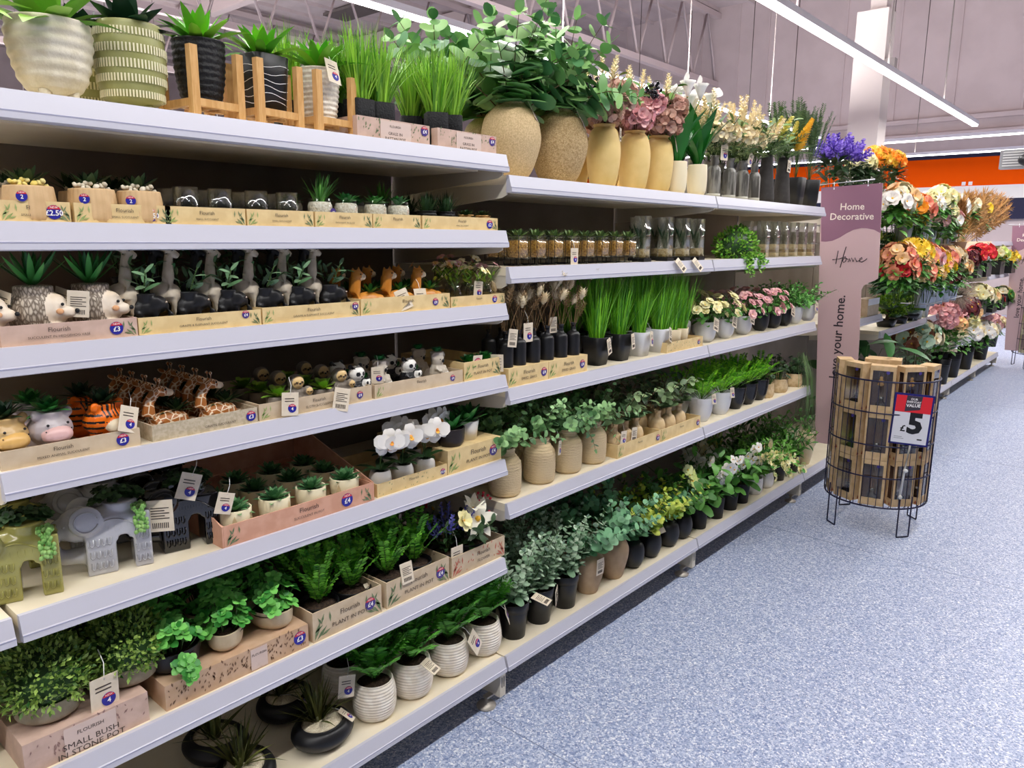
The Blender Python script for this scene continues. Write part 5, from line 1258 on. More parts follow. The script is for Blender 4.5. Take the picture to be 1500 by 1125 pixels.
# ================================================================== SECOND: amber cubes, glass vases, hanging bush
z = S2[1]
AMB = mat('amber_gravel', '8f5a1c', 'e8b458', .5, 'voronoi', scale=240, bump=1, bscale=200)
def cube(b, w, h, k=0): b.lathe([(0, 0), (w/2, 0), (w/2, h), (w/2-.0025, h), (w/2-.0025, .003), (0, .003)], 28, sq=12, k=k)
gc = MB(); cube(gc, .05, .066); gc = gc.mesh('glass', [GLASSL]); gg = MB(); gg.lathe([(0, .004), (.0225, .004), (.0225, .052), (0, .055)], 28, sq=12); gg = gg.mesh('gravel', [AMB])
rk = MB(); w = .0275
for s in (-1, 1):
    for t in (-1, 1): rk.tube([(s*w, t*w, -.02), (s*w, t*w, .068)], .0011, 5)
for zz in (.067, -.019):
    rk.tube([(-w, -w, zz), (w, -w, zz), (w, w, zz), (-w, w, zz), (-w, -w, zz)], .0011, 5)
rk = rk.mesh('wire_frame', [WIRE]); ac = [P_rosette(230+i, 20, .052, .012, 1.4, .35, -.05, 'agave', .3).mesh('foliage', [leafm('air_succ', '2c4a22', '8aa85a')]) for i in range(2)]
xa, xb = xs(365, 1.452, (758, 919)); q0 = None
for i in range(8):
    x = xa+(xb-xa)*i/7; l = 'amber gravel cube with succulent in wire frame, %s of eight from the shelf start' % ORD[i]
    if not q0: q0 = root('gravel_cube', l, 'succulent jar', (x, 1.452, z+.021), 0, 'amber gravel cubes'); part('glass', gc, q0); part('gravel', gg, q0); part('wire_frame', rk, q0); part('foliage', ac[0], q0, None, (0, 0, .055))
    else: o = dup(q0, (x, 1.452, z+.021), 0, l, swap={'foliage': ac[i % 2]})
    if i == 3: tag(o, (-.02, -.034, .03), (0, 0, 0), 'price', 1.1)
for i in range(8): dup(q0, (xa+(xb-xa)*i/7, 1.53, z+.021), 0, 'amber gravel cube in the row behind the %s front gravel cube' % ORD[i], swap={'foliage': ac[(i+1) % 2]}, drop=('price_tag',))
tg_ = MB(); cube(tg_, .046, .15); tg_ = tg_.mesh('glass', [GLASS]); ts = MB(); ts.lathe([(0, .004), (.0205, .004), (.0205, .032), (0, .036)], 28, sq=12); ts = ts.mesh('gravel', [mat('pale_wood_chip', 'c9a45c', 'ead39c', .7, 'voronoi', scale=200, bump=1, bscale=160)])
tb = MB(); tb.box(-.025, .025, -.025, .025, -.012, 0); tb = tb.mesh('base', [BLACK]); snk = P_rosette(240, 12, .1, .016, 1.5, 1.2, 0, 'strap', .2).mesh('foliage', [leafm('snake_plant', '1f3f26', '4f7a48')]); q0 = None
for i, x in enumerate(xs(345, 1.448, (942, 976, 1001, 1022))):
    l = 'tall clear square glass vase with wood chips, %s of four from the amber cubes' % ORD[i]
    if not q0: q0 = root('terrarium_vase', l, 'glass vase', (x, 1.45, z+.012), 0, 'tall terrarium vases'); part('glass', tg_, q0); part('gravel', ts, q0); part('base', tb, q0); part('foliage', snk, q0, None, (0, 0, .034))
    else: o = dup(q0, (x, 1.45, z+.012), 0, l)
    if i in (1, 2): tag(o, (-.01, -.055, -.005), (-.6, -.35, .2), 'bar', 1.2)
for i, x in enumerate(xs(345, 1.53, (930, 960, 985))): dup(q0, (x+.02, 1.53, z+.012), 0, 'tall clear glass vase in the row behind the %s front glass vase' % ORD[i])
random.seed(9); b = MB(); P_dome(250, 900, .15, .075, .085, .019, b=b, cz=.05, low=-.9)
for i in range(12):
    x = rnd(-.13, .13); p = V((x, -.07, .01)); pts = [p+V((rnd(-.008, .008)*j, -.004*j, -.016*j)) for j in range(rnd(2, 6).__int__()+1)]
    b.tube(pts, .001, 4, 1)
    for q in pts:
        for _ in range(7): b.dart(q+V((rnd(-.012, .012), rnd(-.008, .008), rnd(-.01, .01))), (rnd(-1, 1), rnd(-1, .3), rnd(-.6, .6)), (rnd(-.5, .5), -1, .6), .018, .01, 0)
xm = xs(365, 1.47, (1080,))[0]
o = root('trailing_bush', 'bright green bushy plant trailing over the shelf lip between glass vases', 'plant', (xm, 1.475, z), 0); part('foliage', b, o, [leafm('trailing_green', '2c7a16', '9ad048'), G_DARK]); part('pot', MB().lathe(prof([(.05, 0), (.06, .06)]), 20), o, BLACK)
sd = MB(); cube(sd, .05, .17); sd = sd.mesh('glass', [GLASS]); s2 = MB(); s2.lathe([(0, .004), (.0225, .004), (.0225, .022), (0, .022)], 28, sq=12, k=0); s2.lathe([(0, .0225), (.0225, .0225), (.0225, .036), (0, .036)], 28, sq=12, k=1); s2.lathe([(0, .0365), (.0225, .0365), (.0225, .06), (0, .063)], 28, sq=12, k=2)
s2 = s2.mesh('sand_layers', [mat('kraft_sand', 'dcbc80', rough=.8), mat('dark_sand', '9c7a48', rough=.8), mat('pale_sand', 'e8d2a4', 'd0b080', .8, 'voronoi', scale=260, bump=.8, bscale=200)]); q0 = None
xa, xb = xs(350, 1.455, (1118, 1186))
for i in range(6):
    l = 'tall square glass vase with layered sand, %s of six counted towards the banner' % ORD[i]; x = xa+(xb-xa)*i/5
    if not q0: q0 = root('sand_vase', l, 'glass vase', (x, 1.455, z), 0, 'layered sand vases'); part('glass', sd, q0); part('sand_layers', s2, q0)
    else: dup(q0, (x, 1.455, z), 0, l)
for i in range(5): dup(q0, (xa+(xb-xa)*i/5, 1.54, z), 0, 'tall glass vase of sand in the row behind the %s layered sand vase' % ORD[i])

# ================================================================== MIDDLE: bottles, grasses, flower pots
z = S2[2]
x0, x1, h = tray('closed kraft box under the first black bottles, beside the animal bay', 745, 803, 545, 575, z, .3, KRAFT, 'Flourish', 'DRIED GRASS', '£4', closed=True, px=.88, kb=PURP, sprigs='l', h=.055)
x2, x3, _ = tray('closed kraft box under the last black bottles, beside the black grass pots', 804, 860, 530, 560, z, .3, KRAFT, 'Flourish', 'DRIED GRASS', '£4', closed=True, px=.86, kb=PURP, sprigs='l', h=.055)
bt = MB().lathe(prof(curve_prof([(.021, 0), (.0225, .004), (.0225, .06), (.019, .074), (.009, .083), (.0085, .1), (.0105, .106)], 30), .002, .9), 24).mesh('bottle', [BLACKM])
def bunny(seed):
    random.seed(seed); b = MB()
    for i in range(8):
        a = rnd(0, 6.3); pts = arc((0, 0, -.03), a, rnd(1.2, 1.5), rnd(.1, .19), .25); b.tube(pts, .0008, 4, 0); d = (pts[-1]-pts[-2]).normalized(); p = pts[-1]
        s1, s2, _ = basis(d); 
        if i < 5:
            b.tube([p, p+d*.012, p+d*.028, p+d*.04], [.004, .0085, .0075, .001], 8, 1)
            for j in range(40): o_ = s1*cos(j*2.4)+s2*sin(j*2.4); b.dart(p+d*(.004+.032*j/40)+o_*.005, d+o_*.9, o_, .012, .002, 1)
        else:
            for j in range(30): o_ = s1*cos(j*2.4)+s2*sin(j*2.4); b.dart(p-d*.05*j/30, d*.8+o_, o_, .014, .003, 2)
    return b.mesh('dried_stems', [mat('dried_stem', '8a6c48', rough=.8), P_STRAW, leafm('dried_brown', '7a5a3c', 'a98a60')])
bn = [bunny(260+i) for i in range(3)]; q0 = None; zz = z+h
for i, x in enumerate(xs(515, 1.452, (741, 760, 781, 801, 821, 839))):
    l = 'black bottle vase of dried bunny-tail stems, %s of six from the animal bay' % ORD[i]
    if not q0: q0 = potted('bottle_vase', l, 'vase', (max(x, x0+.024), 1.452, zz), bt, None, bn[0], None, fz=.1, group='black bottle vases', fname='dried_stems', potname='bottle'); tag(q0, (.0, -.03, .115), (0, .15, 0), 'bar', 1.15)
    else: o = dup(q0, (min(x, x3-.024), 1.452, zz), i*1.1, l, swap={'dried_stems': bn[i % 3]}, drop=('price_tag',))
    if i == 1: tag(o, (.0, -.03, .125), (0, 0, -1.1), 'price', 1.25)
    if i == 4: tag(o, (.0, -.03, .13), (0, 0, -4.4), 'bar', 1.1)
for i, x in enumerate(xs(515, 1.452, (744, 762, 781, 801, 821, 838))): dup(q0, (x, 1.53, zz), i*1.7, 'black bottle vase of dried stems in the row behind the %s bottle' % ORD[i], swap={'dried_stems': bn[(i+1) % 3]}, drop=('price_tag',))
tpk = [(.03, 0), (.044, .09)]
bp_ = MB().lathe(prof([(.031, 0), (.047, .098)]), 28, sq=5).mesh('pot', [mat('black_taper_pot', '1b1b1d', rough=.4)]); wp_ = MB().lathe(prof([(.03, 0), (.042, .09)]), 28, sq=5).mesh('pot', [GREYW])
tgm = [P_grass(270+i, 210, .25, .024, .34, .0042).mesh('foliage', [G_GRASS2]) for i in range(3)]; q0 = None
for i, (x, pm, l, tl) in enumerate(zip(xs(510, 1.47, (874, 906, 936, 964)), (bp_, bp_, wp_, wp_), ('black tapered pot of tall grass beside the black bottles', 'black tapered pot of tall grass beside the white grass pots', 'white tapered pot of tall grass beside the black grass pot', 'white tapered pot of tall grass beside the small kraft tray'), ((0, -.05, .095), (.015, -.05, .098), (.005, -.05, .095), (.005, -.05, .096)))):
    if not q0: q0 = potted('grass_pot', l, 'potted grass', (x, 1.472, z), pm, None, tgm[0], None, (.036, .08), fz=.08, group='tall grass pots'); o = q0
    else: o = dup(q0, (x, 1.472, z), 0, l, swap={'foliage': tgm[i % 3], 'pot': pm}, drop=('price_tag',))
    tag(o, tl, (-.1, .15*(i-1), .3), 'price' if i == 2 else 'bar', 1.2)
for i, x in enumerate(xs(510, 1.47, (878, 908, 938, 968))): dup(q0, (x, 1.60, z), i, 'pot of tall grass in the row behind the %s front pot of tall grass' % ORD[i], swap={'foliage': tgm[(i+1) % 3]}, drop=('price_tag',))
x0, x1, h = tray('small kraft tray of white cups sprouting grass, beside the flower pots', 977, 1029, 500, 512, z, .28, KRAFT, '', None, '£3', px=.88, kb=PURP, sprigs='', flecks=30, h=.04)
sq_ = MB().lathe(prof([(.03, 0), (.034, .075)]), 24, sq=8).mesh('pot', [mat('kraft_wrap_pot', 'e0cfae', rough=.6)]); q0 = None
for i in range(3):
    x = x0+.04+.075*i; l = 'kraft square pot of tall grass in the small tray, %s from the white grass pots' % ORD[i]
    if not q0: q0 = potted('grass_pot', l, 'potted grass', (x, 1.468, z+.004), sq_, None, tgm[1], None, (.03, .065), fz=.065, group='grass in the small kraft tray')
    else: dup(q0, (x, 1.468, z+.004), i, l, swap={'foliage': tgm[(i+1) % 3]})
    dup(q0, (x, 1.58, z+.004), i+.4, 'kraft square pot of grass in the row behind the %s pot of the small tray' % ORD[i])
wr = MB().lathe(prof(curve_prof([(.02, 0), (.036, .02), (.042, .06), (.04, .086)])), 28).mesh('pot', [GREYW]); br = wr.copy(); br.materials.clear(); br.materials.append(BLACKM)
def posy(seed, col, n=11, cen=P_GOLD):
    random.seed(seed); b = MB(); P_broad(seed, 8, .11, .035, .02, 1.1, 6, 'petal', b=b)
    for i in range(n):
        a = rnd(-3.6, .5); e = rnd(.25, 1.4); q = pol(a, e)*rnd(.085, .12); stems(b, [[(0, 0, 0), q*.6, q]], .001); flower(b, q, q+V((0, -.05, .02)), rnd(.02, .026), 6, 2, 'petal', .9, .35, -.1, 2, 3, .14)
    return b.mesh('bouquet', [G_BROAD, STEMG, col, cen])
pcs = [posy(280, P_PALEY), posy(281, P_PALEY), posy(282, P_PINK), posy(283, P_PINK)]
gs = [P_broad(284+i, 12, .15, .03, .016, 1.1, 12, 'petal').mesh('foliage', [leafm('fresh_green', '2c7a24', '7cc258'), STEMG]) for i in range(2)]
X = xs(485, 1.462, (1035, 1062, 1088, 1113, 1131, 1147, 1162, 1181)); q0 = None
info = [(wr, pcs[0], 'white pot of creamy yellow blooms beside the small kraft tray', 'bar'), (wr, pcs[1], 'white pot of creamy yellow blooms, second of the white flower pots', 'bar'), (wr, pcs[2], 'white pot of pink and cream blooms beside the black flower pots', 'bar'), (br, pcs[3], 'black pot of pink blooms beside the white flower pots', None), (br, pcs[2], 'black pot of pink blooms, second of the black flower pots', None),
        (br, gs[0], 'black pot of leafy green sprays beside the white leafy pots', 'bar'), (wr, gs[1], 'white pot of leafy green sprays after the black pots', None), (wr, gs[0], 'white pot of leafy green sprays at the shelf end by the banner', 'price')]
for x, (pm, fo, l, tg) in zip(X, info):
    if not q0: q0 = o = potted('flower_pot', l, 'potted flower', (x, 1.464, z), pm, None, fo, None, (.036, .07), fz=.075, group='flower and leaf pots on the middle shelf', fname='bouquet')
    else: o = dup(q0, (x, 1.464, z), x, l, swap={'bouquet': fo, 'pot': pm}, drop=('price_tag',)); o.rotation_euler.z = 0
    if tg: tag(o, (-.01, -.05, .105), (-.2, .4, -.1), tg, 1.2)
for i, x in enumerate(X): dup(q0, (x, 1.585, z), i*1.1, '%s in the row behind the %s round pot of the middle shelf' % ('blooms' if i < 5 else 'green sprays', ORD[i]), swap={'bouquet': info[i][1]}, drop=('price_tag',))
q = dup(q0, (4.085, 1.56, z), 2, 'leafy sprays reaching past the banner edge on the middle shelf', swap={'bouquet': gs[1]}, drop=('price_tag',))

# ================================================================== FOURTH: ribbed vases, small necked vases, conifers
z = S2[3]
rv = MB().lathe(prof(ribbed([(.04, 0), (.05, .012), (.0525, .06), (.051, .1), (.038, .122), (.031, .132), (.033, .15)], 17, .0007, 90)), 36).mesh('vase', [mat('combed_stoneware', 'dfc9a2', 'd2b98e', .7, 'wave', scale=60, bump=.8, bscale=90, stretch=(1, 1, 6))])
ee = [P_euc(300+i, 9, .17, .032, 1.0, .9, 9, 'round', .25, .012, .85).mesh('foliage', [leafm('euc_bright', '4a7a48', 'a2cf8a'), STEM]) for i in range(3)]; q0 = None
for i, x in enumerate(xs(660, 1.472, (740, 791, 831, 867))):
    l = 'combed stoneware vase of bright eucalyptus, %s' % ['partly behind the shelf corner of the animal bay', 'second of four, tag at its shoulder', 'third of four, sprig drooping over its side', 'last of four, beside the small necked vases'][i]
    if not q0: q0 = o = potted('combed_vase', l, 'vase', (x, 1.474, z), rv, None, ee[0], None, fz=.14, group='combed vases', potname='vase')
    else: o = dup(q0, (x, 1.474, z), 0, l, swap={'foliage': ee[i % 3]}, drop=('price_tag', 'drooping_stems')); 
    if i == 1: tag(o, (.045, -.05, .135), (0, .2, .4), 'price', 1.0)
    if i == 2: part('drooping_stems', P_euc(310, 3, .17, .028, 1.3, 2.2, 9, 'round', .2, .01, .85, lean=(-1.4, .8)), o, [MATS['euc_bright'], STEM], (0, 0, .145))
for i, x in enumerate(xs(660, 1.472, (750, 791, 831, 867))): dup(q0, (x, 1.61, z), i+.6, 'eucalyptus vase in the row behind the %s combed vase' % ORD[i], swap={'foliage': ee[(i+1) % 3]}, drop=('price_tag',))
x0, x1, h = tray('kraft tray of small necked vases beside the combed vases', 905, 967, 646, 664, z, .28, KRAFT, 'Flourish', None, '£4', px=.93, kb=PURP, sprigs='l', h=.05, tsz=.2)
x2, x3, _ = tray('kraft tray of small necked vases beside the white conifer pots', 969, 1025, 622, 640, z, .28, KRAFT, 'Flourish', None, '£4', px=.93, kb=PURP, sprigs='l', h=.05, tsz=.2)
sv = MB().lathe(prof(curve_prof([(.022, 0), (.03, .01), (.031, .038), (.024, .06), (.013, .07), (.0125, .092), (.016, .098)], 30), .003, .9), 28).mesh('vase', [mat('sand_ceramic', 'e2c79c', 'd8ba8a', .6, scale=40)])
le_ = [P_broad(320+i, 5, .16, .048, .03, .8, 7, 'petal').mesh('foliage', [leafm('magnolia_leaf', '2c4a2c', '8aa470'), STEM]) for i in range(2)]; q0 = None
ps = [x0+.035+.073*i for i in range(3)]+[x2+.035+.085*i for i in range(3)]
for i, x in enumerate(ps):
    l = 'small necked sand-coloured vase of dark leaves, %s of its tray, %s' % (ORD[i % 3], ['beside the combed vases', 'beside the conifers'][i//3])
    if not q0: q0 = o = potted('necked_vase', l, 'vase', (x, 1.458, z+.02), sv, None, le_[0], None, fz=.09, group='small necked vases', potname='vase')
    else: o = dup(q0, (x, 1.458, z+.02), i*1.3, l, swap={'foliage': le_[i % 2]}, drop=('price_tag',)); o.rotation_euler.z = 0
    if i in (0, 1): tag(o, (.01, -.036, .075), (0, .1, 0), ['price', 'bar'][i], 1.1)
    dup(q0, (x+.01, 1.545, z+.02), i*.9, 'small necked vase behind the %s necked vase of the tray %s' % (ORD[i % 3], ['beside the combed vases', 'beside the conifers'][i//3]), swap={'foliage': le_[(i+1) % 2]}, drop=('price_tag',))
cw = MB().lathe(prof(curve_prof([(.03, 0), (.044, .03), (.052, .08), (.053, .104)])), 28).mesh('pot', [GREYW]); cb = cw.copy(); cb.materials.clear(); cb.materials.append(mat('black_gloss_pot', '16161a', rough=.25, spec=.5))
cf = [P_fern(330+i, 16, .15, .024, 1.5, .7, .4, 20, .3, taper=.6).mesh('foliage', [G_FERNB, STEMG]) for i in range(2)]; q0 = None
for i, x in enumerate(xs(585, 1.472, (1028, 1055, 1076, 1093, 1109))):
    l = '%s flared pot of bright feathery fern, %s' % (['glossy white', 'glossy black'][i > 1], ['beside the necked vases', 'beside the black fern pots', 'beside the white fern pots', 'middle of the three black ones', 'beside the paper-bag pots'][i])
    if not q0: q0 = o = potted('feathery_fern', l, 'fern', (x, 1.474, z), cw, None, cf[0], None, (.046, .085), fz=.085, group='feathery ferns')
    else: o = dup(q0, (x, 1.474, z), i, l, swap={'foliage': cf[i % 2], 'pot': cw if i < 2 else cb}, drop=('price_tag',)); o.rotation_euler.z = 0
    if i < 2: tag(o, (.012, -.05, .125), (-.2, .1, -.1), 'price', 1)
    dup(q0, (x, 1.59, z), i*.7, 'feathery fern in the row behind the %s flared pot' % ORD[i], swap={'foliage': cf[(i+1) % 2]}, drop=('price_tag',))
bag = MB().lathe(prof(curve_prof([(.036, 0), (.043, .02), (.041, .05), (.04, .07)])), 28, sq=3, rib=(9, .02)).mesh('pot', [mat('paper_bag', 'dcc39a', 'c9ac80', .8, scale=60, bump=.6, bscale=60)]); q0 = None
dk_ = [P_jade(340+i, 30, .06, .12, .016).mesh('foliage', [G_DARK, STEMG]) for i in range(2)]
for i, x in enumerate(xs(560, 1.468, (1122, 1141, 1163))):
    l = 'crumpled paper-bag pot of small dark foliage, %s' % ['beside the black fern pots', 'middle of three', 'at the shelf end by the banner'][i]
    if not q0: q0 = o = potted('bag_pot', l, 'potted plant', (x, 1.47, z), bag, None, dk_[0], None, (.036, .055), fz=.055, group='paper-bag pots')
    else: o = dup(q0, (x, 1.47, z), i, l, swap={'foliage': dk_[i % 2]})
    dup(q0, (x, 1.58, z), i+3, 'dark foliage in the row behind the %s paper-bag pot' % ORD[i], swap={'foliage': dk_[(i+1) % 2]})
random.seed(11); b = MB()
for i in range(46):
    x = rnd(-.05, .05); y_ = rnd(-.03, .035); pts = [V((x*.4, y_*.3, .1)), V((x*.7, -.05+y_*.6, .14+rnd(0, .05))), V((x*.9, -.08+y_, .05)), V((x, -.09+y_*1.2, -.08)), V((x*1.1+rnd(-.03, .03), -.09+y_*1.6, -.1-rnd(0, .24)))]
    b.tube(pts, [.0006, .0009, .0009, .0008, .0003], 4, 0)
o = root('trailing_plant', 'long stringy grass hanging down beside the banner from the fourth shelf', 'plant', (4.07, 1.48, z)); part('foliage', b, o, [leafm('string_grass', '3a5a2c', '8aa870')]); part('pot', MB().lathe(prof([(.03, 0), (.04, .1)]), 20), o, BLACKM)

# ================================================================== BOTTOM: eucalyptus pots, jugs, round black vases, shrubs
z = S2[4]
pk = MB().lathe(prof([(.038, 0), (.047, .09), (.0475, .092), (.05, .0925), (.052, .122)]), 32).mesh('pot', [BLACK])
es = [P_euc(350+i, 14, .27, .032, .55, .35, 13, 'round', .1, .02, .75).mesh('foliage', [G_EUCS, STEMG]) for i in range(2)]; q0 = None
for i, x in enumerate(xs(880, 1.474, (753, 790, 827))):
    l = 'black plastic pot of sage-grey eucalyptus, %s' % ['beside the white ribbed ferns', 'middle of three, price card on its side', 'beside the tan jug vases'][i]
    if not q0: q0 = o = potted('eucalyptus_pot', l, 'potted plant', (x, 1.476, z), pk, None, es[0], None, (.045, .105), fz=.105, group='eucalyptus in black pots')
    else: o = dup(q0, (x, 1.476, z), i, l, swap={'foliage': es[i % 2]}, drop=('price_tag',)); o.rotation_euler.z = 0
    if i == 0: tag(o, (.04, -.05, .14), (-1.3, 0, .3), 'bar', 1.3)
    if i == 1: tag(o, (.045, -.04, .11), (0, -.2, .5), 'bar', 1.3)
    dup(q0, (x, 1.61, z), i+.5, 'sage-grey eucalyptus in the row behind the %s black plastic pot' % ORD[i], swap={'foliage': es[(i+1) % 2]}, drop=('price_tag',))
jg = MB().lathe(prof(curve_prof([(.036, 0), (.042, .015), (.06, .09), (.057, .13), (.036, .16), (.026, .165)], 26)), 32).mesh('vase', [mat('taupe_matt', 'b79c7c', 'ad9272', .6, scale=25)])
ed = [P_euc(360+i, 9, .24, .046, .8, .5, 9, 'round', .15, .014, .95).mesh('foliage', [leafm('euc_deep', '2f6a44', '86bd8c'), STEM]) for i in range(2)]
X = xs(820, 1.476, (862, 898))
o = potted('jug_vase', 'taupe jug vase of eucalyptus with a white card, beside the black plastic pots', 'vase', (X[0], 1.478, z), jg, None, ed[0], None, fz=.15, group='taupe jug vases', potname='vase'); tag(o, (-.01, -.062, .145), (0, .05, 0), 'bar', 1.3)
dup(o, (X[1], 1.478, z), 1, 'taupe jug vase of eucalyptus beside the round black vases', swap={'foliage': ed[1]}, drop=('price_tag',))
for i in (0, 1): dup(o, (X[i], 1.61, z), 2+i, 'eucalyptus in the row behind the %s taupe jug vase' % ORD[i], drop=('price_tag',))
rb = MB().lathe(prof(curve_prof([(.02, 0), (.036, .015), (.047, .055), (.04, .095), (.018, .114), (.015, .124)], 26), .003, .9), 32).mesh('vase', [BLACKM])
ey = [P_euc(370+i, 8, .2, .04, .9, .6, 9, 'round', .15, .01, .75).mesh('foliage', [[MATS['euc_deep'], G_EUCY, G_EUCY, G_BROAD][i], STEM]) for i in range(4)]; q0 = None
for i, x in enumerate(xs(765, 1.463, (929, 954, 980, 999))):
    l = 'round matt black vase with %s' % ['green eucalyptus beside the taupe jugs', 'yellow-green sprigs and a white stick tag', 'yellow-green sprigs, third of the black globes', 'dark leaves beside the black plastic orchid pots'][i]
    if not q0: q0 = o = potted('round_vase', l, 'vase', (x, 1.465, z), rb, None, ey[0], None, fz=.11, group='round black vases', potname='vase')
    else: o = dup(q0, (x, 1.465, z), i, l, swap={'foliage': ey[i]}); 
    dup(q0, (x+.02, 1.58, z), i+2.2, 'sprigs in the row behind the %s round black vase' % ORD[i], swap={'foliage': ey[(i+1) % 4]})
    if i == 1: tag(o, (.03, -.05, .12), (0, .5, 1.0), 'bar', .9)
ok_ = MB().lathe(prof([(.036, 0), (.043, .1)]), 28).mesh('pot', [mat('black_bark_pot', '18181a', rough=.6)])
def orch2(seed, col, flw=True):
    random.seed(seed); b = MB(); P_broad(seed, 7, .22, .08, .04, .9, 6, 'petal', b=b, curve=-.4)
    if flw:
        for s in range(3):
            a = -1.9+rnd(-1.5, 1.0); pts = arc((0, 0, 0), a, 1.5, rnd(.2, .29), rnd(.7, 1.5)); b.tube(pts, .0016, 5, 1)
            for j in range(5): p, d = along(pts, .5+.12*j); flower(b, p+V((rnd(-.02, .02), 0, rnd(-.012, .012))), V((rnd(-.9, .6), -1, rnd(-.5, .5))), rnd(.02, .028), 5, 1, 'petal', .95, .2, -.1, 2, 3, .14)
    return b.mesh('flower_stems', [G_BROAD, STEMG, col, P_GOLD])
oo = [orch2(380, leafm('lime_orchid', 'c6d47a', 'e6eaae')), orch2(381, P_WHITE), orch2(382, P_WHITE), orch2(383, P_CREAM)]; X = xs(745, 1.465, (1024, 1048, 1068, 1084)); q0 = None
for i, x in enumerate(X):
    l = 'black bark pot of %s' % ['lime orchids over brown pebbles, beside the black globes', 'white orchids, second of the black bark pots', 'white orchids, third of the black bark pots', 'cream orchids beside the white bowls'][i]
    if not q0: q0 = o = potted('orchid_pot', l, 'orchid', (x, 1.467, z), ok_, None, oo[0], None, None, fz=.09, group='orchids in black bark pots', fname='flower_stems'); part('pebbles', pebbles(31, .034, 26, .009), q0, mat('brown_pebble', '8a6a44', 'b9986c', .6, 'island'), (0, 0, .088))
    else: o = dup(q0, (x, 1.467, z), .6*i-1, l, swap={'flower_stems': oo[i]})
    dup(q0, (x+.02, 1.585, z), i+1, 'orchid leaves in the row behind the %s black bark pot' % ORD[i], swap={'flower_stems': oo[(i+1) % 4]})
wb_ = MB().lathe(prof(curve_prof([(.034, 0), (.042, .02), (.043, .07), (.041, .085)])), 28).mesh('pot', [mat('marbled_white', 'eeeae4', 'd2ccc4', .4, scale=12)])
sh = [P_broad(390+i, 12, .24, .06, .018, .8, 12, 'pt').mesh('foliage', [leafm('shrub_green', '1f5a18', '6aa83a'), STEMG]) for i in range(3)]
wis = []
random.seed(21); b = MB()
for s in range(5):
    a = -1.9+rnd(-.7, .7); pts = arc((0, 0, 0), a, 1.3, .3, 2.6, 10); b.tube(pts, .0014, 5, 1)
    for j in range(26):
        p, d = along(pts, .35+.65*j/26); flower(b, p+V((rnd(-.012, .012), rnd(-.012, .004), rnd(-.012, .012))), (rnd(-.6, .6), -1, rnd(-.3, .5)), .014, 5, 1, 'petal', .9, .3, 0, 2, 3, .12)
        if j % 3 == 0: b.leaf(p, (rnd(-1, 1), -.5, rnd(-.2, .6)), UP, .04, .018, 'pt', -.2, .1, 0)
wist = b.mesh('trailing_blossom', [MATS['fresh_green'], STEMG, P_PALEY, P_GOLD]); q0 = None
X = xs(695, 1.468, (1106, 1122, 1139, 1158)); pt = MB().lathe(prof([(.036, 0), (.046, .1)]), 28).mesh('pot', [BLACK])
for i, x in enumerate(X):
    l = ['marbled white bowl of shrub with cream blossom trailing to the floor', 'marbled white bowl of green shrub beside the black pots', 'black pot of green shrub beside the white bowls', 'black pot of green shrub beside the beige vase'][i]
    if not q0: q0 = o = potted('shrub_pot', l, 'shrub', (x, 1.47, z), wb_, None, sh[0], None, (.038, .07), fz=.07, group='green shrubs on the bottom shelf'); part('trailing_blossom', wist, q0, None, (-.1, -.045, .16))
    else: o = dup(q0, (x, 1.47, z), i, l, swap={'foliage': sh[i % 3], 'pot': wb_ if i < 2 else pt}, drop=('trailing_blossom',))
    dup(q0, (x, 1.60, z), i+2, 'green shrub in the row behind the %s' % ['trailing cream blossom bowl', 'second marbled bowl', 'first black shrub pot', 'last black shrub pot'][i], swap={'foliage': sh[(i+1) % 3], 'pot': pt}, drop=('trailing_blossom',), sc=1.2)
bv = MB().lathe(prof(curve_prof([(.028, 0), (.034, .02), (.05, .12), (.044, .17), (.025, .2), (.028, .21)], 26)), 28).mesh('vase', [CREAM])
o = potted('beige_vase', 'plain beige floor vase at the end of the bottom shelf by the banner', 'vase', (X[3]+.2, 1.468, z), bv, None, P_broad(399, 5, .16, .04, .02, .6, 6).mesh('foliage', [G_BROAD, STEMG]), None, fz=.19, potname='vase')
tag(o, (.02, -.05, .17), (0, 0, .2), 'price', 1.2)
# ================================================================== banner
NX = V((-1, 0, 0)); UY = V((0, -1, 0)); BXX = 4.335
LT = mat('banner_pink', 'cfb0b2', rough=.5); DKM = mat('banner_mauve', '91687c', rough=.5); CRM = mat('banner_cream_text', 'f4e6da', rough=.5); CHAR = mat('banner_ink', '3a3038', rough=.6)
bo = at_x(1203, 275, BXX)
def bp2(px, py): p = at_x(px, py, BXX); return (bo.y-p.y, p.z-bo.z)
def fit_text(b, body, c, width, u, v, k, n, vert=False, ax='CENTER'):
    t = MB(); t.text(body, 1, (0, 0, 0), (1, 0, 0), (0, 1, 0), ax=ax, off=.012); w_ = max(p[0] for p in t.v)-min(p[0] for p in t.v); s = width/w_
    b.text(body, s, V(c)+n*.0022, u, v, k=k, ax=ax, off=.012)
def loc3(px, py): a = bp2(px, py); return V((0, -a[0], a[1]))
o = root('hanging_banner', 'mauve and pink Home Decorative banner beside the wire basket', 'banner', tuple(bo))
out = [bp2(*q) for q in ((1203, 275), (1293, 268), (1290, 330), (1287.5, 385), (1286, 408), (1281, 411), (1273, 414), (1265, 418.5), (1261.5, 425), (1258.5, 500))]
a, c = out[-2], out[-1]; bl_ = bp2(1193.5, 647.5); k_ = (bl_[1]-c[1])/(c[1]-a[1]); out += [(c[0]+(c[0]-a[0])*k_*.55, bl_[1]+.004), bl_]
b = MB(); b.poly(out[::-1], (0, 0, 0), UY, UP, V((1, 0, 0)), .004); part('board', b, o, LT)
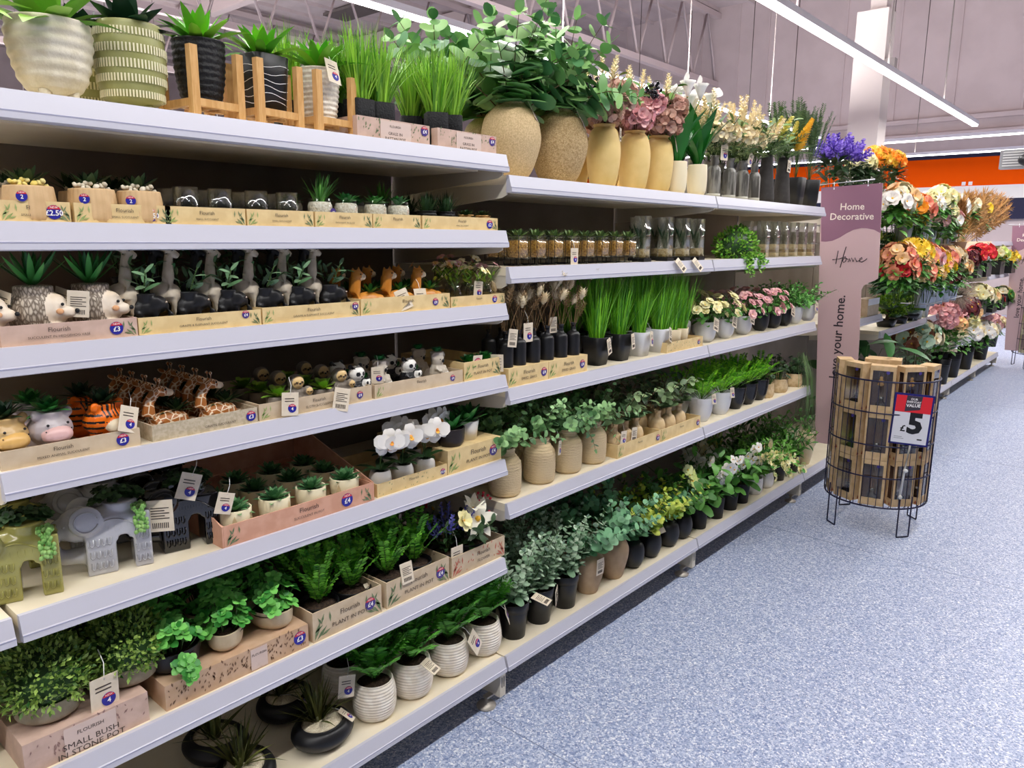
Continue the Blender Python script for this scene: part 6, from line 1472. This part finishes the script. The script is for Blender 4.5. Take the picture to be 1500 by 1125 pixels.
wave = [(1190+x/7.5, 250+y/7.5) for x, y in ((750, 688), (680, 650), (600, 632), (540, 630), (450, 650), (380, 685), (300, 735), (220, 770), (150, 780), (97, 778))]
hd = [bp2(1203, 275), bp2(1293, 268), bp2(1290, 330)]+[bp2(*q) for q in wave]
b = MB(); b.poly(hd, (0, 0, 0), UY, UP, NX, .0008); part('header_panel', b, o, DKM)
b = MB(); S = (loc3(1280, 310)-loc3(1216, 316)).length
fit_text(b, 'Home', loc3(1248.5, 303), S*.55, UY, UP, 0, NX); fit_text(b, 'Decorative', loc3(1247.5, 317.5), S, UY, UP, 0, NX)
part('title_lettering', b, o, CRM)
b = MB()
for st in (((285, 880), (272, 945), (258, 1025)), ((372, 835), (340, 940), (305, 1065)), ((222, 978), (300, 968), (365, 945), (372, 965), (366, 995), (345, 1008), (333, 992), (345, 965), (370, 962), (392, 975)), ((392, 1005), (408, 962), (415, 998)), ((412, 1000), (432, 958), (448, 1000)), ((448, 1000), (468, 955), (488, 1000), (505, 990)), ((508, 990), (548, 968), (545, 952), (525, 965), (520, 998), (545, 1004), (580, 985), (602, 965))):
    b.tube([loc3(1190+x/7.5, 250+y/7.5)+NX*.001 for x, y in st], .0022, 5)
part('script_lettering', b, o, CHAR)
b = MB(); s1_ = (loc3(1232, 433)-loc3(1231, 520)).length
t_ = MB(); t_.text('your home.', 1, (0, 0, 0), (1, 0, 0), (0, 1, 0), ax='RIGHT', off=.012); w1 = max(p[0] for p in t_.v)-min(p[0] for p in t_.v)
b.text('love your home.', s1_/w1, loc3(1232.5, 432)+NX*.001, UP, V((0, 1, 0)), k=0, ax='RIGHT', off=.012); part('slogan_lettering', b, o, CHAR)
b = MB(); b.tube([loc3(1203, 271)+V((.006, .04, 0)), loc3(1281, 262.5)+V((.006, 0, 0))], .004, 8)
for q in ((1222, 276), (1272, 271)): b.tube([loc3(*q)+V((-.001, 0, -.004)), loc3(q[0], q[1]-9)+V((.003, 0, 0))], .0025, 6); b.ell(loc3(*q)+V((-.002, 0, -.003)), .004)
part('hanging_rod', b, o, WHITE)
ban2 = at_x(1483, 331, 10.45)
dup(o, tuple(ban2), 0, 'mauve and pink banner at the far end of the aisle, beyond the flower stands')

# ================================================================== wire basket of boxed diffusers
BC = V((4.075, 1.013, 0)); BR = .2432
dcam = V((-BC.x, -BC.y, 0)).normalized(); fp_ = BC+dcam*BR
rz_ = [zat(1290, q, fp_.x, fp_.y) for q in (559, 606, 654, 701, 745)]
NAVW = mat('navy_wire', '14143a', rough=.35)
def ring(r, z, rad, n=48): return [V((r*cos(2*PI*i/n), r*sin(2*PI*i/n), z)) for i in range(n+1)], rad
o = root('wire_basket', 'round navy wire basket full of boxed diffusers, beside the banner', 'basket', tuple(BC))
b = MB()
for i, q in enumerate(rz_): p, r = ring(BR-(0 if i < 4 else .004), q, .0042 if i in (0, 4) else .0034); b.tube(p, r, 6, cap=False)
part('hoops', b, o, NAVW)
b = MB()
for i in range(44): a = 2*PI*i/44; b.tube([(BR*cos(a), BR*sin(a), rz_[0]), (BR*cos(a), BR*sin(a), rz_[4])], .0017, 5)
for i in range(9): y = -BR*.95+BR*1.9*i/8; w = math.sqrt(max(BR*BR-y*y, 0)); b.tube([(-w, y, rz_[4]), (w, y, rz_[4])], .0017, 5)
part('wires', b, o, NAVW)
for i in range(4):
    a = math.radians(-135+90*i+6); b = MB(); c1, c2 = a-.14, a+.14; R_ = BR*.98
    b.tube([(R_*cos(c1), R_*sin(c1), rz_[4]+.06), (R_*cos(c1), R_*sin(c1), .012), (R_*cos(c1), R_*sin(c1), .004), (R_*cos(c2), R_*sin(c2), .004), (R_*cos(c2), R_*sin(c2), .012), (R_*cos(c2), R_*sin(c2), rz_[4]+.06)], .0035, 6); part('leg', b, o, NAVW)
bask = o
bh = (rz_[0]+.075-rz_[4]-.006)/3
bwid, bdep = .112, .07
def boxcarton():
    b = MB(); w, d, h, t = bwid/2, bdep, bh-.002, .004; p = .012
    b.box(-w, w, d-t, d, 0, h); b.box(-w, -w+t, d*.62, d-t, 0, h); b.box(-w, -w+t, 0, d*.62, 0, h*.16); b.box(-w, -w+t, 0, d*.62, h*.88, h); b.box(-w, -w+t, 0, .008, h*.16, h*.88); b.box(w-t, w, 0, d-t, 0, h); b.box(-w+t, w-t, 0, d-t, h-t, h); b.box(-w+t, w-t, 0, d-t, 0, t)
    b.box(-w+t, -w+p, 0, t, t, h-t); b.box(w-p, w-t, 0, t, t, h-t); b.box(-w+p, w-p, 0, t, t, h*.16); b.box(-w+p, w-p, 0, t, h*.9, h-t)
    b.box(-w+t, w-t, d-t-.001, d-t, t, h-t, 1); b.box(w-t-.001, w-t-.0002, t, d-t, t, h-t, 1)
    for x in (-w+.008, w-.008):
        for s in (-1, 1):
            pass
    for sx in (-1, 1):
        for k in range(2): y = .018+k*.03; x = sx*(w+.0004); b.add([(x, y-.007, .006), (x, y, .024), (x, y+.007, .006)], [(0, 1, 2)], False, 2); b.add([(x, y-.002, .003), (x, y+.002, .003), (x, y+.002, .007), (x, y-.002, .007)], [(0, 1, 2, 3)], False, 2)
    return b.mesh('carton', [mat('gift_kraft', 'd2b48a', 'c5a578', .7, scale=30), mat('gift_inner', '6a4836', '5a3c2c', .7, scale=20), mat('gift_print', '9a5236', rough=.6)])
bcm = boxcarton()
b = MB(); b.lathe(curve_prof([(.021, 0), (.023, .004), (.023, .03), (.012, .042), (.009, .05), (.01, .056)], 16), 18, (0, .034, .012), sq=5, k=0); b.box(-.0165, .0165, .0095, .0105, .018, .036, 1); b.lathe([(0, 0), (.0115, 0), (.0115, .012), (0, .012)], 14, (0, .034, .066), k=2)
for i in range(5): b.tube([(-.008+.004*i, .034, .07), (-.016+.008*i, .036, bh*.84)], .0012, 4, 3)
bbm = b.mesh('diffuser', [mat('dark_glass_bottle', '2a1a12', rough=.15, spec=.6), mat('bottle_label', 'dcc8a0', rough=.6), mat('silver_collar', 'b8b4b0', rough=.25, metal=.8), mat('reed', 'b98a50', rough=.7)])
b = MB(); b.ell((-.006, .014, bh*.66), (.012, .004, .014)); b.ell((-.006, .014, bh*.66+.018), (.008, .004, .008)); b.ell((-.006, .014, bh*.66-.014), (.015, .004, .008)); gbm = b.mesh('ornament', [mat('ginger_ornament', 'd8a058', rough=.6)])
b = MB(); b.roundel((.022, -.0008, bh*.86), U1, V1, N1, .008, '', new=False); brm = b.mesh('price_roundel', [PURP, RED, PAPER])
b = MB(); b.box(-bwid/2+.012, bwid/2-.012, .001, .0016, bh*.16, bh*.9); bwm = b.mesh('window', [GLASSL])
g0 = None; phi0 = math.atan2(dcam.y, dcam.x)
def gift(label, p, rz, orn=False):
    global g0
    if g0 is None:
        g0 = root('diffuser_box', label, 'gift box', p, rz, 'boxed diffusers'); part('carton', bcm, g0); part('window', bwm, g0); part('diffuser', bbm, g0); part('price_roundel', brm, g0); return g0
    return dup(g0, p, rz, label)
TI = ['top', 'middle', 'bottom']; PLC = {-2: 'at the shelf side', -1: 'second from the shelf side', 0: 'facing the camera', 1: 'second from the aisle side', 2: 'at the aisle side'}
for t in range(3):
    zz = rz_[4]+.006+bh*(2-t)
    for k in range(-2, 3):
        a = phi0+k*.66-.06; p = BC+V((cos(a), sin(a), 0))*(BR-.012-.008*abs(k % 2))+V((0, 0, zz)); gg_ = gift('kraft windowed gift box, %s layer of the near basket, %s' % (TI[t], PLC[k]), tuple(p), a+PI/2)
        if t == 0 and k in (0, 1): part('ornament', gbm, gg_)
        if t == 0 and k == 0: first_o = gg_
    if t == 0:
        for k, (dx, dy) in enumerate(((-.02, .045), (.07, -.05), (.1, .06))): gift('kraft diffuser box at the heart of the near basket, %s behind the facing box' % ORD[k], (BC.x+dx, BC.y+dy, zz), PI/2*(k-1)+.2)
# price sign clipped to the basket
sd_ = at_x(1335, 615, 1.0); sd_ = V((sd_.x, sd_.y, 0)); A_ = sd_.dot(sd_); B_ = sd_.dot(BC); t_s = (B_-math.sqrt(B_*B_-A_*(BC.dot(BC)-BR*BR)))/A_ - .02; sc_ = at_x(1335, 615, t_s)
d_ = (V((sc_.x, sc_.y, 0))).normalized(); o = root('price_sign', 'navy framed £5 value sign on a clear post clipped to the basket', 'sign', (sc_.x, sc_.y, sc_.z), math.atan2(d_.y, d_.x)-PI/2+.12)
tl = math.radians(-2.2); M_ = Matrix.Rotation(-tl, 4, 'Y'); W_, H_ = .17, .25
def su(p): return M_ @ V(p)
b = MB(); b.box(-W_/2, W_/2, 0, .008, -H_/2, H_/2, 0, M_); b.box(-W_/2+.009, W_/2-.009, -.001, 0, -H_/2+.009, H_/2-.009, 1, M_); part('frame', b, o, [mat('navy_frame', '15156a', rough=.35), mat('sign_paper', 'dedde2', rough=.5)])
uu, vv = M_ @ U1, M_ @ V1
b = MB(); b.box(-W_/2+.009, W_/2-.009, -.0016, -.001, .035, H_/2-.009, 0, M_); b.poly([(-.035, .038), (.03, .052), (.034, H_/2-.009), (-.032, H_/2-.009)], su((0, -.0016, 0)), uu, vv, N1, .0004, 1)
b.text('OUR', .014, su((.0, -.0024, .1)), uu, vv, k=2, off=.02); b.text('EVERYDAY', .0125, su((0, -.0024, .086)), uu, vv*1.1, k=2, off=.02); b.text('VALUE', .02, su((-.001, -.0024, .069)), uu+vv*.06, vv, k=2, off=.03)
part('value_band', b, o, [mat('sign_red', 'e02430', rough=.45), mat('sign_charcoal', '3a3440', rough=.5), PAPER])
b = MB(); b.text('5', .135, su((.018, -.0016, -.022)), uu, vv, k=0, off=.045); b.text('£', .042, su((-.032, -.0016, -.046)), uu, vv, k=0, off=.03)
for i in range(2): b.box(-.065, -.03+.008*i, -.0016, -.001, -.088-.008*i, -.0865-.008*i, 0, M_)
b.box(.035, .056, -.0016, -.001, -.096, -.09, 0, M_)
part('price_lettering', b, o, mat('sign_black', '16141a', rough=.5))
b = MB(); e = su((.012, .006, -H_/2)); b.tube([e, e+V((-.012, .004, -.13)), e+V((-.02, .006, -.27))], .006, 8); b.ell(e+V((-.008, .0, -.13)), (.012, .01, .01)); b.ell(e+V((-.018, .0, -.265)), (.009, .009, .011)); part('post', b, o, mat('clear_post', 'dcdad4', rough=.2))
# second basket far down the aisle
f2b = at_z(1496, 530, 0); B2 = V((10.62, 1.02, 0))
dup(bask, tuple(B2), .4, 'navy wire basket of pale boxes at the far end of the aisle', sc=1.12)
pc_ = bcm.copy(); pc_.materials.clear()
for m_ in (mat('pale_gift', 'd8d0b4', 'c4b884', .7, scale=12), mat('pale_inner', 'a89c78', rough=.7), mat('gift_print2', 'c8b040', rough=.6)): pc_.materials.append(m_)
for t in range(3):
    for k in range(-1, 3):
        a = phi0+k*.8; p = B2+V((cos(a), sin(a), 0))*(BR*1.05)+V((0, 0, (rz_[4]+.006+bh*(2-t))*1.02+.02)); dup(g0, tuple(p), a+PI/2, 'pale boxed item in the %s layer of the far basket, place %s around' % (TI[t], ORD[k+1]), 'pale boxes in the far basket', swap={'carton': pc_}, sc=1.02)

# ================================================================== flower stands past the banner
GALV = mat('galvanised', 'aeb4bb', '8f969e', .35, scale=8, metal=.6); BLKB = MB().lathe(prof([(.05, 0), (.068, .2)]), 24).mesh('bucket', [BLACK])
GB = MB().lathe(prof([(.036, 0), (.056, .19)]), 24).mesh('bucket', [GALV])
def blooms(seed, cols, n, R, pr, npet=6, lay=2, H=.28, leaf=None, hy=False, cup=.35, spk=False):
    random.seed(seed); b = MB(); L = len(cols)
    for i in range(n):
        z = 1-1.25*(i+.5)/n; a = i*2.39996; q = math.sqrt(max(0, 1-z*z)); oo_ = V((q*cos(a), q*sin(a), z*.75)); p = oo_*R*rnd(.85, 1.12)+UP*H
        if i % 3 == 0: stems(b, [[(oo_.x*.02, oo_.y*.02, 0), p*.6+UP*H*.1, p]], .002)
        k = 2+(i % L)
        if hy: hydrangea(b, p, R*.45, 22, R*.2, k)
        elif spk: spike(b, p-oo_*.03, oo_+UP*.6, .09, .022, 26, .016, k)
        else: flower(b, p, oo_, pr*rnd(.85, 1.15), npet, lay, 'petal' if npet < 9 else 'pt', .9 if npet < 9 else .4, cup, -.1, k, 2+L, .16)
    for i in range(70):
        a = rnd(0, 6.3); p = pol(a, rnd(.1, 1.2))*R*.75+UP*(H*rnd(.55, .95)-R*.5); b.leaf(p, pol(a, rnd(-.4, .8)), UP, .08, .035, 'pt', -.3, .1, 0)
    return b.mesh('bouquet', [leaf or G_BROAD, STEMG]+list(cols)+[P_GOLD])
def bunch(label, px, py, Y, me, H, cat='flowers', sc=1, rz=0, name='flower_bunch'):
    p = at_y(px, py, Y); o = root(name, label, cat, (p.x, p.y, p.z-H*sc), rz); q = part('bouquet', me, o); o.scale = (sc, sc, sc); return o
def bucket(label, x, y, z, me, sc=1): 
    o = solo('flower_bucket', me, None, label, 'bucket', (x, y, z), 0, 'flower buckets'); o.scale = (sc, sc, sc); return o
# on the top shelf behind the banner
for i, (px, py, col, l, n_, npt, R) in enumerate(((1223, 225, (P_PURP,), 'bunch of purple blooms above the banner, nearer the sword ferns', 20, 6, .085), (1244, 230, (P_PURP,), 'bunch of purple blooms above the banner, next to the pale yellow bunch', 16, 6, .075), (1263, 235, (P_PALEY,), 'bunch of pale yellow blooms above the banner', 14, 8, .07), (1281, 230, (P_GOLD, P_ORANGE), 'bunch of golden blooms above the banner, next to the pale yellow bunch', 18, 10, .085), (1303, 234, (P_ORANGE, P_GOLD), 'bunch of orange-gold blooms outermost over the banner arm', 18, 10, .09))):
    p = at_y(px, py, 1.47); zt = 1.602; H = p.z-zt-.02
    o = root('flower_bunch', l, 'flowers', (p.x, p.y, zt)); part('bouquet', blooms(400+i, col, n_*(2 if i > 1 else 1), R, .036, npt, 2, H, G_DARK, spk=i < 2), o); part('pot', MB().lathe(prof([(.04, 0), (.05, .08)]), 18), o, BLACK)
b = MB()
for i in range(6): b.box(-.1+.036*i, -.1+.036*i+.026, 0, .01, 0, .1)
b.box(-.105, .11, .01, .016, .02, .04); b.box(-.105, .11, .01, .016, .07, .09); b.box(-.105, .11, .02, .12, 0, .006)
solo('wooden_crate', b, WOOD, 'little pale wooden crate peeping over the banner top', 'crate', (4.5, 1.44, 1.602))
# first bay past the banner
b = MB(); b.box(-.12, .12, -.04, .04, 0, .11); b.box(-.121, .121, -.041, -.04, .07, .111, 1)
solo('carton', b, [KRAFT2, PAPER], 'kraft carton with white top band on the shelf just past the banner', 'box', (5.2, 1.45, .97))
def tower(label, px, py0, py1, Y, seed, ms, r=.07):
    p0 = at_y(px, py1, Y); p1 = at_y(px, py0, Y); random.seed(seed); b = MB(); h = p1.z-p0.z
    for i in range(1100):
        a = rnd(0, 6.3); z = rnd(0, h); q = r*rnd(.5, 1.1); d = V((cos(a), sin(a), rnd(-.8, .4))); b.dart((q*cos(a), q*sin(a), z), d, (0, 0, 1), rnd(.025, .05), .018, 0)
    b.tube([(0, 0, 0), (0, 0, h)], r*.5, 8, 1)
    return solo('ivy_garland', b, ms, label, 'garland', tuple(p0))
tower('hanging green ivy garland just past the banner, below the white flowers', 1303, 345, 420, 1.36, 410, [leafm('ivy_leaf', '1f5a2c', '5a9a58'), G_DARK], .075)
tower('hanging green ivy garland right against the banner edge', 1293, 340, 430, 1.40, 411, [MATS['ivy_leaf'], G_DARK], .06)
p = at_y(1288, 352, 1.36); o = root('yucca_spray', 'lime striped leaf spray poking out past the banner edge', 'plant', tuple(p)); part('foliage', P_rosette(412, 9, .13, .02, 1.2, .1, -.4, 'strap'), o, [leafm('lime_stripe', 'a8c83c', 'd8ec7c')])
p = at_y(1275, 515, 1.46); o = root('leafy_plant', 'broad dark green leaves on the bottom level between banner and straw wreath', 'plant', (p.x, 1.5, .165)); part('foliage', P_broad(413, 7, .62, .3, .1, .5, 6, 'pt'), o, [leafm('big_leaf', '1c4a1e', '3c7a34'), STEMG], (0, 0, .05)); part('pot', MB().lathe(prof([(.06, 0), (.08, .12)]), 20), o, BLACK)
# mossy bonsai and grey planters on the shelf
bons = [P_dome(420+i, 500, .075, .07, .04, .022, cz=.13).mesh('crown', [leafm('moss_green', '3a6a14', '8ab030'), G_DARK]) for i in range(2)]
tr = MB(); tr.tube([(0, 0, .03), (.02, 0, .07), (-.01, .01, .12)], [.012, .01, .006], 7); tr = tr.mesh('trunk', [STEM]); bpo = MB().lathe(prof([(.04, 0), (.05, .04)]), 18, sq=5).mesh('pot', [BLACK]); q0 = None
for i, (px, py, Y, zz) in enumerate(((1300, 455, 1.46, .85), (1317, 450, 1.46, .85), (1333, 445, 1.46, .85))):
    p = at_y(px, py, Y); l = 'mossy bonsai in black pot on the low shelf past the banner, %s from the banner' % ORD[i]
    if not q0: q0 = root('bonsai', l, 'bonsai', (p.x, Y, zz), 0, 'mossy bonsai'); part('pot', bpo, q0); part('trunk', tr, q0); part('crown', bons[0], q0); part('crown', bons[1], q0, None, (.05, -.02, -.03), (0, 0, 1), sc=.8)
    else: dup(q0, (p.x, Y, zz), i*2, l)
    q0.scale = (1.25, 1.25, 1.25)
for i, (px, py) in enumerate(((1336, 408), (1352, 409), (1340, 420))):
    p = at_y(px, py, 1.42+.04*(i == 2)); dup(q0, (p.x, p.y, p.z-.13), i, 'mossy bonsai raised under the coral flowers, %s from the banner' % ORD[i], sc=1.15)
gp_ = MB().lathe(prof([(.038, 0), (.052, .13)]), 22, sq=4).mesh('pot', [mat('zinc_planter', 'bcc2c0', 'a4aaa8', .5, scale=20)])
for i, px in enumerate((1334, 1342, 1351)):
    p = at_y(px, 455, 1.45); o = root('zinc_planter', 'pale zinc planter on the low shelf beside the bonsai, %s from the bonsai' % ORD[i], 'planter', (p.x, 1.45, .85), 0, 'zinc planters'); part('pot', gp_, o); part('soil', soil_mesh(.045, .11), o, SOIL)
# tiered bucket stand
def tier(label, pxa, pya, pxb, pyb, Y, n, lab2):
    pa = at_y(pxa, pya, Y); pb_ = at_y(pxb, pyb, Y); o = root('bucket_rack', label, 'rack', (pa.x, Y, pa.z-.19)); L = pb_.x-pa.x; b = MB()
    for zz in (.15, .03): b.tube([(-.07, -.065, zz), (L+.07, -.065, zz)], .004, 6); b.tube([(-.07, .065, zz), (L+.07, .065, zz)], .004, 6)
    for x in (-.07, L+.07): b.tube([(x, -.065, .15), (x, .065, .15), (x, .55, .15)], .005, 6); b.tube([(x, -.065, .03), (x, .065, .03), (x, .55, .03)], .004, 6)
    part('wire_frame', b, o, mat('white_wire', 'd8d6d4', rough=.4))
    r = []
    for i in range(n): x = pa.x+L*i/(n-1); r.append(bucket('%s, %s counted from the banner' % (lab2, ORD[i]), x, Y, pa.z-.19, GB)); 
    return pa, pb_
t1a, t1b = tier('wire rack holding the upper row of galvanised flower buckets', 1326, 320, 1394, 328, 1.3, 7, 'galvanised bucket in the upper rack row')
t2a, t2b = tier('wire rack holding the lower row of galvanised flower buckets', 1352, 410, 1396, 405, 1.26, 5, 'galvanised bucket in the lower rack row')
UPF = [(1308, 300, (P_WHITE,), 'white', 12, 6), (1320, 292, (P_CREAM, P_PEACH), 'cream and peach', 12, 6), (1342, 305, (P_ORANGE, P_CORAL), 'bright orange', 16, 8), (1336, 321, (P_GOLD,), 'small golden', 9, 9), (1360, 300, (P_PALEY, P_WHITE), 'pale yellow daisy', 16, 9), (1378, 292, (P_PALEY,), 'tall pale lemon', 16, 6), (1376, 312, (P_CREAM, P_PALEY), 'cream lily', 14, 6), (1396, 302, (P_CREAM, P_WHITE), 'ivory', 16, 6), (1415, 303, (P_PALEY, P_CREAM), 'lemon and ivory', 14, 6), (1432, 308, (P_WHITE, P_YELL), 'white with yellow', 12, 6), (1371, 323, (P_PINK,), 'small pink', 9, 6), (1390, 324, (P_PINK, P_WHITE), 'pink and white', 10, 6)]
for i, (px, py, cols, nm, n, npt) in enumerate(UPF): bunch('bunch of %s flowers over the upper bucket row' % nm, px, py, 1.29-.02*(i % 3), blooms(430+i, cols, n, .085, .048, npt, 2, .26), .26)
LOF = [(1314, 378, (P_PEACH, P_CORAL), 'peach rose', 12, 6), (1318, 396, (P_RED, P_CORAL), 'red and coral', 14, 6), (1338, 370, (P_YELL,), 'yellow chrysanthemum', 14, 12), (1338, 386, (P_CORAL, P_PEACH), 'coral rose', 14, 6), (1344, 402, (P_PEACH, P_CORAL), 'drooping peach', 12, 6), (1356, 378, (P_CORAL, P_PINK), 'coral and pink', 14, 6), (1364, 380, (P_YELL,), 'big yellow', 14, 12), (1360, 400, (P_YELL, P_PEACH), 'yellow daisy and peach', 12, 9), (1374, 392, (P_YELL, P_CORAL), 'yellow and coral', 10, 9), (1380, 382, (P_PINK, P_CORAL), 'pink lily', 10, 5), (1390, 378, (P_PEACH, P_STRAW), 'tan hydrangea', 16, 6), (1398, 394, (P_STRAW, P_PEACH), 'beige hydrangea', 16, 6), (1382, 407, (P_BURG,), 'burgundy berry', 10, 5), (1411, 384, (P_BURG,), 'dark burgundy', 16, 5)]
for i, (px, py, cols, nm, n, npt) in enumerate(LOF): bunch('bunch of %s flowers over the lower bucket row' % nm, px, py, 1.24-.02*(i % 3), blooms(450+i, cols, n+4, .09, .046, npt, 2, .2), .2)
# pampas grass
random.seed(460); b = MB(); p0 = at_y(1402, 366, 1.22); tips = [(1408, 296), (1420, 290), (1432, 286), (1444, 285), (1456, 286), (1466, 288), (1474, 294), (1478, 304), (1474, 318), (1440, 296), (1455, 300), (1425, 302)]
for i, (px, py) in enumerate(tips):
    t = at_y(px, py, 1.22+.03*(i % 3-1))-p0; pts = [V((0, 0, 0)), t*.4+V((0, 0, .01)), t*.75, t]; b.tube(pts, .004, 5, 0)
    for j in range(420):
        f = rnd(.25, 1.0); q, d = along(pts, min(f, .999)); s1, s2, _ = basis(d); a = rnd(0, 6.3); o_ = s1*cos(a)+s2*sin(a); b.dart(q, d+o_*rnd(.2, .75), o_, rnd(.05, .11), .0045, 0)
o = root('pampas_bunch', 'big fan of tan pampas grass sticking out beside the flower racks', 'dried grass', tuple(p0)); part('plumes', b, o, [P_PAMP]); part('wrap', MB().lathe([(.03, -.16), (.045, -.02), (.06, .06)], 16), o, mat('brown_wrap', '6a4a30', rough=.7))
# far shelves
planter = MB(); planter.box(-.14, .14, -.07, .07, 0, .14); planter = planter.mesh('planter', [BLACK])
FS = [(1440, 372, (P_RED,), 'red', 1.43, 24, 6, .11), (1426, 378, (P_BURG, P_RED), 'deep red', 1.45, 14, 6, .09), (1460, 372, (P_PALEY, leafm('lime_petal', 'b8d060', 'e0ec9a')), 'lime and lemon', 1.43, 18, 6, .1), (1476, 378, (P_YELL,), 'yellow', 1.4, 14, 9, .1)]
for i, (px, py, cols, nm, Y, n, npt, R) in enumerate(FS):
    p = at_y(px, py, Y); zz = 1.1; o = root('flower_bunch', 'low %s blooms in black trough on a far shelf' % nm, 'flowers', (p.x, Y, zz)); part('bouquet', blooms(470+i, cols, n, R, .05, npt, 2, max(p.z-zz, .1)), o); part('trough', planter, o)
FM = [(1432, 432, (P_PALEY, P_CREAM), 'cream rose', 1.43, 18, 6, .12), (1448, 436, (P_PALEY, P_PEACH), 'lemon and peach', 1.4, 14, 6, .1), (1460, 440, (P_RED,), 'single red', 1.38, 4, 6, .05), (1468, 432, (P_CREAM, G_BROAD), 'cream and green', 1.43, 12, 6, .1)]
for i, (px, py, cols, nm, Y, n, npt, R) in enumerate(FM):
    p = at_y(px, py, Y); zz = .72; o = root('flower_bunch', '%s blooms in black trough on the lower far shelf' % nm, 'flowers', (p.x, Y, zz)); part('bouquet', blooms(480+i, cols, n, R, .055, npt, 2, max(p.z-zz, .1)), o); part('trough', planter, o)
# bottom level buckets
BL = [(1366, 468, (P_PINK,), 'big pink hydrangea', .16, True), (1386, 472, (P_PINK, P_PEACH), 'pink and peach hydrangea', .14, True), (1384, 456, (P_PEACH,), 'peach hydrangea', .15, True), (1402, 468, (P_PEACH, P_PALEY), 'golden peach hydrangea', .15, True), (1418, 486, (P_WHITE, P_CREAM), 'white rose', .12, False), (1440, 486, (P_WHITE, P_CREAM), 'white and blush rose', .13, False), (1436, 474, (P_PINK,), 'rose pink', .13, False), (1455, 474, (P_PINK, P_CREAM), 'soft pink', .12, False)]
for i, (px, py, cols, nm, R, hy) in enumerate(BL):
    Y = 1.46 if i not in (2, 6, 7) else 1.56; p = at_y(px, py, Y); zz = .165; H = max(p.z-zz, .2)
    o = root('flower_bunch', 'bunch of %s in a bucket on the bottom level' % nm, 'flowers', (p.x, Y, zz+.03)); part('bouquet', blooms(490+i, cols, 9 if hy else 22, R, .06, 6, 2, H-.03, hy=hy), o)
    bucket('black bucket on the bottom level holding the %s bunch' % nm, p.x, Y, zz, BLKB, 1.15)
o = bunch('drooping dark burgundy garland behind the peach hydrangeas', 1403, 455, 1.4, blooms(500, (P_BURG,), 40, .16, .05, 5, 1, .1), .1, 'garland')
p = at_y(1345, 495, 1.45); o = root('eucalyptus_arrangement', 'grey-green eucalyptus and cone arrangement beside the straw wreath', 'arrangement', (p.x, 1.47, .165)); part('bouquet', blooms(510, (G_EUCS, P_CREAM, mat('cone_brown', '7a4a30', rough=.7)), 40, .17, .06, 6, 2, p.z-.165, G_EUCS), o); part('pot', MB().lathe(prof([(.06, 0), (.09, .22)]), 20), o, GALV)
p = at_y(1310, 505, 1.44); b = MB(); pts = [(.13*cos(2*PI*i/24), 0, .13*sin(2*PI*i/24)) for i in range(25)]; b.tube(pts, .055, 10, 0, False); random.seed(3)
for i in range(700): a = rnd(0, 6.3); t = rnd(0, 6.3); d = V((cos(a)*cos(t), sin(t), sin(a)*cos(t))); q = V((.13*cos(a), 0, .13*sin(a)))+d*.05; b.dart(q, d+V((rnd(-1, 1), rnd(-1, 1), rnd(-1, 1))), d, .035, .01, 0)
solo('straw_wreath', b, [P_STRAW], 'shaggy pale straw wreath standing on the bottom level behind the basket', 'wreath', (p.x, 1.46, .165+.19), .6)
random.seed(5); b = MB(); p = at_y(1405, 432, 1.3)
for i in range(420):
    a = rnd(0, 6.3); d = pol(a, rnd(-1.2, 1.2)); b.tube([V((0, 0, 0)), d*rnd(.05, .1), d*rnd(.1, .17)+UP*rnd(-.03, .03)], [.002, .0014, .0006], 4, 0)
solo('twig_ball', b, [mat('twig_grey', '8a7868', 'b8a898', .8, 'island')], 'bristly grey twig bundle beside the lower bucket row', 'twigs', tuple(p))
sc = bpy.context.scene
sc.view_settings.view_transform = 'Standard'; sc.view_settings.look = 'None'; sc.view_settings.gamma = 1; sc.view_settings.exposure = EXPO; sc.view_settings.use_curve_mapping = False
